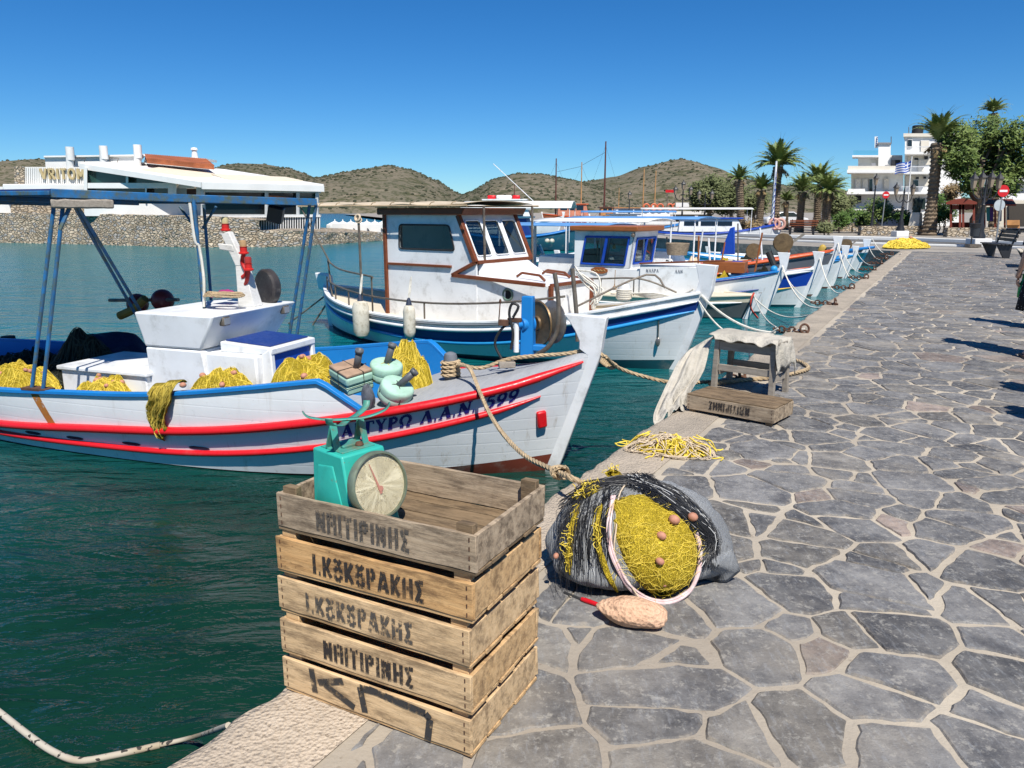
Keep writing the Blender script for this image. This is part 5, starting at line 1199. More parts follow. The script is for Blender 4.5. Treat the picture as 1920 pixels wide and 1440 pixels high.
def roundfloat(label, p, rx, ry, rz, cut, d, sd, ln_=.2):
    f = thing('marker_float', label, 'float', p, 0, GF); f.rotation_euler = (rx, ry, rz); b = MB(); q = random.Random(sd)
    prof = [(.001, 0), (.118, 0), (.134, .012), (.138, .04), (.138, .07), (.136, .074), (.138, .078), (.138, .128), (.132, .145), (.118, .152), (.001, .154)]
    b.lathe(prof, 28); b.v = [(x * (1 + .05 * NZ.noise(V((x * 9, y * 9, sd)))) if x < cut else cut, y * (1 + .05 * NZ.noise(V((x * 9, y * 9, sd + 3)))), z) for x, y, z in b.v]; b.build('foam_disc', MINT, f, smooth=50)
    pipe(f, (0, 0, .13), V((0, 0, .15)) + V(d) * ln_); ring = lambda a: [V((.141 * cos(t_) * cos(a), .141 * cos(t_) * sin(a), .077 + .081 * sin(t_))) for t_ in [2 * pi * i / 20 for i in range(20)]]
    cordloops(f, [ring(.4), ring(1.9)], surf('yellow_lashing', (.5, .42, .12), .2, rough=.8) if sd % 2 else CORD); return f
roundfloat('round mint foam float with yellow lashing, pipe pointing up', gpos(722, 698, -.55) - V((0, 0, .06)), R(14), R(4), .3, .2, (.25, .1, 1), 3, .17)
roundfloat('low mint float cut flat on one side with its pipe leaning right', gpos(736, 748, -.72), R(24), R(20), .2, .2, (.55, .25, .9), 4, .17)
b = MB(); q0 = gpos(690, 745, -.86); b.grid(lambda i, j: V((cos(i * 6.283) * sin(max(.001, j) * pi) * .055, sin(i * 6.283) * sin(max(.001, j) * pi) * .045, cos(j * pi) * .10)) * (1 + .3 * NZ.noise(V((cos(i * 6.28) * 1.5, sin(i * 6.28) * 1.5, j * 3)))), 24, 14, wrapu=True)
o = b.build('sinker_weight', surf('lead_grey', (.10, .11, .13), .3, (.04, .04, .05), .4, rough=.8, scale=14, bump=.5), label='dark grey lead sinker hanging below the mint floats', cat='weight', smooth=80); o.location = q0
# buoys by the canopy
br = thing('buoy_rack', 'bar with two dark red buoys at the far side under the canopy', 'rack', H1.O, H1.ang)
b = MB(); bp = [H1.hit(205, 563, y=.9), H1.hit(335, 562, y=.9)]; b.tube(bp, .02, 8); b.build('bar', STEEL, br)
for (px, py, r_) in ((258, 570, .125), (305, 563, .13)):
    b = MB(); b.ball(H1.hit(px, py, y=.95), r_, 18); b.build('buoy', surf('dark_red_buoy', (.16, .02, .018), .3, rough=.4), br)
b = MB(); b.tube(spline([H1.hit(225, 592, y=.85), H1.hit(250, 580, y=.85), H1.hit(272, 560, y=.85)]), [.05] * 13, 10); b.build('float_sleeve', surf('ochre_sleeve', (.30, .17, .03), .3, rough=.7), br)
b = MB(); p = H1.hit(18, 655, y=.75); b.lathe([(.075, -.2), (.07, .10), (.085, .12), (.08, .17), (.001, .18)], 14, MX.Translation(p)); b.build('samson_post', surf('dark_timber', (.03, .026, .024), .3, rough=.8), b1)
cl2 = MB(); cp = H1.hit(425, 552, y=.35)
cl2.grid(lambda u, v: W1(cp + V(((u - .5) * .24, (v - .5) * .2, -.02 + .07 * (1 - (2 * u - 1) ** 2) * (1 - (2 * v - 1) ** 2) + .03 * NZ.noise(V((u * 5, v * 5, 1)))))), 14, 12); cl2.build('folded_cloth', surf('magenta_cloth', (.28, .02, .13), .3, rough=.9), label='magenta cloth bunched behind the forked white post', cat='cloth', smooth=80)
b = MB(); q = random.Random(3); cp = H1.hit(420, 556, y=.0)
for k in range(7): b.rope([W1(cp + V((cos(a_) * (.10 + .012 * k) * 1.3, sin(a_) * (.07 + .01 * k), .012 + .008 * (k % 3) + .006 * sin(a_ * 3 + k)))) for a_ in [i * .4 for i in range(17)]], .010, n=4)
b.build('coiled_rope', ROPE, label='tan rope coil lying on top of the white engine casing', cat='rope', smooth=60)
# mooring lines of the red railed boat
bw = W1(bc); b = MB()
for k in range(4): b.rope([bw + V((cos(a_) * .075, sin(a_) * .075, -.075 + k * .036 + a_ * .005)) for a_ in [i * .35 for i in range(19)]], .019, n=4)
pa = [bw + V((.05, -.05, .06)), gpos(900, 690, -.12), gpos(960, 672, -.06), gpos(1060, 663, .0), gpos(1105, 657, .0), gpos(1118, 661, -.06)]
st_ = W1(V((H1.xb(1.05) + .08, -.03, 1.03)))
b.rope(spline(pa[:5] + [st_], 6), .018)
end1 = at_z(1391, 712, .03)
b.rope(spline([st_, at_y(1160, 690, 6.45), at_y(1215, 708, 6.5), at_y(1268, 718, 6.55), at_y(1330, 716, 6.7), end1], 6), .018)
for k in range(5): b.rope([at_y(1135 + 3 * k + 9 * cos(a_), 675 + 2 * k + 9 * sin(a_), 6.4 + .02 * sin(a_ * 2)) for a_ in [i * .5 for i in range(9)]], .010, n=4)
b.build('mooring_rope', ROPE, label='tan mooring rope from the grey bollard past the white stem to the stool', cat='rope', group='mooring ropes', smooth=60)
b = MB(); pb_ = [bw + V((.06, -.06, .04)), at_y(880, 690, 6.28), at_y(900, 735, 5.9), at_y(918, 775, 5.5), at_y(945, 815, 4.95), at_y(985, 855, 4.45), at_y(1040, 882, 4.05), at_y(1075, 898, 3.8), at_z(1110, 915, .02)]
b.rope(spline(pb_, 6), .017)
for k in range(6): b.rope([at_y(1045 + 2 * k + 11 * cos(a_ + k), 886 + 11 * sin(a_ * 1.1 + k), 4.0 + .03 * sin(a_ * 2 + k)) for a_ in [i * .5 for i in range(9)]], .012, n=4)
b.build('mooring_rope', ROPE, label='tan knotted mooring rope dropping across the painted boat name to the quay', cat='rope', group='mooring ropes', smooth=60)
# ======================= second boat: white, brown trimmed wheelhouse
def waterline_hull(bow, stern, B, **kw):
    a = at_z(*bow, WZ); c = at_z(*stern, WZ); d = a - c
    return Hull(a, atan2(d.y, d.x), d.length, B, **kw)
GB = 'fishing boats moored along the quay'
WINM = glass('cabin_glass', (.34, .40, .42), .02, .5)
def poly_panel(root, H, pts, y, th, m, name, **kw):
    """panel cut along pixel outline on the local plane y, real thickness th"""
    b = MB(); p = [H.hit(px, py, y=y) for px, py in pts]; b.prism([V((q.x, y, q.z)) for q in p], (0, th, 0)); return b.build(name, m, root, **kw)
def caique(label, H, sheer, bands, mats, wood_m=WHITE, deckm=CREAMP, capm=WHITE, capw=.09, rails=(), deck_dz=-.28, ztop=None, head=(.13, .24), name='fishing_boat', stern=True, sw=.08, floor=True, cat='boat', group=GB):
    r = thing(name, label, cat, H.O, H.ang, group)
    hull_mesh(r, H, bands, mats)
    for (zc, rr, m, t0, t1) in rails: hull_sweep(r, H, zc, rr, m, 'rub_rail', t0, t1, n=44)
    cap_strip(r, H, sheer, capw, capm, 'gunwale', 0.0, .99, n=44)
    if floor:
        deck_mesh(r, H, cadd(sheer, deck_dz), deckm, .01, .985, .05); inner_skin(r, H, cadd(sheer, deck_dz - .02), cadd(sheer, -.01), deckm, .01, .985, .05)
    stem(r, H, -.35, sheer(1), ztop or sheer(1) + .42, wood_m, sw, .06, .16, head)
    if stern: sternpost(r, H, sheer(0) + .22, wood_m)
    return r
H2 = waterline_hull((1268, 693), (622, 610), 2.75, rake=.36, srake=.18, fl=.8, zt=.8, pb=2.5, ps=2.5)
sh2 = curve([(0, .80), (.15, .66), (.4, .57), (.6, .60), (.8, .78), (1, 1.14)]); bl2 = curve([(0, .52), (.2, .34), (.45, .24), (.65, .29), (.82, .50), (1, .88)])
wr2 = cadd(sh2, -.13); w2 = lambda t: .05 + .20 * max(0, t - .5)
b2 = caique('white fishing boat with brown trimmed wheelhouse and blue hull bands', H2, sh2, [(lambda t: -.4, w2, 3, 2), (w2, bl2, 3, 0), (bl2, wr2, 2, 1), (wr2, sh2, 2, 3)], [WHITE2, NAVY, TEALF, WHITE], capw=.10,
            rails=[(bl2, .028, SKYB, .01, .992), (wr2, .032, WHITE, .01, .99), (cadd(sh2, -.045), .022, paint('grey_rail', (.22, .23, .25), .1), .01, .80)], deck_dz=-.12, ztop=1.50, head=(.18, .30), sw=.10)
# wheelhouse
NY, FY = -.72, .72; W2P = lambda px, py, y=NY: H2.hit(px, py, y=y)
kA, kB, kC, kD = W2P(722, 402), W2P(728, 590), W2P(893, 492), W2P(860, 404)     # aft top, aft foot, front foot of windscreen, front top
zr, zf = (kA.z + kD.z) / 2, kB.z - .1
xa, xf, xw = kA.x, kD.x, kC.x; zc_ = kC.z
tfx = W2P(1022, 548).x; ztk = W2P(1022, 548).z; tz0 = W2P(845, 516).z
cab = b = MB()
def cabin_shell(b, y, sg, win):
    """side wall with an opening"""
    o = [V((xa, y, zf)), V((xw, y, zf)), V((xw, y, zc_)), V((xf, y, zr)), V((xa, y, zr))]
    i = win; n = len(i); t_ = V((0, .03 * -sg, 0))
    # outer ring: connect the rectangle-ish outline to the window hole by quads
    ring_o = [V((xa, y, zf)), V((xw, y, zf)), V((xf + (xw - xf) * .0, y, zr)), V((xa, y, zr))]
    return o
wn = [W2P(749, 470), W2P(845, 470), W2P(852, 463), W2P(842, 422), W2P(838, 421), W2P(749, 421)]
def wall_with_hole(b, outer, hole, th):
    """outer and hole: equal length loops, matched vertex to vertex"""
    n = len(outer); th = V(th)
    v = list(outer) + list(hole) + [p + th for p in outer] + [p + th for p in hole]; fs = []
    for i in range(n):
        j = (i + 1) % n
        fs += [(i, j, n + j, n + i), (2 * n + i, 3 * n + i, 3 * n + j, 2 * n + j), (i, 2 * n + i, 2 * n + j, j), (n + i, n + j, 3 * n + j, 3 * n + i)]
    b.add(v, fs)
def rrect(c0, c1, c2, c3, r_, k=3):
    """rounded quad from four corners (V), corner radius r_"""
    cs = [c0, c1, c2, c3]; out = []
    for i in range(4):
        p, a, c = cs[i], cs[i - 1], cs[(i + 1) % 4]; da = (a - p).normalized() * r_; dc = (c - p).normalized() * r_
        for j in range(k + 1):
            t_ = j / k; out.append(p + da * (1 - t_) ** 2 + dc * t_ ** 2)
    return out
def quad_loop(c0, c1, c2, c3, k=3):
    cs = [c0, c1, c2, c3]; out = []
    for p in cs: out += [p] * (k + 1)
    return out
def window(root, H, cr, th, m_frame, hole_r=.05, fw=.022, out=(0, -1, 0)):
    out = V(out).normalized(); lp = rrect(*cr, hole_r); c = sum(lp, V()) / len(lp)
    fr = thing('window', None, None); fr.parent = root
    bb = MB(); bb.tube([p + out * .006 for p in lp], fw, 6, closed=True); bb.build('window_frame', m_frame, fr)
    bb = MB(); bb.add([c + (p - c) * .99 - out * .012 for p in lp], [tuple(range(len(lp)))]); bb.build('pane', WINM, fr, smooth=0); return fr
cN = [W2P(749, 470), W2P(853, 470), W2P(842, 421), W2P(749, 421)]; cN[0].z = cN[1].z; cN[2].z = cN[3].z
for y, sg in ((NY, 1), (FY, -1)):
    q = lambda p: V((p.x, y, p.z))
    outer = [q(V((xa, 0, zf)))] * 4 + [q(V((xw, 0, zf)))] * 2 + [q(V((xw, 0, zc_)))] * 2 + [q(V((xf, 0, zr)))] * 4 + [q(V((xa, 0, zr)))] * 4
    hole = rrect(*[q(p) for p in cN], .06); bb = MB(); wall_with_hole(bb, outer, hole, (0, .03 * sg, 0)); bb.build('wheelhouse_side', WHITE, b2, smooth=20)
    window(b2, H2, [q(p) for p in cN], .03, BLACKR, .06, .014, (0, -sg, 0))
# windscreen: three panes on the sloping front
def scr(u, v): return V((xw + (xf - xw) * v, NY + (FY - NY) * u, zc_ + (zr - zc_) * v))
nrm_s = (scr(1, 0) - scr(0, 0)).cross(scr(0, 1) - scr(0, 0)).normalized(); nrm_s = nrm_s if nrm_s.x > 0 else -nrm_s
for k in range(3):
    u0, u1 = .02 + k * .325, .02 + (k + 1) * .325 - .01
    o4 = [scr(u0 - (.02 if k == 0 else 0), 0), scr(u1 + (.015 if k == 2 else .01), 0), scr(u1 + (.015 if k == 2 else .01), 1), scr(u0 - (.02 if k == 0 else 0), 1)]
    h4 = [scr(u0 + .03, .12), scr(u1 - .02, .12), scr(u1 - .02, .88), scr(u0 + .03, .88)]
    bb = MB(); wall_with_hole(bb, quad_loop(*o4), rrect(*h4, .06), -nrm_s * .03); bb.build('windscreen_panel', WHITE, b2, smooth=20); window(b2, H2, h4, .03, WHITE, .06, .012, nrm_s)
bb = MB(); bb.box((xa + .015, 0, (zf + zr) / 2), (.03, FY - NY - .06, zr - zf)); bb.build('aft_wall', WHITE, b2)
bb = MB(); bb.add([(xa + .04, NY + .04, .25), (xw - .02, NY + .04, .25), (xw - .02, FY - .04, .25), (xa + .04, FY - .04, .25)], [(0, 1, 2, 3)]); bb.box((xw - .12, .1, zc_ - .22), (.2, 1.0, .25)); bb.box((xa + .5, .3, zc_ - .3), (.4, .5, .5)); bb.build('wheelhouse_interior', surf('cabin_inside', (.07, .075, .08), .3), b2)
bb = MB(); bb.ball(V((xw - .13, NY + .32, zc_ - .02)), .11, 12, (1, 1.3, .6)); bb.build('cushion', surf('straw_cushion', (.42, .35, .20), .4, rough=.9, scale=14), b2)
rf = MB(); rf.hexa([V((xa - .10, NY - .10, zr)), V((xf + .14, NY - .10, zr)), V((xf + .14, FY + .10, zr)), V((xa - .10, FY + .10, zr)), V((xa - .10, NY - .10, zr + .11)), V((xf + .20, NY - .10, zr + .11)), V((xf + .20, FY + .10, zr + .11)), V((xa - .10, FY + .10, zr + .11))]); rf.build('wheelhouse_roof', VARN, b2, bev=.02)
def trim(pts, w_, m=VARN, root=b2, name='trim', h_=None):
    bb = MB()
    for a, c in zip(pts, pts[1:]): bb.bar(a, c, w_, h_ or w_)
    return bb.build(name, m, root, bev=.006)
e = -.012
trim([V((xa, NY + e, zf)), V((xa, NY + e, zr))], .06); trim([V((xf, NY + e, zr)), V((xw, NY + e, zc_))], .07); trim([V((xf, FY - e, zr)), V((xw, FY - e, zc_))], .07)
trim([V((xw, NY + e, zc_)), W2P(848, 516, NY + e), V((tfx, NY + e, ztk + .10)), ], .055); trim([V((xw + .03, NY, zc_)), V((xw + .03, FY, zc_))], .055)
trim([W2P(728, 494, NY - .02), W2P(846, 500, NY - .02)], .04, name='grab_rail')
# trunk cabin ahead of the wheelhouse
tN, tF = NY + .01, FY - .01; zt0 = tz0 - .015; zt1 = ztk + .085; nx = .14
bb = MB(); x0t = W2P(848, 516).x
bb.hexa([V((xw - .02, tN, zf)), V((tfx, tN + nx, zf)), V((tfx, tF - nx, zf)), V((xw - .02, tF, zf)), V((xw - .02, tN, zc_ - .20)), V((tfx, tN + nx, zt1)), V((tfx, tF - nx, zt1)), V((xw - .02, tF, zc_ - .20))])
bb.hexa([V((xw - .02, tN + .05, zc_ - .22)), V((xw + .45, tN + .12, zc_ - .24)), V((xw + .45, tF - .12, zc_ - .24)), V((xw - .02, tF - .05, zc_ - .22)), V((xw - .02, tN + .05, zc_ - .01)), V((xw + .03, tN + .12, zc_ - .01)), V((xw + .03, tF - .12, zc_ - .01)), V((xw - .02, tF - .05, zc_ - .01))])
bb.build('trunk_cabin', WHITE, b2, bev=.02)
trim([V((tfx + .01, tN + nx - .01, zt1)), V((tfx + .01, tF - nx + .01, zt1))], .05); trim([V((tfx + .01, tN + nx - .01, zt1)), V((tfx + .02, tN + nx - .01, zf + .12))], .06); trim([V((tfx + .01, tF - nx, zt1)), V((tfx + .02, tF - nx, zf + .12))], .06); trim([V((xw, tF, zc_ - .2)), V((tfx, tF - nx, zt1))], .05)
for yy in (-.35, .35):
    zz = lambda x: zc_ - .2 + (zt1 - zc_ + .2) * (x - xw) / (tfx - xw)
    xs_ = [xw + .5, xw + .6, tfx - .35, tfx - .25]
    trim([V((xs_[0], yy, zz(xs_[0]) + .02)), V((xs_[1], yy, zz(xs_[1]) + .09)), V((xs_[2], yy, zz(xs_[2]) + .09)), V((xs_[3], yy, zz(xs_[3]) + .02))], .035, name='grab_rail')
bb = MB(); pp = H2.hit(955, 552, y=tN + .10); torus(bb, pp + V((0, -.04, 0)), .085, .018, Euler((R(90), 0, 0)).to_matrix(), 20); pf = bb.build('porthole', surf('green_brass', (.10, .16, .13), .3, rough=.5), b2)
bb = MB(); bb.lathe([(.001, 0), (.08, 0)], 18, MX.Translation(pp + V((0, -.043, 0))) @ MX.Rotation(R(90), 4, 'X')); bb.build('porthole_glass', SUNK, pf)
# pipe rails and posts
def rail_run(pts, r_=.016, name='pipe_rail', root=b2): bb = MB(); bb.tube(spline(pts, 4), r_, 8); return bb.build(name, STEEL, root)
yr = -1.12
def gw(t, dz=0, off=-.05): return H2.p(t, sh2(t), -1, off) + V((0, 0, dz))
tt = [.055, .15, .28, .42, .56, .70, .80]
rail_run([gw(t_, .26 if t_ > .06 else .20) for t_ in tt]); 
for t_ in (.06, .16, .24, .34, .50): rail_run([gw(t_, 0), gw(t_, .26)], .014, 'stanchion')
rail_run([gw(.10, .62), gw(.20, .58), gw(.335, .58), gw(.34, .56)]); rail_run([gw(.34, 0), gw(.34, .56)], .014, 'stanchion'); rail_run([gw(.10, .62), gw(.13, .02)], .016, 'stanchion')
rail_run([gw(.30, 0), gw(.30, 1.52)], .020, 'awning_post')
# beige awning lashed over the roof and running aft
xq0 = H2.hit(578, 394, y=-.8).x; zq = zr + .17
def awn(u, v):
    x = xf + .25 + (xq0 - xf - .25) * u; y = -.92 + 1.84 * v; return V((x, y, zq + .05 * (1 - (2 * v - 1) ** 2) - .03 * sin(u * pi * 3) ** 2 - .06 * u * 0))
bb = MB(); bb.grid(awn, 30, 10); bb.build('awning', surf('beige_awning', (.52, .43, .31), .15, (.3, .24, .17), .3, rough=.9, scale=3), b2, solid=.008, smooth=60)
bb = MB()
for y in (-.94, .94): bb.tube([V((xq0 - .1, y, zq - .03)), V((xf + .35, y, zq - .03))], .016, 7)
for k in range(9):
    x = xq0 + (xf - xq0) * k / 8; bb.tube([V((x, -.95, zq - .05)), V((x + .06, -.93, zq + .02)), V((x + .10, -.9, zq + .03))], .008, 5)
bb.build('awning_batten', surf('bamboo_batten', (.40, .30, .18), .3, rough=.7), b2)
bb = MB(); bb.tube([V((xq0 - .05, -.93, zq - .03)), gw(.13, .60)], .016, 8); bb.tube([V((xf + .32, -.5, zq - .03)), V((xf + .34, -.5, 1.0))], .02, 8); bb.tube([V((xf + .32, .8, zq - .03)), V((xf + .34, .8, 1.0))], .02, 8); bb.build('awning_post', STEEL, b2)
bb = MB(); torus(bb, gw(.30, 1.50) + V((0, -.02, 0)), .05, .018, Euler((R(70), .3, 0)).to_matrix()); torus(bb, gw(.30, 1.46), .045, .016, Euler((R(40), .7, 0)).to_matrix()); bb.build('rope_knot', BEIGE, b2)
# fenders
FEN = surf('stained_white_fender', (.62, .58, .48), .15, (.24, .19, .11), .45, rough=.6, scale=5)
for px, py, L_, r_, lb in ((693, 600, .60, .135, 'fat stained white fender hanging by the stern rail of the brown trimmed boat'), (787, 605, .52, .095, 'slim white fender with blue top hanging amidships from the brown trimmed boat')):
    t_ = H2.t_of(H2.hit(px, py, y=-1.25).x, .6); pt = H2.p(t_, .45, -1, .03 + r_); f = thing('boat_fender', lb, 'fender', H2.m @ V((pt.x, pt.y, H2.hit(px, py, y=pt.y).z)), H2.ang, 'white boat fenders')
    bb = MB(); h = L_ / 2; bb.lathe([(.001, -h - .02), (.03, -h - .01), (r_ * .8, -h + .03), (r_, -h + .10), (r_, h - .10), (r_ * .8, h - .03), (.04, h + .0)], 20); bb.build('fender_body', FEN, f)
    bb = MB(); bb.lathe([(.055, h - .03), (.035, h + .06), (.02, h + .10), (.001, h + .11)], 12); bb.build('fender_neck', plain('dark_blue_cap', (.02, .03, .06), .6), f)
    bb = MB(); bb.tube([(0, 0, h + .08), (.01, .03, h + .2), (0, .07, h + .42)], .012, 6); bb.tube([(0, 0, h + .08), (-.03, .04, h + .2), (-.02, .07, h + .38)], .010, 6); bb.build('fender_line', ROPEW, f)
rail_run([gw(.82, .10), H2.hit(1212, 515, y=-.3), H2.hit(1247, 540, y=-.2)], .014)
bb = MB(); p_ = H2.hit(1170, 547, y=.0); bb.lathe([(.09, -.12), (.09, .08), (.075, .11), (.001, .115)], 14, MX.Translation(p_)); bb.build('bollard', WHITE, b2)
bb = MB()
for k in range(5): bb.tube([p_ + V((cos(a_) * .105, sin(a_) * .105, -.09 + k * .03)) for a_ in [i * .4 for i in range(16)]], .014, 5, closed=True)
for k in range(4): bb.tube(spline([p_ + V((.1, .02 * k, -.02)), H2.hit(1225, 550 + k * 3, y=.0), H2.hit(1270, 556, y=-.0), V((H2.xb(1.1) - .2, 0, 1.15))], 5), .013, 5)
bb.build('coiled_rope', ROPEW, label='white ropes wound round the foredeck bollard of the brown trimmed boat', cat='rope', smooth=60).matrix_world = H2.m
bb = MB(); q = random.Random(9)
for k in range(7):
    pts = [H2.hit(1075 + q.uniform(0, 20), 500 + q.uniform(0, 15), y=-.3), H2.hit(1100 + q.uniform(-8, 20), 520 + q.uniform(-10, 15), y=-.35), H2.hit(1125 + q.uniform(-10, 8), 550 + q.uniform(-8, 8), y=-.4), H2.hit(1115 + q.uniform(-14, 8), 572 + q.uniform(-4, 10), y=-.45)]; bb.tube(spline(pts, 5), .014, 6)
bb.build('mooring_line_bundle', ROPEW, label='tangle of white lines beside the trunk cabin front', cat='rope', smooth=60).matrix_world = H2.m
bb = MB(); a_ = [H2.hit(690, 592, y=-1.2), H2.hit(640, 585, y=-1.1)]; st2 = V((H2.xs(.3) - .06, 0, .1)); bb.tube([V((H2.xs(.5) - .1, 0, .55)), V((H2.xs(.2) - .85, -.35, .0))], .016, 6); bb.tube([V((H2.xs(.5), .0, .45)), V((H2.xs(0) - .35, -.2, -.02))], .018, 6); bb.build('rudder_stay', STEEL, b2)
bb = MB(); bb.hexa([V((H2.xs(.7) - .16, -.05, .70)), V((H2.xs(.7) + .22, -.05, .66)), V((H2.xs(.7) + .22, .05, .66)), V((H2.xs(.7) - .16, .05, .70)), V((H2.xs(.9) - .20, -.06, 1.02)), V((H2.xs(.9) + .20, -.06, .98)), V((H2.xs(.9) + .20, .06, .98)), V((H2.xs(.9) - .20, .06, 1.02))]); bb.build('rudder_head', WHITE, b2, bev=.02)
bb = MB(); c = H2.p(.955, .42, -1, .03); bb.ball(c, .035, 10, (1, .6, 2)); bb.tube([c + V((0, 0, .05)), H2.p(.945, .78, -1, .02)], .01, 5); bb.build('anchor_eye', STL, b2)

# ======================= third boat: blue framed windows
H3 = Hull(at_z(1398, 598, WZ), R(-33), 6.8, 2.5, rake=.42, fl=.8, zt=.8, pb=2.2)
sh3 = curve([(0, .62), (.4, .48), (.7, .45), (1, .52)]); w3 = lambda t: .03
b3 = caique('white boat with blue framed wheelhouse windows and cream foredeck', H3, sh3, [(lambda t: -.4, w3, 3, 1), (w3, cadd(sh3, -.16), 3, 0), (cadd(sh3, -.16), sh3, 2, 2)], [paint('dark_grey_hull', (.075, .085, .09), .3), TEALF, CREAMP], capm=CREAMP,
            rails=[(cadd(sh3, -.16), .025, WHITE, .02, .97)], deck_dz=-.03, ztop=.56, head=(.08, .08))
cy = -.62; P3 = lambda px, py, y=cy: H3.hit(px, py, y=y)
A = P3(1078, 432); Bk = P3(1178, 436); zt3 = A.z; x3a, x3f = A.x, Bk.x; z3b = .40; sl_ = .0
bb = MB(); wy = .66; x3t = x3f + .10
bb.hexa([V((x3a, cy, z3b)), V((x3f + .30, cy, z3b)), V((x3f + .30, wy, z3b)), V((x3a, wy, z3b)), V((x3a, cy, P3(1100, 500).z)), V((x3f + .30, cy, P3(1100, 500).z)), V((x3f + .30, wy, P3(1100, 500).z)), V((x3a, wy, P3(1100, 500).z))]); bb.build('deckhouse_base', WHITE, b3, bev=.02)
zw = P3(1100, 500).z + .003; WB = x3f + .06; WT = x3f + .02
def sidew(y, sg):
    o4 = [V((x3a, y, zw)), V((WB - .0, y, zw)), V((WT + .14, y, zt3)), V((x3a, y, zt3))]; h4 = [V((x3a + .17, y, zw + .06)), V((WB - .13, y, zw + .06)), V((WT + .01, y, zt3 - .13)), V((x3a + .28, y, zt3 - .13))]
    bb = MB(); wall_with_hole(bb, quad_loop(*o4), rrect(*h4, .01), (0, .03 * sg, 0)); bb.build('wheelhouse_side', WHITE, b3, smooth=20); w_ = window(b3, H3, h4, .03, ROYAL, .01, .024, (0, -sg, 0))
    bb = MB(); a = h4[0].lerp(h4[1], .5); c = h4[3].lerp(h4[2], .5); bb.bar(a - V((0, .012 * sg, 0)), c - V((0, .012 * sg, 0)), .06, .03, up=(0, 1, 0)); bb.build('mullion', ROYAL, w_)
sidew(cy, 1); sidew(wy, -1)
fo = lambda u, v: V((WB + (WT + .14 - WB) * v, cy + (wy - cy) * u, zw + (zt3 - zw) * v)); fn_ = V((1, 0, -.12)).normalized()
h4 = [fo(.10, .12), fo(.90, .12), fo(.92, .80), fo(.12, .80)]; bb = MB(); wall_with_hole(bb, quad_loop(fo(.0, 0), fo(1, 0), fo(1, 1), fo(0, 1)), rrect(*h4, .01), -fn_ * .03); bb.build('windscreen_panel', WHITE, b3, smooth=20); w_ = window(b3, H3, h4, .03, ROYAL, .01, .026, fn_)
bb = MB(); bb.bar(h4[0].lerp(h4[1], .52) + fn_ * .01, h4[3].lerp(h4[2], .52) + fn_ * .01, .06, .03, up=fn_); bb.build('mullion', ROYAL, w_)
bb = MB(); bb.box(((x3a + WT) / 2 + .08, (cy + wy) / 2, zt3 + .05), (WT - x3a + .32, wy - cy + .22, .11)); bb.build('wheelhouse_roof', VARN2, b3, bev=.02)
bb = MB(); bb.box((x3a + .06, .1, .95), (.04, 1.1, .8)); bb.box((x3f - .25, .2, zw + .02), (.3, .8, .12)); bb.build('wheelhouse_interior', surf('cabin_inside', (.07, .075, .08), .3), b3)
bb = MB(); bb.lathe([(.001, -.05), (.04, -.04), (.035, .03), (.02, .05), (.001, .055)], 10, MX.Translation((x3f - .62, .0, zw + .42))); bb.build('yellow_lamp', plain('yellow_plastic', (.65, .5, .03), .5), b3)
bb = MB(); bb.lathe([(.035, 0), (.045, .01), (.045, .05), (.03, .07), (.001, .075)], 12, MX.Translation((WT + .12, cy - .02, zt3 - .08)) @ MX.Rotation(R(90), 4, 'X')); bb.build('search_lamp', STEEL, b3)
pq = P3(1124, 507, cy - .012); bb = MB(); bb.prism([pq + V((.24 * cos(a) * (1 if abs(cos(a)) < .9 else .92), 0, .075 * sin(a))) for a in [2 * pi * i / 8 + pi / 8 for i in range(8)]], (0, -.02, 0)); pl = bb.build('name_plaque', VARN2, b3, bev=.005)
bb = MB(); bb.tube(spline([pq + V((-.15 + k * .03, -.025, .018 * sin(k * 2.3))) for k in range(11)], 4), .006, 4); bb.build('carved_script', plain('pale_carving', (.45, .3, .12), .6), pl)
# coaming ahead of the wheelhouse with two lettered boards
zc3 = H3.hit(1260, 497, y=-.5).z; bb = MB(); xe = x3f + 1.55
bb.hexa([V((x3f + .31, -.66, .42)), V((xe, -.42, .44)), V((xe, .42, .44)), V((x3f + .31, .66, .42)), V((x3f + .31, -.66, zc3)), V((xe, -.42, zc3 - .02)), V((xe, .42, zc3 - .02)), V((x3f + .31, .66, zc3))]); bb.build('coaming', WHITE, b3, bev=.02)
trim([V((x3f + .31, -.68, zc3 + .02)), V((xe + .5, -.36, zc3 + .12))], .035, VARN, b3)
bb = MB(); ya = lambda x: -.665 + .24 * (x - x3f - .31) / (xe - x3f - .31)
for x0, tx in ((x3f + .45, 'NANPINAS'), (x3f + 1.05, 'LAN 963')):
    letters(bb, 'LAN' if tx[0] == 'L' else 'NALPA', SERIF, .07, .012, lambda a, c, l: V((x0 + a * .9, ya(x0 + a) - .006 - l, zc3 - .16 + c)), .06)
bb.build('name_lettering', plain('grey_lettering', (.16, .17, .2), .6), b3, smooth=0, fix=False)
bb = MB()
def gw3(t, dz=0, off=-.05): return H3.p(t, sh3(t), -1, off) + V((0, 0, dz))
bb.tube(spline([gw3(.42, .30), gw3(.56, .33), gw3(.70, .36), gw3(.80, .08)], 5), .018, 8)
for t_ in (.46, .58, .68): bb.tube([gw3(t_, 0), gw3(t_, .33)], .014, 7)
bb.build('pipe_rail', STEEL, b3)
for k, (px, py) in enumerate(((1152, 543),)):
    bb = MB(); p_ = H3.hit(px, py, y=-.9); bb.lathe([(.001, 0), (.06, .0), (.05, .04), (.012, .09), (.012, .12)], 10, MX.Translation(p_)); bb.tube([p_ + V((0, 0, .1)), p_ + V((.0, .02, .42))], .008, 5); bb.build('hanging_brush', surf('cork_brush', (.35, .22, .12), .3), b3)
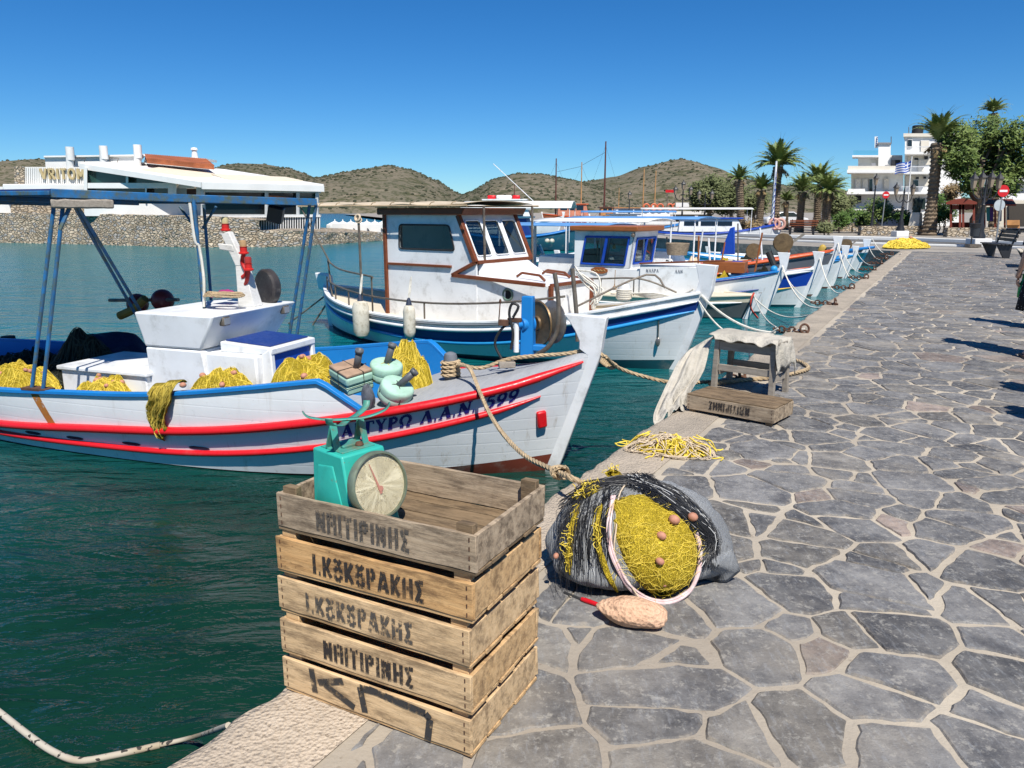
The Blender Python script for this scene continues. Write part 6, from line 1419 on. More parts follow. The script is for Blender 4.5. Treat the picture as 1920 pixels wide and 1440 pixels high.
bb = MB(); bb.tube(spline([V((H3.xb(1.0) - .25, -.12, .56)), V((H3.xb(.5) - .05, -.25, .45)), V((H3.xb(.4), -.24, .25)), V((H3.xb(.3) + .15, -.1, .05))], 6), .018, 6); bb.build('red_line', surf('red_rope', (.5, .05, .03), .2, rough=.8), label='red rope hanging from the cream foredeck tip towards the water', cat='rope', smooth=60).matrix_world = H3.m

# ======================= further boats along the quay
def winch(root, H, px, py, y, r_=.2, horns=True, m=BRZ):
    c = H.hit(px, py, y=y); ax = V((.4, -.9, 0)); rot = ax.to_track_quat('Z', 'Y').to_matrix().to_4x4(); b = MB()
    b.lathe([(.001, -.04), (.05, -.04), (r_ * .85, -.005), (r_, .005), (r_ * .97, .02), (r_ * .4, .03), (r_ * .4, .07), (r_ * .97, .10), (r_, .12), (.001, .13)], 24, MX.Translation(c) @ rot); w_ = b.build('hauler_disc', m, root)
    b = MB(); b.bar(c + V((0, .05, -r_ * 1.6)), c + V((0, .05, 0)), .06, .08)
    if horns: b.bar(c + V((.02, -.02, -r_ * .7)), c + V((r_ * 2.2, .0, r_ * 1.0)), .035, .05); b.bar(c + V((-.05, -.03, -r_ * 1.3)), c + V((.05, -.03, .1)), .04, .05)
    b.build('hauler_arm', WD_DRIFT, w_); return w_
def canopy(root, H, z, x0, x1, wd, m, curved=.08, posts=True, th=.02):
    b = MB(); b.grid(lambda u, v: V((x0 + (x1 - x0) * u, (v - .5) * wd, z + curved * (1 - (2 * v - 1) ** 2))), 8, 12); o = b.build('canopy', m, root, solid=th, smooth=60)
    if posts:
        for x in (x0 + .1, x1 - .1):
            for y in (-wd / 2 + .06, wd / 2 - .06): b = MB(); b.tube([V((x, y, .5)), V((x, y, z))], .022, 7); b.build('canopy_post', WHITE, root)
    return o
H4 = Hull(at_z(1432, 588, WZ), R(-30), 7.0, 2.5, rake=.36, pb=2.4); sh4 = curve([(0, .75), (.4, .52), (.7, .62), (1, .95)]); lo4 = cadd(sh4, -.36)
b4 = caique('white hulled boat with two dark blue rails moored beyond the cream decked boat', H4, sh4, [(lambda t: -.4, lambda t: .05, 3, 1), (lambda t: .05, lo4, 3, 0), (lo4, sh4, 3, 0)], [WHITE2, TEALF], capm=BLUE, rails=[(cadd(sh4, -.04), .03, NAVY, .02, .985), (lo4, .022, NAVY, .02, .96)], deckm=GREYD, ztop=1.34, head=(.13, .26), sw=.09)
winch(b4, H4, 1467, 455, .1, .20)
b = MB(); p = H4.hit(1444, 492, y=.0); b.tube([p + V((-.05, 0, .22)), p + V((.08, 0, -.05))], .07, 10); b.build('black_sleeve', BLACKR, b4); b = MB(); b.ball(p + V((.1, -.05, -.14)), .08, 10); b.build('blue_float', SKYB, b4)
b = MB(); p = H4.hit(1360, 500, y=.0); b.box(p, (.9, .5, .24), (0, 0, .1)); b.build('wooden_box', VARN2, b4, bev=.01); b = MB(); b.box(H4.hit(1382, 502, y=.1), (.22, .22, .30)); b.build('blue_bin', ROYAL, b4, bev=.02)
H5 = Hull(at_z(1497, 576, WZ), R(-30), 7.0, 2.5, rake=.38, pb=2.4); sh5 = curve([(0, .75), (.4, .52), (.7, .60), (1, .92)]); lo5 = cadd(sh5, -.40)
b5 = caique('white hulled boat with a broad blue band over a thin yellow line', H5, sh5, [(lambda t: -.4, lambda t: .06, 3, 1), (lambda t: .06, lo5, 3, 0), (lo5, cadd(sh5, -.08), 3, 2), (cadd(sh5, -.08), sh5, 1, 3)], [WHITE2, TEALF, ROYAL, WHITE], rails=[(lo5, .02, plain('yellow_line_paint', (.6, .4, .03), .5), .02, .965), (cadd(sh5, -.05), .035, WHITE, .02, .985)], deckm=WHITE, ztop=1.30, head=(.13, .26), sw=.09)
H6 = Hull(at_z(1528, 556, WZ), R(-30), 7.4, 2.6, rake=.36, pb=2.4); sh6 = curve([(0, .8), (.4, .66), (.7, .82), (1, 1.24)]); lo6 = cadd(sh6, -.38)
b6 = caique('white boat with orange red rails and dark name band', H6, sh6, [(lambda t: -.4, lambda t: .06, 3, 1), (lambda t: .06, lo6, 3, 0), (lo6, cadd(sh6, -.1), 3, 2), (cadd(sh6, -.1), sh6, 1, 3)], [WHITE2, ANTIF, paint('slate_band', (.11, .12, .14), .2), WHITE], capm=ORANGE, rails=[(cadd(sh6, -.04), .045, ORANGE, .02, .985), (lo6, .022, ORANGE, .02, .95)], deckm=WHITE, ztop=1.58, head=(.14, .26), sw=.09)
b = MB(); f6 = lambda a, c, l: H6.p(.70 + a / 7.4, lo6(.70 + a / 7.4) + .08 + c, -1, .008 + l)
letters(b, 'LYPA', SERIF | {}, .15, .03, f6, .12, wx=1.1); b.build('name_lettering', plain('red_lettering', (.4, .05, .04), .5), b6, smooth=0, fix=False)
winch(b6, H6, 1412, 470, .3, .2, False); b = MB(); pbl = H6.hit(1530, 432, y=.2); b.ball(pbl + V((.2, 0, -.55)), .13, 12, (.9, .5, 1.5)); b.build('yellow_oilskin', surf('oilskin_yellow', (.45, .3, .05), .3, rough=.6), b6)
H7 = Hull(at_z(1556, 541, WZ), R(-30), 6.0, 2.2, rake=.36); sh7 = curve([(0, .8), (.4, .60), (.7, .62), (1, .90)])
b7 = caique('small white boat with a bright blue rail, squeezed between larger boats', H7, sh7, [(lambda t: -.4, lambda t: .05, 3, 1), (lambda t: .05, sh7, 4, 0)], [WHITE2, ANTIF], capm=BLUE, rails=[(cadd(sh7, -.06), .04, BLUE, .02, .985)], deckm=WHITE, ztop=1.25, head=(.14, .24))
H8 = Hull(at_z(1606, 507, WZ), R(-30), 5.6, 2.1, rake=.4); sh8 = curve([(0, .55), (.4, .42), (.7, .48), (1, .68)])
b8 = caique('small white boat with blue oars, last before the stone corner of the quay', H8, sh8, [(lambda t: -.4, lambda t: .05, 3, 1), (lambda t: .05, cadd(sh8, -.15), 3, 0), (cadd(sh8, -.15), sh8, 1, 2)], [WHITE2, TEALF, paint('pale_green_band', (.35, .5, .38), .2)], capm=WHITE, rails=[(cadd(sh8, -.02), .03, NAVY, .02, .9)], deckm=WHITE, ztop=1.18, head=(.16, .30))
winch(b8, H8, 1586, 458, .2, .20); b = MB()
for px, py, c_ in ((1580, 474, 0), (1612, 468, 1)): p = H8.hit(px, py, y=-.3); b.bar(p - V((.5, 0, .05)), p + V((.5, .1, .1)), .14, .10)
b.build('blue_fender_board', BLUE, b8, bev=.03)
H9 = Hull(at_z(1583, 522, WZ), R(-30), 5.6, 2.1, rake=.34); sh9 = curve([(0, .75), (.4, .56), (.7, .56), (1, .78)])
b9 = caique('low white boat with sky blue gunwale between two taller bows', H9, sh9, [(lambda t: -.4, lambda t: .05, 3, 1), (lambda t: .05, sh9, 4, 0)], [WHITE2, ANTIF], capm=SKYB, rails=[(cadd(sh9, -.05), .03, SKYB, .02, .985)], deckm=WHITE, ztop=1.08, head=(.13, .22))
# superstructures behind the bows
CANW = surf('white_canopy', (.68, .68, .66), .1, (.45, .42, .38), .2, rough=.8); CANBL = surf('blue_canopy_cloth', (.10, .26, .52), .15, rough=.8)
canopy(b4, H4, 1.86, -6.3, -3.4, 2.0, CANBL, .05); canopy(b5, H5, 1.94, -6.6, -3.4, 2.1, CANW, .07); canopy(b6, H6, 1.98, -6.9, -2.9, 2.2, CANBL, .06)
for H_, rt, m_ in ((H4, b4, WHITE), (H5, b5, WHITE), (H6, b6, WHITE)):
    b = MB(); b.hexa([V((-5.4, -.6, .4)), V((-3.6, -.6, .4)), V((-3.6, .6, .4)), V((-5.4, .6, .4)), V((-5.3, -.55, 1.15)), V((-3.8, -.55, 1.10)), V((-3.8, .55, 1.10)), V((-5.3, .55, 1.15))]); b.build('deckhouse', m_, rt, bev=.03)
q = random.Random(12)
for H_, rt in ((H4, b4), (H5, b5), (H6, b6), (H7, b7)):
    for k in range(4):
        x = -.9 - k * .75; b = MB(); c = V((x, q.uniform(-.5, .3), .45)); b.grid(dome_fn(.34, .3, q.uniform(.25, .5), k + 3), 14, 14); b.v = [tuple(V(v) + c) for v in b.v]; b.build('net_lump', q.choice((NETD, NETD, NETY, BEIGE)), rt, smooth=80)
    for k in range(3):
        x = -1.2 - k * 1.3; b = MB(); y = q.uniform(-.7, .5); b.tube([V((x, y, .4)), V((x + q.uniform(-.2, .2), y, q.uniform(1.3, 2.0)))], .022, 6); b.build('deck_pole', q.choice((WHITE, STEEL, VARN2)), rt)
    b = MB(); b.box((-2.6, -.35, .62), (.55, .4, .3), (0, 0, q.uniform(-.4, .4))); b.build('fish_box', q.choice((BLUE, CREAMP, ORANGE)), rt, bev=.02)
    for k in range(2): b = MB(); b.ball(V((-1.5 - k * .35, -.6, .72)), .12, 12); b.build('buoy', q.choice((PINKF, ORANGE, FEN)), rt)
b = MB(); p = H6.hit(1368, 470, y=.4); b.hexa([p + V(q) for q in ((-.25, -.05, -.1), (.15, -.05, -.1), (.15, .05, -.1), (-.25, .05, -.1), (-.02, -.04, .62), (.10, -.04, .66), (.10, .04, .66), (-.02, .04, .62))]); b.build('blue_gallows', ROYAL, b6, bev=.02)
pot = H3.hit(1270, 468, y=.8); b = MB(); b.lathe([(.22, 0), (.27, .26), (.25, .27), (.20, .05), (.001, .04)], 20, MX.Translation(H3.m @ pot - V((0, 0, .12)))); b.build('wicker_basket', surf('wicker', (.28, .22, .15), .4, (.1, .07, .05), .4, rough=.9, scale=16, stretch=(1, 1, 4), bump=.6), label='grey wicker basket standing behind the blue framed wheelhouse', cat='basket')
# mooring lines from the bows
def line(H, zc, ring, lb, r_=.014, drop=.16, m=ROPEW, side=-1):
    a = H.m @ V((H.xb(zc) - .05, side * .06, zc)); c = ring + V((0, 0, .05)); mid = VV * -.25
    b = MB(); b.tube(sag(a, c, drop, 18), r_, 6); b.build('mooring_rope', m, label=lb, cat='rope', group='mooring ropes', smooth=60)
line(H2, 1.08, RINGS[1], 'white mooring rope from the brown trimmed boat to the ring behind the stool', .016, .22)
line(H2, 1.00, RINGS[1] - VV * .3 - U * .12, 'second pale rope from the brown trimmed boat ending at the chain behind the stool', .012, .30)
line(H3, .5, RINGS[1] - VV * .35, 'thin rope from the cream foredeck down to the nearest ring', .010, .1)
line(H3, .48, RINGS[2], 'slack white rope from the cream decked boat to the second free ring', .014, .34)
line(H4, 1.05, RINGS[2], 'white rope looping from the dark blue railed bow to its ring', .014, .40); line(H4, 1.0, RINGS[3], 'thin white rope from the dark blue railed bow to the ring beyond', .011, .5)
line(H5, 1.15, RINGS[3], 'white rope from the yellow lined bow to the quay ring', .012, .4); line(H6, 1.4, RINGS[4], 'white rope from the orange railed bow to the quay', .012, .45)
line(H6, 1.3, RINGS[5], 'second thin rope from the orange railed bow to the quay', .01, .5); line(H7, 1.0, RINGS[5], 'rope from the small blue railed boat to the quay', .01, .3); line(H9, .95, RINGS[6], 'rope from the low sky blue boat to the quay', .01, .25); line(H8, .95, RINGS[7], 'rope from the last small boat to the quay corner', .012, .25); line(H8, 1.2, RINGS[8] + VV * .3, 'rope from the last small boat to the far net heap', .012, .3)
# ======================= restaurant on the breakwater
def pp(b, pts, Y, th, mi=0):
    """prism from a pixel outline standing at distance Y, th metres deep"""
    P_ = [at_y(x, y, Y) for x, y in pts]; k_ = sum(p.x for p in P_) / len(P_) / Y; return b.prism(P_, (th * k_, th, 0), mi)
def rect(x0, y0, x1, y1): return [(x0, y1), (x1, y1), (x1, y0), (x0, y0)]
WALLW = surf('white_render_wall', (.72, .71, .68), .06, (.5, .47, .42), .15, rough=.85, scale=.6, bscale=8)
WALLC = surf('cream_render_wall', (.62, .57, .48), .06, (.45, .4, .33), .2, rough=.85, scale=.6, bscale=8)
DARKG = plain('dark_window_glass', (.012, .016, .018), .06, 0, .6); GREENG = plain('green_window_glass', (.015, .05, .045), .08, 0, .6)
TILE = surf('red_roof_tile', (.36, .11, .045), .3, (.18, .07, .04), .3, rough=.85, scale=1.5, bscale=10, bump=.8, bd=.05)
t = Nt('rubble_stone'); gp = t.n('ShaderNodeNewGeometry').outputs['Position']
sv = t.n('ShaderNodeVectorMath', _operation='MULTIPLY', i0=gp, i1=(1, 1, 1.7)).outputs[0]; sv = t.n('ShaderNodeVectorMath', _operation='ADD', i0=sv, i1=t.n('ShaderNodeVectorMath', _operation='SCALE', i0=t.n('ShaderNodeTexNoise', Scale=1.6, Detail=3.0, Vector=gp).outputs['Color'], Scale=.35).outputs[0]).outputs[0]
v1 = t.n('ShaderNodeTexVoronoi', Scale=3.8, Vector=sv); v2 = t.n('ShaderNodeTexVoronoi', Scale=3.8, Vector=sv, _feature='DISTANCE_TO_EDGE')
hv = t.n('ShaderNodeSeparateColor', Color=v1.outputs['Color']).outputs[0]
c = t.mix(hv, (.32, .255, .18), (.60, .50, .37)); c = t.mix(t.ramp(t.n('ShaderNodeSeparateColor', Color=v1.outputs['Color']).outputs[1], .6, .9), c, (.34, .33, .31)); c = t.mix(t.ramp(v2.outputs['Distance'], .05, .0), c, (.22, .175, .125)); c = t.mix(t.math('MULTIPLY', t.ramp(t.noise(6, 5, .7, vec=gp), .45, .75), .5), c, (.50, .42, .32))
RUBBLE = t.out(c, .95, t.bump(t.ramp(v2.outputs['Distance'], 0, .18), 1.0, .12, t.bump(t.noise(9, 5, .7, vec=gp), .6, .05)), 0, .1)
def rubble(name, label, base, topy, th=1.2, cat='wall', batter=.25):
    """stone wall following base points on the water, top given in pixels"""
    b = MB(); P = [at_z(x, y, WZ) for x, y in base]; n = 24; rows = 7
    fr = []
    for i in range(len(P) - 1):
        for k in range(n): fr.append((P[i].lerp(P[i + 1], k / n), topy[i] + (topy[i + 1] - topy[i]) * k / n, base[i][0] + (base[i + 1][0] - base[i][0]) * k / n))
    fr.append((P[-1], topy[-1], base[-1][0])); w = len(fr); vs = []
    for j in range(rows + 1):
        for (p, ty, px) in fr:
            tz = at_y(px, ty, p.y).z; z = WZ - .3 + (tz - WZ + .3) * j / rows; nz = NZ.noise_vector(V((p.x * 1.6, z * 2.5, p.y * 1.6))) * .16
            vs.append(V((p.x + nz.x, p.y + batter * j / rows + nz.y, z + (nz.z * .5 if j < rows else nz.z * .35))))
    for (p, ty, px) in fr: vs.append(V((p.x, p.y + th, at_y(px, ty, p.y).z)))
    for (p, ty, px) in fr: vs.append(V((p.x, p.y + th, WZ - .3)))
    b.add(vs, [(j * w + i, j * w + i + 1, (j + 1) * w + i + 1, (j + 1) * w + i) for j in range(rows + 2) for i in range(w - 1)])
    return b.build(name, RUBBLE, smooth=30, label=label, cat=cat)
rubble('stone_seawall', 'beige rubble stone seawall below the white restaurant', [(-420, 452), (-60, 454), (180, 459), (360, 464), (488, 463)], [398, 399, 401, 405, 412], 9)
rubble('rock_bank', 'low rubble bank below the white railing and terrace', [(484, 464), (560, 462), (640, 457), (760, 448)], [432, 433, 436, 436], 9, 'rocks')
rs = thing('restaurant_building', 'white restaurant with VRITOMA sign, chimney pipes and sloping pergola roof', 'building', at_y(330, 430, 54)); LO = MX.Translation(-V(rs.location))
def part(b, name, m, parent=rs, **kw): b.xf(LO if parent is rs else MX.Translation(-rs.location)); return b.build(name, m, parent, **kw)
Y0 = 52.0; YL = Y0 + 2.8
b = MB(); pp(b, rect(20, 346, 165, 402), YL + 1.2, 5); part(b, 'stone_wall', RUBBLE, smooth=0)
b = MB(); pp(b, rect(-60, 350, 22, 402), YL + 2.0, 5); part(b, 'wall', WALLW, smooth=0)
b = MB(); pp(b, rect(5, 345, 158, 357), YL + .6, .8); part(b, 'ledge', WALLW, bev=.06)
b = MB(); pp(b, rect(27, 312, 46, 346), YL + 1.2, .8); part(b, 'stone_pier', RUBBLE, smooth=0)
b = MB()
for k in range(28):
    x = 46 + k * 4; pp(b, rect(x, 313, x + 2.7, 345), YL + 1.28, .15)
pp(b, rect(46, 313, 158, 345), YL + 1.36, .2); pan = part(b, 'sign_panel', WALLW, smooth=0)
b = MB(); o = at_y(76, 336, YL + 1.12); hh = at_y(76, 316, YL + 1.12).z - o.z
G2 = {k: v for k, v in SANS.items()}; letters(b, 'VRITOMA', G2, hh, .125, lambda a, c, l: o + V((a * 1.08, .12 - l, c)), .16, depth=.14)
part(b, 'sign_lettering', plain('cream_lettering', (.50, .39, .20), .5), pan, smooth=0)
b = MB(); pp(b, [(86, 320), (262, 318), (268, 291), (84, 293)], Y0 + 5, 4); part(b, 'upper_storey', WALLW, smooth=0)
b = MB(); pp(b, [(82, 295), (272, 292.5), (272, 289.5), (82, 292)], Y0 + 4.8, 4.4); part(b, 'parapet', WALLW, smooth=0)
for x, y0, y1 in ((130, 275.5, 318), (193, 273.5, 316), (257, 271.5, 314)):
    b = MB(); a = at_y(x + 1.5, y1, Y0 + 4.3); c = at_y(x, y0, Y0 + 4.3); b.tube([a, c], .24, 14); b.tube([c - V((0, 0, .9)), c], .27, 14); part(b, 'chimney_pipe', WALLW)
for x0, x1 in ((140, 160), (205, 222)):
    b = MB(); b.tube([at_y(x0, 309, Y0 + 4.6), at_y(x0, 296, Y0 + 4.6), at_y(x1, 296.5, Y0 + 4.6), at_y(x1 - 3, 308, Y0 + 4.6)], .03, 5); part(b, 'roof_rail', STEEL)
b = MB(); q = [at_y(272, 297, Y0 + 7), at_y(388, 306, Y0 + 7.5), at_y(402, 318, Y0 + 3.6), at_y(276, 306, Y0 + 3.6)]; nrm = V((0, 0, .25)); b.prism(q, nrm)
for k in range(34):
    i = (k + .5) / 34; b.tube([q[0].lerp(q[1], i) + nrm, q[3].lerp(q[2], i) + nrm], .10, 5)
part(b, 'tiled_roof', TILE, smooth=40)
b = MB(); b.prism([at_y(264, 292, Y0 + 7.6), at_y(388, 302, Y0 + 7.8), at_y(388, 297.5, Y0 + 7.8), at_y(264, 288.5, Y0 + 7.6)], (0, 2, 0)); pp(b, [(268, 310), (272, 296), (386, 303), (390, 312)], Y0 + 8.2, 1); part(b, 'roof_band', WALLW, smooth=0)
b = MB(); a = at_y(366, 302, Y0 + 8); b.lathe([(.28, -.1), (.20, .55), (.16, .75), (.26, .80), (.22, .95), (.001, 1.0)], 14, MX.Translation(a)); part(b, 'chimney', WALLW)
# pergola roof: a thin sloping slab
rA, rB, rC, rD = at_y(150, 310, Y0 + .4), at_y(378, 345, Y0 - 2.2), at_y(607, 351, Y0 + 3.2), at_y(420, 322, Y0 + 10); rE = at_y(250, 308, Y0 + 8)
b = MB(); b.prism([rA, rB, rC, rD, rE], (0, 0, .20)); part(b, 'pergola_roof', WALLW, smooth=0)
b = MB(); b.prism([rA.lerp(rB, .45) + V((0, .8, .22)), rB + V((0, 1.5, .22)), rB.lerp(rD, .5) + V((0, 0, .22)), rA.lerp(rE, .5).lerp(rB.lerp(rD, .5), .5) + V((0, 0, .22))], (0, 0, .06)); b.prism([rB.lerp(rC, .15) + V((0, 1.4, .22)), rC.lerp(rD, .12) + V((-.5, 0, .22)), rC.lerp(rD, .35) + V((0, 0, .22)), rB.lerp(rD, .4) + V((0, 0, .22))], (0, 0, .10)); part(b, 'roof_awning', surf('ivory_awning', (.66, .58, .45), .1, rough=.8), smooth=0)
b = MB(); b.bar(rA - V((0, .02, .05)), rB - V((0, .02, .05)), .15, .34); b.bar(rB - V((0, .02, .10)), rC - V((0, .02, .10)), .15, .42); part(b, 'roof_fascia', WALLW, smooth=0)
# gable front
Yg = Y0 - .2
b = MB(); pp(b, [(160, 345), (322, 345), (322, 336.5), (160, 314)], Yg + .5, .1); part(b, 'gable_glazing', GREENG, smooth=0)
b = MB(); pp(b, rect(160, 353, 318, 379), Yg + .5, .1); part(b, 'window_band', DARKG, smooth=0)
b = MB(); pp(b, rect(158, 343, 322, 353), Yg, .7); part(b, 'beam', WALLW, smooth=0)
b = MB(); pp(b, rect(158, 379, 374, 405), Yg + .1, .7); part(b, 'front_wall', WALLW, smooth=0)
for x0, x1, y0, y1 in ((157, 163.5, 314, 379), (236, 240.5, 328, 343), (315, 331, 336, 379), (272, 275, 353, 379), (368, 377, 345, 405)):
    b = MB(); pp(b, rect(x0, y0, x1, y1), Yg - .06, .5); part(b, 'post', WALLW, smooth=0)
b = MB(); pp(b, [(330, 353), (336, 346), (345, 340), (354, 342), (366, 353)], Yg + .2, .3); pp(b, rect(331, 353, 350, 404), Yg + .8, .3); part(b, 'curved_gable', WALLW, smooth=0)
b = MB(); pp(b, rect(350, 354, 369, 400), Yg + .8, .2); part(b, 'doorway', plain('brown_doorway', (.10, .04, .025), .7), smooth=0)
# glazed terrace to the right
def wallq(b, x0, y0a, y0b, x1, y1a, y1b, dy=0.0, th=.12):
    Yf = lambda x: Y0 - 1.9 + (x - 378) / 229 * 5.2 + dy
    b.prism([at_y(x0, y0b, Yf(x0)), at_y(x1, y1b, Yf(x1)), at_y(x1, y1a, Yf(x1)), at_y(x0, y0a, Yf(x0))], (.0, th, 0))
for x0, x1 in ((384, 497), (502, 556), (560, 592)):
    b = MB(); wallq(b, x0, 360, 402, x1, 361 if x1 < 560 else 362, 402, .3); part(b, 'window', DARKG if x0 != 560 else GREENG, smooth=0)
b = MB(); wallq(b, 376, 351, 360, 600, 354, 362, .15, .3); wallq(b, 376, 402, 407, 600, 402, 406, -.05, .5); part(b, 'beam', surf('grey_white_frame', (.5, .51, .5), .1), smooth=0)
for x in (379, 499, 558, 594):
    b = MB(); wallq(b, x - 2.6, 352, 405, x + 2.6, 352, 405, 0, .25); part(b, 'post', surf('grey_white_frame', (.5, .51, .5), .1), smooth=0)
b = MB(); wallq(b, 502, 366, 372, 553, 371, 376, .2, .05); part(b, 'awning_strip', TILE, smooth=0)
b = MB(); wallq(b, 428, 407, 434, 600, 406, 433, .8, .1); part(b, 'terrace_glass', plain('terrace_dark', (.05, .07, .06), .4), smooth=0)
rl_ = MB()
for k in range(38):
    x = 430 + k * 4.55; wallq(rl_, x, 407, 433, x + 1.7, 407, 433, -.1, .06)
wallq(rl_, 428, 405, 408, 601, 404, 407, -.15, .16); wallq(rl_, 428, 432, 435.5, 601, 431, 434.5, -.15, .16); part(rl_, 'railing', WALLW, smooth=0)
tr = thing('terrace_wall', 'low white terrace wall with folded white umbrellas right of the restaurant', 'wall', at_y(668, 436, 61)); LT = MX.Translation(-V(tr.location))
b = MB(); pp(b, [(622, 436), (722, 440), (722, 421), (622, 419)], 60, .6); b.xf(LT).build('wall', WALLW, tr, smooth=0)
for k in range(7):
    b = MB(); a = at_y(628 + k * 15, 419.5, 62 + (k % 3) * 2); b.lathe([(.75, -.5), (.7, .0), (.35, .18), (.06, .3), (.03, .45), (.001, .46)], 10, MX.Translation(a + V((0, 0, -.1)))); b.xf(LT).build('umbrella', WALLW, tr)
for k in range(4):
    b = MB(); pp(b, [(636 + k * 26, 428), (638 + k * 26, 428), (641 + k * 26, 433), (639 + k * 26, 433)], 59.85, .1); b.xf(LT).build('drain_spout', BLACKR, tr, smooth=0)

# ======================= boats across the basin
def farboat(label, px, py, head, L, B, fb, hullm, capm, **kw):
    H = Hull(at_z(px, py, WZ), R(head), L, B, rake=.35); sh = curve([(0, fb * 1.1), (.4, fb * .85), (.7, fb), (1, fb * 1.5)])
    rt = caique(label, H, sh, [(lambda t: -.4, lambda t: .06, 1, 1), (lambda t: .06, sh, 3, 0)], [hullm, TEALF], capm=capm, rails=[(cadd(sh, -.08), .05, capm, .02, .98)], deckm=WHITE, ztop=fb * 1.5 + .35, group='boats moored across the basin', **kw); return rt, H
def cabin(rt, x0, x1, wd, z0, z1, m=WHITE, rm=WHITE, win=True):
    b = MB(); b.hexa([V((x0, -wd, z0)), V((x1, -wd, z0)), V((x1, wd, z0)), V((x0, wd, z0)), V((x0 + .1, -wd * .92, z1)), V((x1 - .35, -wd * .92, z1)), V((x1 - .35, wd * .92, z1)), V((x0 + .1, wd * .92, z1))]); o = b.build('cabin', m, rt, bev=.03)
    b = MB(); b.box(((x0 + x1) / 2 - .1, 0, z1 + .05), (x1 - x0 + .1, wd * 2 + .1, .10)); b.build('cabin_roof', rm, o, bev=.02)
    if win:
        for k in range(3):
            b = MB(); xa_ = x0 + .35 + k * (x1 - x0 - .9) / 3; xb_ = xa_ + (x1 - x0 - .9) / 3 - .15
            for s_ in (-1,): b.hexa([V((xa_, s_ * wd * .96 - .03, z0 + (z1 - z0) * .5)), V((xb_, s_ * wd * .96 - .03, z0 + (z1 - z0) * .5)), V((xb_, s_ * wd * .90, z0 + (z1 - z0) * .5)), V((xa_, s_ * wd * .90, z0 + (z1 - z0) * .5)), V((xa_, s_ * wd * .93 - .03, z1 - .15)), V((xb_, s_ * wd * .93 - .03, z1 - .15)), V((xb_, s_ * wd * .90, z1 - .15)), V((xa_, s_ * wd * .90, z1 - .15))])
            b.build('window', DARKG, o)
        b = MB(); b.hexa([V((x1 - .17, -wd * .75, z0 + (z1 - z0) * .5)), V((x1 - .10, -wd * .75, z0 + (z1 - z0) * .5)), V((x1 - .10, wd * .75, z0 + (z1 - z0) * .5)), V((x1 - .17, wd * .75, z0 + (z1 - z0) * .5)), V((x1 - .32, -wd * .7, z1 - .12)), V((x1 - .25, -wd * .7, z1 - .12)), V((x1 - .25, wd * .7, z1 - .12)), V((x1 - .32, wd * .7, z1 - .12))]); b.build('windscreen', DARKG, o)
    return o
def mast(rt, H, px, ytop, m, r_=.07, y=0.0, zb=.8, stays=True):
    a = H.hit(px, ytop, y=y); b = MB(); b.tube([V((a.x, y, zb)), a], [r_, r_ * .6], 8); o = b.build('mast', m, rt)
    if stays:
        b = MB()
        for dx in (-3.2, 3.0): b.tube([a - V((0, 0, .5)), V((a.x + dx, y, 1.2))], .012, 3)
        b.build('stay', BLACKR, o)
    return o
MAST1 = plain('dark_red_mast', (.10, .03, .018), .5); MAST2 = surf('tan_mast', (.42, .24, .10), .2, rough=.6)
rt, Hx = farboat('blue hulled boat under a white arched canopy', 1085, 470, -12, 7.0, 2.4, .95, paint('petrol_blue_hull', (.02, .10, .15), .3), BLUE)
canopy(rt, Hx, 2.35, -6.6, -.3, 2.4, CANW, .38, th=.03); cabin(rt, -4.6, -2.6, .7, .8, 1.8, NAVY, WHITE, False)
for px in (1026, 1035):
    p = Hx.hit(px, 452, y=-1.25); b = MB(); b.ball(p, .14, 12); b.build('boat_fender', FEN, label='white ball fender on the blue hull, ' + ('left' if px < 1030 else 'right') + ' one of the pair', cat='fender', group='white ball fenders').matrix_world = Hx.m
rt, Hx = farboat('white excursion boat with red and white raft on the roof', 1040, 452, -4, 10.5, 3.2, 1.2, WHITE2, WHITE)
cabin(rt, -8.8, -1.6, 1.2, 1.2, 2.3); cabin(rt, -5.2, -2.0, .95, 2.38, 2.95)
for k, (m_, x0, x1) in enumerate(((RED, -5.0, -4.4), (WHITE, -4.35, -3.2), (RED, -3.15, -2.6))): b = MB(); b.box(((x0 + x1) / 2, -.1, 3.18), (x1 - x0, .6, .30)); b.build('life_raft', m_, rt, bev=.08)
mast(rt, Hx, 965, 345, MAST1, .04, 0, 2.9, False)
b = MB(); b.tube([V((-1.6, 0, 2.9)), V((-4.6, .2, 5.6))], .03, 6); b.build('antenna', WHITE, rt)
sp, Hs = farboat('small white speedboat with curved windscreen behind the brown trimmed boat', 1078, 505, -10, 3.6, 1.6, .45, WHITE, WHITE)
b = MB(); b.grid(lambda u, v: V((-1.5 + .35 * cos((u - .5) * 2.6) - .2 * v, sin((u - .5) * 2.6) * .62, .50 + .42 * v)), 14, 4); b.build('windscreen', glass('smoke_glass', (.45, .5, .5), .03, .5), sp, solid=.01, smooth=60)
for y in (-.3, .3): b = MB(); b.box((-2.5, y, .62), (.4, .4, .35)); b.build('seat', WHITE, sp, bev=.06)
b = MB(); b.box((-3.75, 0, .85), (.35, .4, .45)); b.box((-3.75, 0, .4), (.2, .2, .6)); b.build('outboard_motor', BLACKR, sp, bev=.06)
ORW = surf('orange_brown_hull', (.34, .10, .035), .25, rough=.6, scale=2); TANW = surf('tan_orange_timber', (.42, .20, .07), .25, rough=.6, scale=2)
rt, Hx = farboat('wooden excursion boat with three tall dark masts', 1210, 428, 0, 13, 3.4, 1.7, ORW, ORANGE)
cabin(rt, -11.5, -7.5, 1.2, 1.6, 3.0, surf('salmon_cabin', (.52, .20, .12), .2), ORANGE); cabin(rt, -6.0, -3.2, 1.1, 1.6, 2.6, TANW, MAST1)
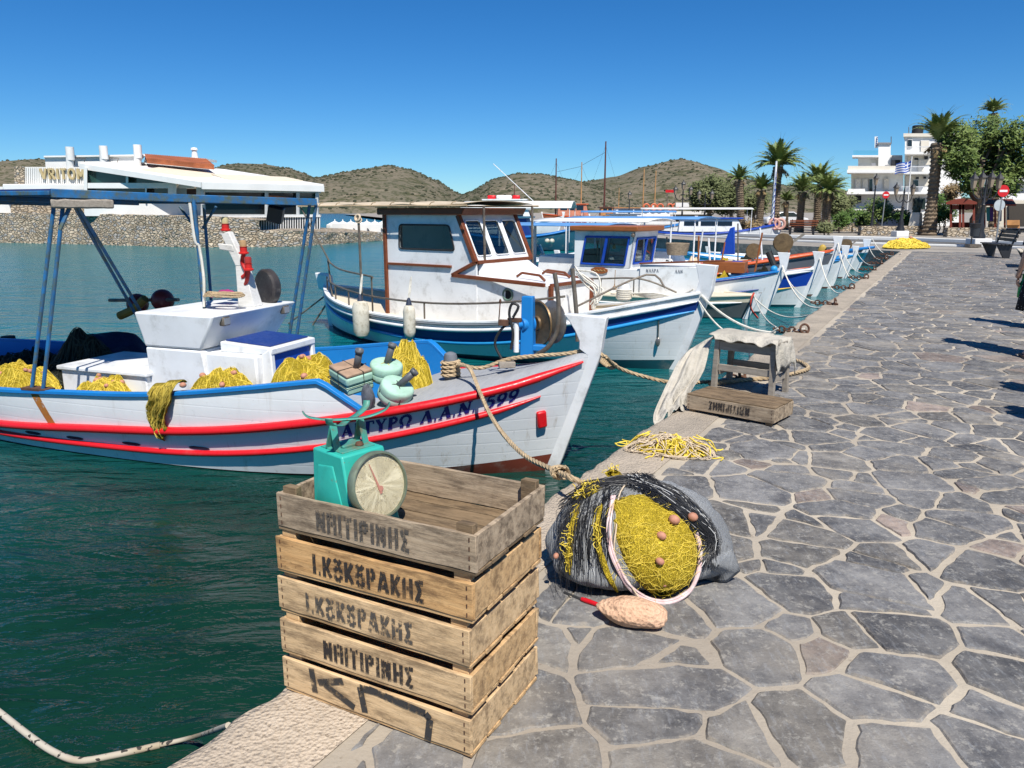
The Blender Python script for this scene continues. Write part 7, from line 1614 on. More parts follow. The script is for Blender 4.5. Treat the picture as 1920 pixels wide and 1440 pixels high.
mast(rt, Hx, 1043, 297, MAST1, .11); mast(rt, Hx, 1091, 304, MAST2, .10); mast(rt, Hx, 1136, 265, MAST1, .14)
b = MB()
for a, c in (((1045, 322), (1090, 312)), ((1091, 310), (1136, 285))): b.tube([Hx.hit(*a, y=0), Hx.hit(*c, y=0)], .018, 4)
b.build('stay', BLACKR, rt)
rt, Hx = farboat('pale excursion boat with tan masts and orange lifebuoys', 1300, 431, 0, 12, 3.2, 1.5, WHITE2, TANW)
cabin(rt, -9.5, -3.0, 1.2, 1.5, 2.5, WHITE, TANW); mast(rt, Hx, 1208, 316, MAST2, .10); mast(rt, Hx, 1230, 320, MAST2, .10); mast(rt, Hx, 1161, 352, MAST2, .06)
for k, px in enumerate((1212, 1226, 1238, 1256, 1266)):
    b = MB(); torus(b, Hx.hit(px, 388, y=-1.35), .33, .10, Euler((R(90), 0, 0)).to_matrix(), 16, 8); b.build('lifebuoy', surf('lifebuoy_orange', (.6, .14, .06), .2), rt)
rt, Hx = farboat('white boat with long pale blue awning behind the blue framed wheelhouse', 1290, 452, -8, 9, 2.8, 1.0, WHITE2, BLUE)
canopy(rt, Hx, 2.1, -8, -1, 2.5, CANBL, .12); cabin(rt, -6, -3.5, .9, .9, 1.9, WHITE, WHITE)
rt, Hx = farboat('white boat with cream awning and blue trimmed deckhouse at the basin corner', 1450, 462, -10, 9, 2.8, 1.0, WHITE2, ROYAL)
canopy(rt, Hx, 2.3, -8.4, -1.5, 2.5, CANW, .10); cabin(rt, -6, -2.0, .9, .9, 1.7, WHITE, ROYAL)
mm = mast(rt, Hx, 1456, 302, WHITE, .10, 0.0, .8, False); b = MB(); a = Hx.hit(1456, 322, y=0)
for s_ in (-1, 1): b.tube([V((a.x - .02, s_ * .05, a.z)), V((a.x - .02, s_ * .55, 1.0))], .012, 4)
for k in range(9):
    k_ = (k + 1) / 10; z = a.z + (1.0 - a.z) * k_; w_ = .05 + .5 * k_; b.tube([V((a.x - .02, -w_, z)), V((a.x - .02, w_, z))], .035, 5)
b.build('rope_ladder', ROYAL, mm)
for px in (1452, 1462): b = MB(); torus(b, Hx.hit(px, 420, y=-.3), .30, .09, Euler((R(90), 0, 0)).to_matrix(), 16, 8); b.build('lifebuoy', surf('faded_lifebuoy', (.6, .32, .25), .2), rt)

# ======================= vegetation
LEAFP = Nt('palm_leaf'); t = LEAFP; PALML = t.out(t.mix(t.noise(.9, 3), (.12, .175, .045), (.22, .26, .08)), .55, None, 0, .35)
LEAFD = Nt('tree_leaf'); t = LEAFD; TREEL = t.out(t.mix(t.ramp(t.noise(.8, 3), .3, .7), (.07, .115, .024), (.15, .20, .05)), .6, None, 0, .3)
t = Nt('tamarisk_leaf'); TAML = t.out(t.mix(t.ramp(t.noise(.6, 3), .3, .7), (.095, .115, .045), (.165, .18, .08)), .7, None, 0, .25)
t = Nt('hedge_leaf'); HEDL = t.out(t.mix(t.ramp(t.noise(1.2, 3), .3, .7), (.05, .10, .018), (.10, .17, .035)), .6, None, 0, .3)
BARKP = surf('palm_bark', (.22, .165, .11), .35, (.09, .065, .045), .4, rough=.95, scale=3, bscale=14, bump=.8, bd=.04); BARK = surf('tree_bark', (.19, .15, .11), .3, (.09, .07, .05), .4, rough=.95, scale=2, bscale=10, bump=.8, bd=.03)
DRYL = surf('dry_frond', (.26, .185, .09), .3, rough=.9, scale=4)
def palm(label, px, pby, Y, pcy, fl_, seed, lean=0.0, r0=.26, up=.55, nf=44, dry=10):
    nf = int(nf * 1.35)
    base = at_y(px, pby, Y); base.z = -.05; top = at_y(px + lean, pcy, Y); h = top.z; dx = top.x - base.x; q = random.Random(seed)
    rt = thing('palm_tree', label, 'palm tree', base, 0, 'palm trees on the promenade')
    b = MB(); n = 46; rings = []
    pts = [V((dx * (k / n) ** 1.3, .0, (h + .05) * k / n)) for k in range(n + 1)]
    rs_ = [(r0 * (1.35 - .5 * min(1, k / n * 3)) if k < n * .8 else r0 * (.85 + .5 * (k / n - .8) * 5 * (1 - (k / n - .8) * 2.5))) * (1.10 if k % 2 else .93) for k in range(n + 1)]
    b.tube(pts, rs_, 11)
    for k in range(2, n - 1):
        for j in range(9):
            a = 2 * pi * (j + .5 * (k % 2)) / 9 + q.uniform(-.1, .1); c = pts[k] + V((cos(a) * rs_[k], sin(a) * rs_[k], 0)); d = V((cos(a), sin(a), 0)); s_ = V((-sin(a), cos(a), 0)) * .07
            b.add([c - s_ - V((0, 0, .06)), c + s_ - V((0, 0, .06)), c + d * .06 + V((0, 0, .06))], [(0, 1, 2)])
    b.build('trunk', BARKP, rt, smooth=0, fix=False)
    crown = MB(); dryb = MB(); ct = pts[-1]
    for k in range(nf + dry):
        isd = k >= nf; a = k * 2.399 + q.uniform(-.25, .25); e = (q.uniform(.0, 1.0) ** .8) if not isd else 0
        el = R(88 - (1 - up) * 150 * e + q.uniform(-6, 6)) if not isd else R(q.uniform(-60, -20)); L_ = fl_ * q.uniform(.85, 1.1) * (1 if not isd else .55); d = V((cos(a), sin(a), 0)); p = ct + V((0, 0, .05)); tg = el; m_ = 12; path = [p]
        for s_ in range(m_): tg -= R((3.5 + 5 * e) * (s_ / m_) * 2.0 + 1.0); p = p + (d * cos(tg) + V((0, 0, sin(tg)))) * L_ / m_; path.append(p)
        mb_ = dryb if isd else crown; side = V((-d.y, d.x, 0)); mb_.tube(path, [.022 * (1 - .8 * i / m_) for i in range(m_ + 1)], 3, caps=False)
        for i in range(3, m_ * 3):
            f_ = i / (m_ * 3); j = int(f_ * m_); c = path[j].lerp(path[min(j + 1, m_)], f_ * m_ - j); tdir = (path[min(j + 1, m_)] - path[j]).normalized() if j < m_ else tdir
            ll = fl_ * .155 * sin(min(1, f_ * 1.15 + .12) * pi) ** .6 * q.uniform(.8, 1.1); upv = side.cross(tdir)
            for s_ in (-1, 1):
                e_ = c + side * s_ * ll * .75 + tdir * ll * .75 + upv * ll * q.uniform(-.25, .30) * s_ * s_ - V((0, 0, ll * .18)); w_ = tdir * .048 * max(1, fl_ / 2.0)
                mb_.add([c - w_, c + w_, e_], [(0, 1, 2)])
    crown.build('crown', PALML, rt, smooth=0, fix=False)
    if dry: dryb.build('dry_fronds', DRYL, rt, smooth=0, fix=False)
    return rt
palm('tall palm with upright fronds beside the white apartment block', 1741, 440, 50, 268, 2.35, 1, 18, .36, .80, 46, 10)
palm('large spreading palm behind the white ladder mast', 1453, 415, 60, 312, 2.6, 2, 6, .33, .52, 54, 8)
palm('slender palm standing in front of the tamarisk trees', 1390, 415, 58, 338, 1.5, 3, -4, .30, .5, 26, 6)
palm('short palm between the slender palm and the spreading palm', 1424, 415, 60, 356, 1.7, 4, 4, .30, .55, 30, 8)
palm('leaning palm, first of the clump right of the ladder mast', 1499, 420, 57, 360, 1.8, 5, 6, .27, .55, 38, 8)
palm('tallest palm of the clump right of the ladder mast', 1532, 420, 62, 345, 2.3, 6, 2, .30, .58, 44, 8)
palm('thick trunked palm at the right of the clump near the hedge', 1548, 420, 55, 362, 2.0, 7, 4, .33, .5, 46, 10)
palm('young low palm at the foot of the clump', 1474, 415, 66, 378, 1.3, 8, 0, .2, .6, 26, 4)
def leafcloud(b, blobs, n, sz, seed, droop=.2, flat=.0):
    q = random.Random(seed)
    for (c, rx, ry, rz) in blobs:
        for _ in range(n):
            d = V((q.gauss(0, 1), q.gauss(0, 1), q.gauss(0, 1))).normalized(); k = q.random() ** .38
            p = c + V((d.x * rx, d.y * ry, d.z * rz)) * k
            if NZ.noise(p * 1.1 + V((seed, 0, 0))) < -.16: continue
            for _2 in range(2):
                a = V((q.gauss(0, 1), q.gauss(0, 1), q.gauss(0, .7) - droop)).normalized() * sz * q.uniform(.6, 1.3); s_ = a.orthogonal().normalized() * sz * .28
                o = p + V((q.gauss(0, sz * .6), q.gauss(0, sz * .6), q.gauss(0, sz * .6))); b.add([o - s_, o + a, o + s_], [(0, 1, 2)])
def limb(b, a, c, r0, r1, seed, k=6):
    q = random.Random(seed); pts = [a.lerp(c, i / k) + V((q.uniform(-1, 1), q.uniform(-1, 1), 0)) * (c - a).length * .05 * (1 if 0 < i < k else 0) for i in range(k + 1)]; b.tube(pts, [r0 + (r1 - r0) * i / k for i in range(k + 1)], 8)
def tree(label, px, pby, Y, blobs, leafm, n, sz, seed, r0=.22, name='broadleaf_tree', droop=.2, fork=.45, group='trees on the promenade', dpt=1.0):
    base = at_y(px, pby, Y); base.z = -.05; rt = thing(name, label, 'tree', base, 0, group); bl = []
    for (x, y, rx, ry) in blobs:
        q = random.Random(x * 7 + y); c = at_y(x, y, Y + q.uniform(-1.2, 1.2) * dpt) - base; bl.append((c, rx / 1476 * Y, (rx + ry) / 2 / 1476 * Y * dpt, ry / 1476 * Y))
    b = MB(); mc = sum((c for c, *_ in bl), V()) / len(bl); fk = V((mc.x * .3, 0, mc.z * fork)); limb(b, V((0, 0, 0)), fk, r0, r0 * .75, seed)
    for i, (c, rx, ry, rz) in enumerate(bl): limb(b, fk, c, r0 * .55, .03, seed + i, 5); limb(b, fk.lerp(c, .6), c + V((rx * .6, 0, rz * .4)), r0 * .25, .02, seed + i + 50, 4); limb(b, fk.lerp(c, .55), c + V((-rx * .6, 0, -rz * .2)), r0 * .25, .02, seed + i + 90, 4)
    b.build('trunk', BARK, rt); b = MB(); leafcloud(b, bl, n, sz, seed, droop); b.build('crown', leafm, rt, smooth=0, fix=False); return rt
tree('rounded grey green tamarisk, leftmost of the promenade trees', 1332, 425, 66, [(1312, 362, 22, 20), (1335, 352, 24, 20), (1322, 382, 24, 16), (1345, 372, 18, 20)], TAML, 900, .28, 1)
tree('broad tamarisk crown beside the slender palm', 1372, 425, 67, [(1362, 358, 24, 20), (1378, 372, 18, 22), (1358, 385, 20, 14)], TAML, 900, .28, 2)
tree('low tamarisk behind the short palm', 1412, 425, 70, [(1405, 372, 22, 22), (1425, 380, 18, 18), (1400, 390, 18, 12)], TAML, 800, .28, 3)
tree('olive toned tamarisk just left of the apartment block', 1575, 428, 60, [(1568, 385, 20, 18), (1585, 376, 16, 14), (1580, 396, 20, 14)], TAML, 900, .25, 4)
tree('big feathery green tree above the red kiosk at the right', 1826, 438, 50, [(1800, 262, 34, 30), (1850, 252, 44, 34), (1900, 258, 44, 34), (1795, 300, 30, 28), (1845, 300, 40, 32), (1905, 312, 44, 36), (1812, 335, 18, 22), (1880, 345, 26, 22), (1940, 290, 40, 40)], TREEL, 1500, .26, 5, .38, droop=.5, fork=.42, dpt=1.2)
wp = palm('fan palm top rising above the big feathery tree', 1862, 430, 62, 212, 1.5, 12, 0, .3, .62, 34, 14)
def bush(label, px, pby, Y, blobs, m, n, sz, seed, name='green_bush', cat='bush'):
    base = at_y(px, pby, Y); base.z = 0; rt = thing(name, label, cat, base, 0, 'bushes behind the low stone walls'); b = MB(); q = random.Random(seed)
    bl = [(at_y(x, y, Y + q.uniform(-.5, .5)) - base, rx / 1476 * Y, .8, ry / 1476 * Y) for x, y, rx, ry in blobs]; leafcloud(b, bl, n, sz, seed, .0); b.build('foliage', m, rt, smooth=0, fix=False)
    b = MB()
    for c, *_ in bl: limb(b, V((c.x, c.y, -.05)), c, .05, .02, seed)
    b.build('stem', BARK, rt); return rt
bush('bright green clipped hedge left of the apartment block', 1595, 425, 56, [(1575, 412, 16, 14), (1600, 408, 18, 15), (1618, 412, 14, 14)], HEDL, 800, .18, 21, 'hedge', 'hedge')
bush('leafy bush around the second lamp post', 1645, 425, 54, [(1638, 388, 18, 16), (1655, 398, 18, 18), (1640, 412, 14, 12)], TREEL, 700, .2, 22)
bush('dense green bush behind the tall palm trunk', 1775, 425, 55, [(1765, 380, 14, 14), (1772, 398, 18, 18), (1752, 405, 14, 14)], HEDL, 700, .2, 23)
bush('small shrub beside the flagpole foot', 1702, 428, 52, [(1702, 412, 14, 10), (1690, 405, 10, 10)], HEDL, 500, .16, 24)
bush('dry brown scrub beside the tall palm trunk', 1784, 380, 62, [(1786, 358, 14, 12), (1776, 368, 10, 8)], DRYL, 500, .22, 25)
bush('weedy tuft at the foot of the palm clump', 1547, 432, 50, [(1547, 427, 12, 8)], TAML, 400, .18, 26); bush('straw coloured tuft below the short palm', 1410, 432, 50, [(1408, 425, 16, 8)], DRYL, 400, .18, 27)
# ======================= apartment block
ab = thing('apartment_building', 'white stepped apartment block with balconies behind the palms', 'building', at_y(1690, 410, 84)); AO = MX.Translation(-V(ab.location))
def apart(b, name, m, parent=ab, **kw): b.xf(AO); return b.build(name, m, parent, **kw)
YA = 80
b = MB(); pp(b, rect(1596, 320, 1694, 425), YA + 2.2, 8); wA = apart(b, 'wall', WALLW, smooth=0)
b = MB(); pp(b, rect(1596, 324, 1638, 359), YA + 2.12, .06); apart(b, 'balcony_recess', WALLC, smooth=0)
b = MB(); pp(b, rect(1588, 318, 1696, 324), YA, 3); pp(b, rect(1588, 359, 1696, 364), YA, 3); pp(b, rect(1588, 391, 1696, 394), YA + 1, 2); apart(b, 'floor_slab', WALLW, smooth=0)
b = MB(); pp(b, rect(1590, 311, 1690, 318), YA + .3, .2); apart(b, 'roof_parapet', WALLC, smooth=0)
b = MB(); pp(b, rect(1590, 354, 1622, 360), YA + .1, .15); apart(b, 'balcony_parapet', WALLW, smooth=0)
for x0, y0, x1, y1, m in ((1658, 335, 1667, 354, WALLC), (1604, 336, 1612, 359, WALLC), (1618, 336, 1626, 359, WALLC), (1604, 367, 1615, 380, DARKG), (1658, 372, 1664, 389, DARKG), (1630, 336, 1636, 359, DARKG)):
    b = MB(); pp(b, rect(x0 - 1, y0 - 1, x1 + 1, y1 + 1), YA + 2.0, .1); f = apart(b, 'window_frame', WALLW, smooth=0); b = MB(); pp(b, rect(x0, y0, x1, y1), YA + 1.94, .1); apart(b, 'pane', m, f, smooth=0)
b = MB(); pp(b, rect(1609, 291, 1692, 320), YA + 5, 6); apart(b, 'setback_storey', WALLW, smooth=0)
b = MB(); pp(b, rect(1647, 269, 1670, 320), YA + 4, 3); apart(b, 'stair_tower', WALLW, smooth=0); b = MB(); pp(b, rect(1646, 267, 1671, 269.5), YA + 3.8, 3.4); apart(b, 'tower_cap', plain('grey_cap', (.2, .2, .21), .8), smooth=0)
b = MB(); pp(b, rect(1600, 282, 1646, 292), YA + 3, .1); apart(b, 'glass_balustrade', plain('blue_balustrade', (.10, .33, .50), .2), smooth=0); b = MB(); pp(b, rect(1598, 291, 1648, 294), YA + 2.9, 3); apart(b, 'floor_slab', WALLW, smooth=0)
b = MB(); pp(b, rect(1640, 256, 1646, 277), YA + 4.2, .3); sg = apart(b, 'roof_sign', WALLW, smooth=0)
b = MB(); o = at_y(1643.5, 276, YA + 4.1)
for k in range(5): b.box(o + V((-.02, .02, .15 + k * .2)), (.12, .04, .12))
apart(b, 'sign_marks', plain('sign_blue', (.06, .1, .25), .6), sg, smooth=0)
b = MB(); pp(b, rect(1672, 300, 1688, 316), YA + 3.6, 1); apart(b, 'roof_opening', SUNK, smooth=0)
for x, y in ((1634, 310), (1659, 313)): b = MB(); pp(b, rect(x, y - 4, x + 8, y + 5), YA + 1.5, 1); apart(b, 'roof_tank', plain('grey_tank', (.25, .25, .26), .6), smooth=0)
b = MB(); pp(b, [(1694, 425), (1802, 425), (1802, 254), (1697, 254)], YA + 2.5, 9); apart(b, 'tall_block', WALLW, smooth=0)
b = MB(); pp(b, rect(1694, 250, 1805, 256), YA + 2.2, 9.6); apart(b, 'roof_slab', WALLC, smooth=0)
b = MB(); pp(b, rect(1702, 290, 1746, 309), YA + 2.42, .05); pp(b, rect(1698, 330, 1742, 349), YA + 2.42, .05); apart(b, 'balcony_recess', WALLC, smooth=0)
for y0, xl in ((285, 1697), (322, 1692), (360, 1690)):
    b = MB(); pp(b, rect(xl, y0, 1747, y0 + 4), YA + .4, 2.2); apart(b, 'floor_slab', WALLW, smooth=0)
    b = MB()
    for k in range(22): x = xl + 1 + k * 2.2; pp(b, rect(x, y0 - 9, x + .5, y0), YA + .5, .05)
    pp(b, rect(xl, y0 - 10.5, 1747, y0 - 9), YA + .48, .08); apart(b, 'balcony_railing', surf('pale_metal', (.6, .6, .6), .1), smooth=0)
for x0, y0, x1, y1, m in ((1703, 262, 1710, 275, DARKG), (1727, 264, 1742, 284, WALLC), (1715, 296, 1722, 300, SUNK), (1733, 293, 1740, 299, SUNK), (1722, 300, 1732, 321, WALLC), (1717, 332, 1723, 336, SUNK), (1731, 331, 1737, 335, SUNK), (1712, 338, 1722, 359, DARKG), (1757, 262, 1766, 272, DARKG), (1712, 372, 1735, 392, DARKG)):
    b = MB(); pp(b, rect(x0 - .8, y0 - .8, x1 + .8, y1 + .8), YA + 2.36, .1); f = apart(b, 'window_frame', WALLW, smooth=0); b = MB(); pp(b, rect(x0, y0, x1, y1), YA + 2.3, .1); apart(b, 'pane', m, f, smooth=0)
b = MB(); a = at_y(1720, 250, YA + 5); b.lathe([(.55, 0), (.55, .75), (.45, .8), (.001, .82)], 14, MX.Translation(a)); apart(b, 'water_tank', BLACKR)
for px, y0 in ((1704, 238), (1671, 256)): b = MB(); b.tube([at_y(px, 270, YA + 5), at_y(px, y0, YA + 5)], .04, 5); apart(b, 'antenna', STEEL)
cb = thing('shop_building', 'cream building with white awning at the right edge behind the kiosk', 'building', at_y(1900, 420, 60)); AO = MX.Translation(-V(cb.location))
b = MB(); pp(b, rect(1850, 330, 2050, 425), 62, 6); apart(b, 'wall', WALLC, cb, smooth=0)
b = MB(); pp(b, rect(1850, 330, 2050, 340), 61.4, .8); apart(b, 'cornice', WALLW, cb, smooth=0)
for x0, x1 in ((1852, 1866), (1872, 1884), (1893, 1912)): b = MB(); pp(b, rect(x0, 345, x1, 366), 61.9, .2); apart(b, 'window', DARKG, cb, smooth=0)
b = MB(); b.prism([at_y(1878, 375, 55), at_y(2000, 377, 55), at_y(2000, 366, 60), at_y(1890, 366, 60)], (0, 0, .12)); apart(b, 'awning', CANW, cb, smooth=0)
b = MB(); pp(b, rect(1892, 382, 1960, 424), 61.8, .3); apart(b, 'shop_front', plain('shop_dark', (.05, .04, .03), .5), cb, smooth=0)

# ======================= promenade: walls, kiosk, lamps, signs, flag, benches
for x0, x1, y0, y1, Y, lb in ((1548, 1640, 419, 427, 60, 'long low grey stone wall under the bright green hedge'), (1614, 1752, 424, 437, 50, 'low grey stone wall between lamp post and tall palm'), (1776, 1892, 427, 441, 47, 'low grey stone planter wall around the big tree')):
    b = MB(); a, c = at_y(x0, y1, Y), at_y(x1, y1, Y); zt = at_y(x0, y0, Y).z; b.prism([V((a.x, Y, -.06)), V((c.x, Y + .4, -.06)), V((c.x, Y + .4, zt)), V((a.x, Y, zt))], (0, .45, 0)); w_ = b.build('low_wall', RUBBLE, smooth=0, label=lb, cat='wall', group='low stone walls on the promenade')
KIOSK = wood('kiosk_red_wood', (.20, .045, .028), (.13, .028, .018), (.05, .02, .015), .2)
ks = thing('bus_shelter', 'dark red wooden shelter with barrel roof under the big tree', 'shelter', at_y(1803, 432, 49)); KO = MX.Translation(-V(ks.location)); ks.location.z = -.03
def kp(b, name, m, root, **kw): b.xf(MX.Translation(-V(root.location))); return b.build(name, m, root, **kw)
b = MB(); n_ = 10; top = [(1774 + 58 * i / n_, 379 - 7 * sin(pi * i / n_)) for i in range(n_ + 1)]; pp(b, [(1774, 383), (1832, 383)] + top[::-1], 48.4, 3.4); kp(b, 'roof', KIOSK, ks)
for x in (1783, 1800, 1806, 1826): b = MB(); pp(b, rect(x - 2.2, 382, x + 2.2, 432), 48.8, .18); kp(b, 'post', KIOSK, ks, smooth=0)
b = MB(); pp(b, rect(1783, 384, 1826, 393), 48.8, .12); kp(b, 'fascia', KIOSK, ks, smooth=0)
b = MB(); pp(b, rect(1785, 417, 1826, 430), 51.2, .12); kp(b, 'back_panel', KIOSK, ks, smooth=0)
k2 = thing('market_stall', 'dark red timber stall hung with clothes beyond the no entry sign', 'stall', at_y(1862, 432, 51)); k2.location.z = -.03
b = MB(); b.prism([at_y(1838, 386, 50), at_y(1905, 386, 50), at_y(1898, 376, 53), at_y(1846, 376, 53)], (0, 0, .1)); kp(b, 'roof', KIOSK, k2, smooth=0)
for x in (1846, 1866, 1884): b = MB(); pp(b, rect(x - 2, 386, x + 2, 432), 50.2, .16); kp(b, 'post', KIOSK, k2, smooth=0)
for x, m in ((1853, plain('hung_teal', (.05, .28, .27), .8)), (1859, plain('hung_violet', (.12, .05, .25), .8)), (1875, plain('hung_white', (.6, .58, .55), .8))): b = MB(); pp(b, [(x - 4, 388), (x + 4, 388), (x + 3, 415), (x - 3, 415)], 50.6, .15); kp(b, 'hung_garment', m, k2, bev=.05)
b = MB(); pp(b, rect(1888, 413, 1912, 422), 49, 1); pp(b, rect(1888, 418, 1912, 428), 49.2, .6); kp(b, 'counter', TANW, k2, smooth=0)
LAMPM = plain('lamp_black_iron', (.018, .018, .02), .45); LGL = plain('lantern_glass', (.28, .22, .16), .2)
def street_lamp(label, px, pby, ptop, Y, arms, base=True, s=1.0):
    p = at_y(px, pby, Y); rt = thing('street_lamp', label, 'street lamp', V((p.x, Y, -.02)), 0, 'black iron street lamps'); h = at_y(px, ptop, Y).z
    if base: b = MB(); b.box((0, 0, .16), (.75, .75, .36)); b.build('plinth', WALLW, rt, bev=.03)
    b = MB(); z0 = .33 if base else 0; b.lathe([(.24, z0), (.24, z0 + .12), (.15, z0 + .35), (.17, z0 + .45), (.10, z0 + .7), (.07, z0 + 1.4), (.085, z0 + 1.45), (.055, z0 + 1.5), (.045, h - .4), (.06, h - .38), (.03, h - .1), (.001, h + .1)], 12); b.build('post', LAMPM, rt)
    for (dx, dz) in arms:
        if dx: b = MB(); b.tube(spline([(0, 0, h + dz - .75), (dx * .35, 0, h + dz - .95), (dx * .8, 0, h + dz - .85), (dx, 0, h + dz - .55)], 5), .028, 6); b.tube(spline([(dx * .1, 0, h + dz - .5), (dx * .4, 0, h + dz - .55), (dx * .5, 0, h + dz - .8)], 4), .018, 5); b.build('arm', LAMPM, rt)
        b = MB(); m_ = MX.Translation((dx, 0, h + dz - .5)); b.lathe([(.05, -.06), (.08, 0), (.10, .0), (.17, .40), (.001, .41)], 6, m_); l_ = b.build('lantern', LGL, rt, smooth=0); b = MB(); b.lathe([(.22, .40), (.14, .50), (.05, .60), (.02, .72), (.001, .73)], 6, m_); b.build('lantern_cap', LAMPM, l_, smooth=0)
    return rt
street_lamp('black lamp post with curled arms and two lanterns beside the flagpole', 1687, 440, 348, 47.5, ((-.50, 0), (.50, 0)))
street_lamp('slim black lamp post with one lantern among the bushes', 1634, 425, 340, 52, ((0, .3),), False)
street_lamp('black lamp post with four lanterns beside the litter bin', 1834, 460, 330, 34.5, ((-.55, 0), (.55, 0), (-.2, .05), (.2, .05)))
street_lamp('distant black lamp post in front of the hill, left one', 1278, 420, 352, 62, ((-.6, 0), (.6, 0), (0, .4)), False); street_lamp('distant black lamp post before the tamarisk, right one', 1320, 420, 360, 62, ((-.5, 0), (.5, 0)), False); street_lamp('small distant lamp post by the tan masts', 1179, 415, 366, 70, ((0, .2),), False)
SGR = plain('sign_red', (.55, .012, .015), .35); SGW = plain('sign_white', (.75, .75, .74), .4)
def noentry(label, px, py, r_px, bx, by):
    b0 = at_z(bx, by, -.02); Y = b0.y; c = at_y(px, py, Y); r_ = r_px / 1476 * Y; rt = thing('no_entry_sign', label, 'road sign', b0, 0, 'no entry signs'); c = c - b0
    b = MB(); b.tube([V((0, .05, 0)), c + V((0, .05, r_ * .6))], .035, 8); b.build('pole', surf('galvanised_pole', (.32, .33, .33), .15, rough=.45, metal=.4), rt)
    b = MB(); b.lathe([(.001, 0), (r_, 0), (r_, .02), (.001, .02)], 32, MX.Translation(c) @ MX.Rotation(R(90), 4, 'X')); d = b.build('sign_disc', SGR, rt); b = MB(); b.box(c + V((0, -.026, 0)), (r_ * 1.35, .006, r_ * .36)); b.build('white_bar', SGW, d); return rt, c, r_
noentry('smaller no entry sign in front of the apartment block', 1661, 365.5, 6.4, 1652, 440)
rt, c, r_ = noentry('larger no entry sign at the right beside the litter bin', 1881, 358, 10.8, 1868, 460)
b = MB(); b.lathe([(.001, 0), (r_ * .95, 0), (r_ * .95, .02), (.001, .02)], 28, MX.Translation(c + V((-.05, .06, -.62))) @ MX.Rotation(R(90), 4, 'X')); b.build('sign_back', surf('grey_sign_back', (.42, .46, .48), .1), rt)
fp = thing('flagpole', 'white flagpole with blue and white striped flag in front of the apartment block', 'flagpole', at_z(1698, 427, 0)); YF = fp.location.y; LF = -V(fp.location)
b = MB(); a, c = at_y(1698, 427, YF), at_y(1710, 293, YF); b.tube([a + LF, c + LF], [.06, .04], 8); b.build('pole', WALLW, fp)
FB, FW = plain('flag_blue', (.02, .08, .38), .7), plain('flag_white', (.7, .7, .7), .7)
p0, p1 = at_y(1709, 301, YF), at_y(1707, 321, YF); fw = (at_y(1681, 312, YF) - at_y(1708, 310, YF)).x; fh = (p0 - p1).z
b = MB()
def fpt(u, v): return p0 + LF + V((fw * u, .18 * sin(u * 7 + v), -fh * v - .30 * u - .06 * sin(u * 6)))
for k in range(9):
    for i in range(14):
        u0, u1 = i / 14, (i + 1) / 14; blue = (k % 2 == 0)
        if u0 < .37 and k < 5: blue = not (k == 2 or .13 < (u0 + u1) / 2 < .23)
        b.add([fpt(u0, k / 9), fpt(u1, k / 9), fpt(u1, (k + 1) / 9), fpt(u0, (k + 1) / 9)], [(0, 1, 2, 3)], 0 if blue else 1)
b.build('flag', [FB, FW], fp, smooth=0, solid=.01)
BIN = plain('bin_dark', (.03, .035, .04), .5); pb = at_z(1824, 463)
bn = thing('litter_bin', 'dark litter bin with a liner on a post beside the lamp plinth', 'bin', pb); b = MB(); b.lathe([(.16, .45), (.20, .95), (.21, .96), (.19, .93), (.001, .93)], 14); b.build('bucket', BIN, bn); b = MB(); b.tube([(0, .16, 0), (0, .16, 1.1)], .03, 8); b.box((0, 0, .06), (.5, .4, .12)); b.build('stand', STEEL, bn)
b = MB(); b.lathe([(.205, .80), (.22, .94), (.23, .97), (.19, .99)], 14); b.v = [(x * (1 + .12 * NZ.noise(V((x * 9, y * 9, z * 9)))), y * (1 + .12 * NZ.noise(V((x * 9, y * 9, 3 + z * 9)))), z) for x, y, z in b.v]; b.build('liner', BLACKR, bn)
def bench(label, p, rz, m, back=True):
    rt = thing('street_bench', label, 'bench', p, rz, 'benches along the promenade')
    for k in range(4): b = MB(); plank(b, (-.85, -.20 + k * .115, .44), (.85, -.20 + k * .115, .44), .10, .035, k); b.build('seat_slat', m, rt, bev=.004)
    for k in range(3 if back else 0): b = MB(); plank(b, (-.85, .26 + k * .045, .58 + k * .125), (.85, .26 + k * .045, .58 + k * .125), .03, .105, k + 5); b.build('back_slat', m, rt, bev=.004)
    for x in (-.7, .7): b = MB(); b.hexa([V((x - .04, .0, 0)), V((x + .04, .0, 0)), V((x + .04, .18, 0)), V((x - .04, .18, 0)), V((x - .04, -.24, .42)), V((x + .04, -.24, .42)), V((x + .04, .22, .42)), V((x - .04, .22, .42))]); b.bar((x, .2, .40), (x, .36, .92), .05, .05); b.build('leg', LAMPM, rt, bev=.01)
    return rt
BENM = plain('bench_black', (.022, .021, .02), .5)
bench('black bench seen end on beside the larger no entry sign', at_z(1866, 482), R(256), BENM); bench('brown wooden bench on the promenade behind the moored boats', at_y(1502, 440, 48) * 1.0, R(178), VARN)
bench('cream topped bench cut by the right edge of the photo', at_z(1925, 500), R(240), CREAMP, False)
lg = thing('bin_row', 'dark grey wheeled bin on the promenade between the palms', 'bin', at_y(1371, 440, 50)); lg.location.z = -.02; lg.name = 'wheeled_bin'
b = MB(); b.hexa([V(q) for q in ((-.3, -.3, .05), (.3, -.3, .05), (.3, .3, .05), (-.3, .3, .05), (-.36, -.36, 1.0), (.36, -.36, 1.0), (.36, .36, 1.0), (-.36, .36, 1.0))]); b.build('body', plain('bin_grey', (.07, .08, .09), .5), lg, bev=.03); b = MB(); b.box((0, 0, 1.04), (.76, .78, .07)); b.build('lid', plain('bin_grey', (.07, .08, .09), .5), lg, bev=.03)
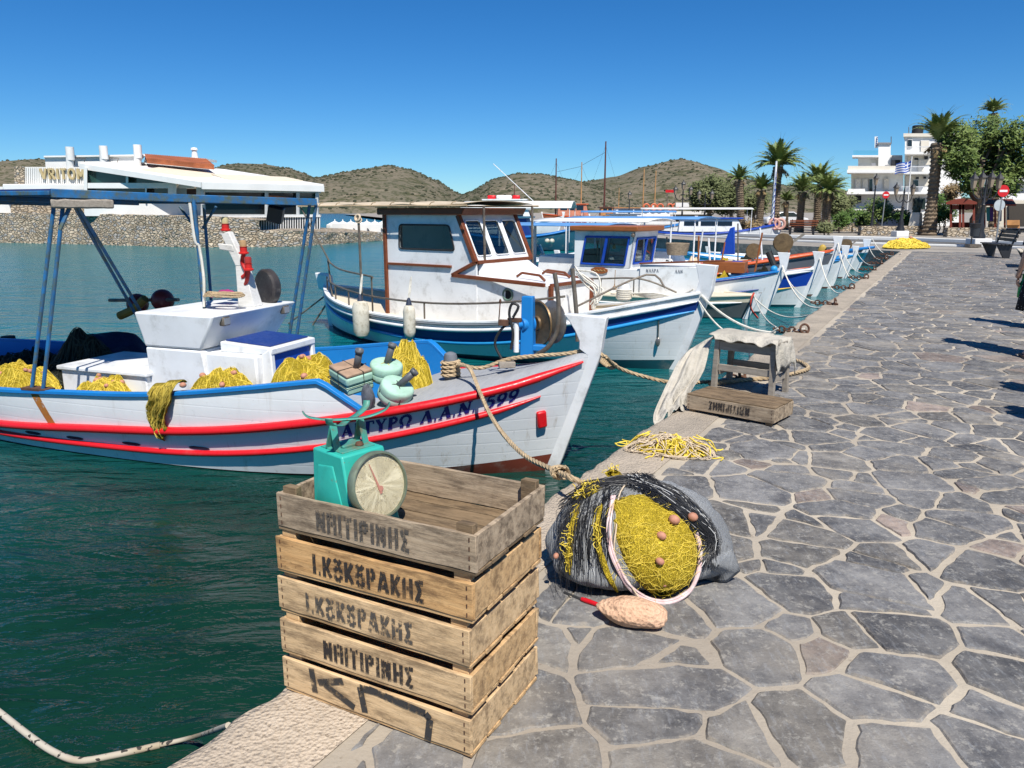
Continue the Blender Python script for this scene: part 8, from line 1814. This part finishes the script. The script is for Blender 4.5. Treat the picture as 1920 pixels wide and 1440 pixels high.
def car(label, px, py, Y, rz, m, s=1.0):
    p = at_y(px, py, Y); rt = thing('parked_car', label, 'car', V((p.x, Y, -.02)), rz, 'cars parked behind the promenade'); b = MB()
    prof = [(-2.0, .35), (-2.05, .75), (-1.9, .92), (-1.3, .98), (-.75, 1.42), (.55, 1.45), (1.25, .98), (1.95, .85), (2.05, .6), (2.0, .35)]; b.prism([V((x, -.82, z)) for x, z in prof], (0, 1.64, 0)); b.build('body', m, rt, bev=.08)
    b = MB(); b.prism([V((x, -.84, z)) for x, z in ((-1.15, 1.0), (-.7, 1.36), (.5, 1.38), (1.05, 1.0))], (0, 1.68, 0)); b.build('window_band', DARKG, rt)
    for x in (-1.25, 1.25):
        for y in (-.80, .80): b = MB(); b.lathe([(.001, -.1), (.32, -.1), (.34, -.06), (.34, .06), (.32, .1), (.001, .1)], 18, MX.Translation((x, y, .34)) @ MX.Rotation(R(90), 4, 'X')); b.build('wheel', BLACKR, rt)
car('dark blue parked car behind the bushes by the flagpole', 1660, 425, 58, R(8), plain('car_navy', (.02, .03, .06), .25)); car('white parked car half hidden behind the palm clump', 1470, 422, 74, R(4), plain('car_white', (.6, .6, .6), .25))
mon = MB(); mp = at_y(1716, 425, 51); mon.lathe([(.5, 0), (.38, 1.3), (.34, 1.32), (.34, 1.4), (.001, 1.42)], 4, MX.Translation(V((mp.x, 51, 0)))); mon.build('stone_pedestal', WALLC, label='pale pedestal of the bronze monument behind the lamp post', cat='pedestal', smooth=0)
mon = MB(); mon.grid(lambda i, j: V((mp.x, 51, 1.75)) + V((cos(i * 6.283) * sin(max(.01, j) * pi) * .26, sin(i * 6.283) * sin(max(.01, j) * pi) * .2, cos(j * pi) * .42)) * (1 + 1.1 * NZ.noise(V((cos(i * 6.283), sin(i * 6.283), j * 4)) * 2.1)), 24, 16, wrapu=True); mon.build('bronze_sculpture', surf('green_bronze', (.05, .075, .06), .3, rough=.6), label='dark green bronze sculpture on its pale pedestal', cat='sculpture', smooth=60)
kio = thing('harbour_kiosk', 'dark harbour kiosk with red banner and blue sign behind the excursion boats', 'kiosk', at_y(1290, 418, 72)); kio.location.z = -.03
for x0, y0, x1, y1, m, nm, Y in ((1262, 402, 1330, 416, plain('kiosk_dark', (.04, .035, .03), .7), 'body', 72), (1255, 396, 1335, 402, WALLW, 'roof', 71.6), (1248, 356, 1268, 361, SGR, 'banner', 70), (1304, 380, 1322, 391, ROYAL, 'blue_sign', 70.5), (1266, 380, 1292, 388, SGW, 'white_sign', 70.6), (1250, 361, 1252, 400, STEEL, 'banner_pole', 70), (1265, 361, 1267, 400, STEEL, 'banner_pole', 70)):
    b = MB(); pp(b, rect(x0, y0, x1, y1), Y, .12 if nm != 'body' else 3); kp(b, nm, m, kio, smooth=0)
bollards = [(1380 + k * 0, 0) for k in range(0)]

# ======================= people
SKIN = surf('skin', (.50, .29, .20), .08, rough=.5, scale=6, bscale=60)
def skinned(verts, edges, radii, levels=2):
    me = bpy.data.meshes.new('tmp'); me.from_pydata([V(v) for v in verts], edges, []); o = bpy.data.objects.new('tmp', me); COL.objects.link(o)
    m = o.modifiers.new('s', 'SKIN'); sv = me.skin_vertices[0].data
    for i, r_ in enumerate(radii): sv[i].radius = (r_, r_) if not isinstance(r_, tuple) else r_; sv[i].use_root = (i == 0)
    s = o.modifiers.new('u', 'SUBSURF'); s.levels = levels; dg = bpy.context.evaluated_depsgraph_get(); e = o.evaluated_get(dg); mm = e.to_mesh()
    vs = [v.co.copy() for v in mm.vertices]; fs = [tuple(p.vertices) for p in mm.polygons]; e.to_mesh_clear(); bpy.data.objects.remove(o); bpy.data.meshes.remove(me); return vs, fs
def person(label, loc, rz, shirt, skirt, hair, stride=.16, group='people walking on the quay'):
    rt = thing('person', label, 'person', loc, rz, group)       # faces +Y, 1.68 m
    P = [(0, 0, .93), (0, 0, 1.08), (0, .01, 1.24), (0, 0, 1.37), (0, .0, 1.44), (0, .015, 1.50), (0, .025, 1.58), (0, .02, 1.645)]
    r_ = [(.15, .11), (.125, .095), (.14, .105), (.12, .08), (.055, .055), (.065, .075), (.082, .095), (.06, .07)]; E = [(i, i + 1) for i in range(7)]
    for s in (-1, 1):
        n = len(P); st = stride * s
        P += [(s * .085, 0, .86), (s * .095, st * .45 + .03, .48), (s * .095, st - .02, .09), (s * .105, st + .05, .035), (s * .11, st + .13, .03)]; r_ += [.092, .058, .038, .036, .028]; E += [(0, n), (n, n + 1), (n + 1, n + 2), (n + 2, n + 3), (n + 3, n + 4)]
        n = len(P); a = -st * .35
        P += [(s * .155, 0, 1.36), (s * .205, a * .3 - .01, 1.10), (s * .225, a + .05, .875), (s * .228, a * 1.15 + .065, .80)]; r_ += [.052, .040, .026, (.022, .036)]; E += [(3, n), (n, n + 1), (n + 1, n + 2), (n + 2, n + 3)]
    vs, fs = skinned(P, E, r_); b = MB(); b.add(vs, fs)
    for s in (-1, 1):                                    # fingers and thumb, slightly curled
        a = -stride * s * .35; w_ = V((s * .228, a * 1.15 + .065, .80))
        for k, (dy, L_) in enumerate(((.030, .072), (.010, .080), (-.010, .075), (-.029, .058))):
            c = w_ + V((0, dy, -.015)); b.tube(spline([c, c + V((-s * .004, dy * .1, -L_ * .45)), c + V((-s * .014, dy * .15 + .004, -L_ * .8)), c + V((-s * .026, dy * .15 + .006, -L_)), ], 3), [.0095] * 4 + [.0088] * 3 + [.0078] * 2 + [.006], 7)
        c = w_ + V((-s * .004, .03, .02)); b.tube(spline([c, c + V((-s * .012, .028, -.022)), c + V((-s * .018, .034, -.05)), c + V((-s * .022, .032, -.066))], 3), [.012] * 5 + [.010] * 3 + [.009, .006], 7)
    for s in (-1, 1): b.ball((s * .083, .02, 1.575), .022, 8, (.4, .8, 1.2))
    b.ball((0, .115, 1.565), .014, 8, (.8, 1.0, 1.5)); b.build('body', SKIN, rt, smooth=80, fix=True)
    b = MB(); prof = [(.86, .165, .125), (.95, .158, .12), (1.05, .135, .108), (1.15, .14, .112), (1.27, .158, .118), (1.36, .150, .10), (1.41, .10, .075), (1.435, .068, .064)]
    b.grid(lambda i, j: V((cos(i * 6.28318) * prof[min(7, int(j * 7 + .5))][1], sin(i * 6.28318) * prof[min(7, int(j * 7 + .5))][2], prof[min(7, int(j * 7 + .5))][0])), 28, 7, wrapu=True)
    for s in (-1, 1): b.tube([(s * .12, 0, 1.355), (s * .165, 0, 1.34), (s * .185, -stride * s * .08, 1.24), (s * .197, -stride * s * .10, 1.15)], [.07, .066, .058, .06], 14, caps=False)
    b.build('shirt', shirt, rt, smooth=80)
    b = MB(); pf = [(.97, .150, .118), (.88, .182, .142), (.75, .20, .165), (.6, .215, .185), (.48, .225, .20)]
    b.grid(lambda i, j: V((cos(i * 6.28318) * pf[int(j * 4 + .5)][1] * (1 + .05 * sin(i * 6.28318 * 7) * j), sin(i * 6.28318) * pf[int(j * 4 + .5)][2] * (1 + .05 * sin(i * 6.28318 * 7) * j), pf[int(j * 4 + .5)][0])), 56, 4, wrapu=True); b.build('skirt', skirt, rt, smooth=80, solid=.006)
    b = MB(); b.grid(lambda i, j: V((cos(i * 6.28318) * sin(max(.001, j * .62) * pi) * .096, -.012 + sin(i * 6.28318) * sin(max(.001, j * .62) * pi) * (.112 if sin(i * 6.28318) < 0 else .075), 1.60 + cos(j * .62 * pi) * .108)), 24, 10, wrapu=True); b.build('hair', hair, rt, smooth=80)
    for s in (-1, 1): b = MB(); st = stride * s; b.hexa([V((s * .11 + x, st + y, z)) for x, y, z in ((-.045, -.09, 0), (.045, -.09, 0), (.05, .17, 0), (-.05, .17, 0), (-.04, -.08, .03), (.04, -.08, .03), (.045, .16, .03), (-.045, .16, .03))]); b.build('sandal', plain('sandal_brown', (.10, .05, .03), .7), rt, bev=.01)
    for s in (-1, 1): b = MB(); b.ball((s * .033, .103, 1.59), .011, 8, (1.2, .5, .8)); b.build('eye', plain('eye_dark', (.02, .015, .012), .3), rt)
    b = MB(); b.ball((0, .105, 1.53), .018, 8, (1.1, .4, .3)); b.build('mouth', plain('lip', (.35, .12, .10), .5), rt); return rt
t = Nt('dotted_black_cloth'); vd = t.n('ShaderNodeTexVoronoi', Scale=38.0, Vector=t.co()).outputs['Distance']; DOTS = t.out(t.mix(t.ramp(vd, .20, .15), (.012, .012, .014), (.6, .6, .6)), .85, None, 0, .2)
HAIRD = plain('dark_hair', (.03, .02, .014), .5)
pw = V((5.54, 8.0, 0)); rzp = R(-20)
p1 = person('person at the right edge, dark dotted skirt, bare arm holding a green bottle', pw, rzp, plain('dark_teal_shirt', (.012, .03, .032), .85), DOTS, HAIRD)
hp_ = MX.Translation(pw) @ MX.Rotation(rzp, 4, 'Z'); hw = V((-.228, .35 * .16 * 1.15 + .065, .80))
b = MB(); torus(b, hw + V((.003, -.012, .085)), .031, .008, None, 18, 8); b.build('wristband', BLACKR, p1)
GRN = plain('green_bottle_glass', (.012, .30, .06), .12, 0, .6)
bt = thing('green_bottle', 'green bottle held low in the hand of the person at the right edge', 'bottle', hp_ @ (hw + V((.055, .01, -.20))), rzp)
b = MB(); b.lathe([(.001, 0), (.036, 0), (.040, .01), (.040, .11), (.034, .14), (.016, .18), (.014, .23), (.017, .235), (.017, .25), (.001, .25)], 20); b.build('bottle_body', GRN, bt)
for lb, x, y, s, h, g in (('second person beyond the right edge casting the farther long shadow', 6.93, 9.84, R(-25), SGW, 0), ('unseen figure added beyond the right edge to cast the shadow nearest the bottom', 4.73, 5.58, R(-15), NAVY, 0), ('unseen figure added beyond the right edge to cast another near shadow', 4.22, 4.70, R(-10), CREAMP, 0)):  # last two figures are unseen, added as casters for the nearest shadows
    o = dup(p1, V((x, y, 0)), s, lb)
    for ch in kids(o):
        if ch.name.startswith('wristband'): bpy.data.objects.remove(ch)
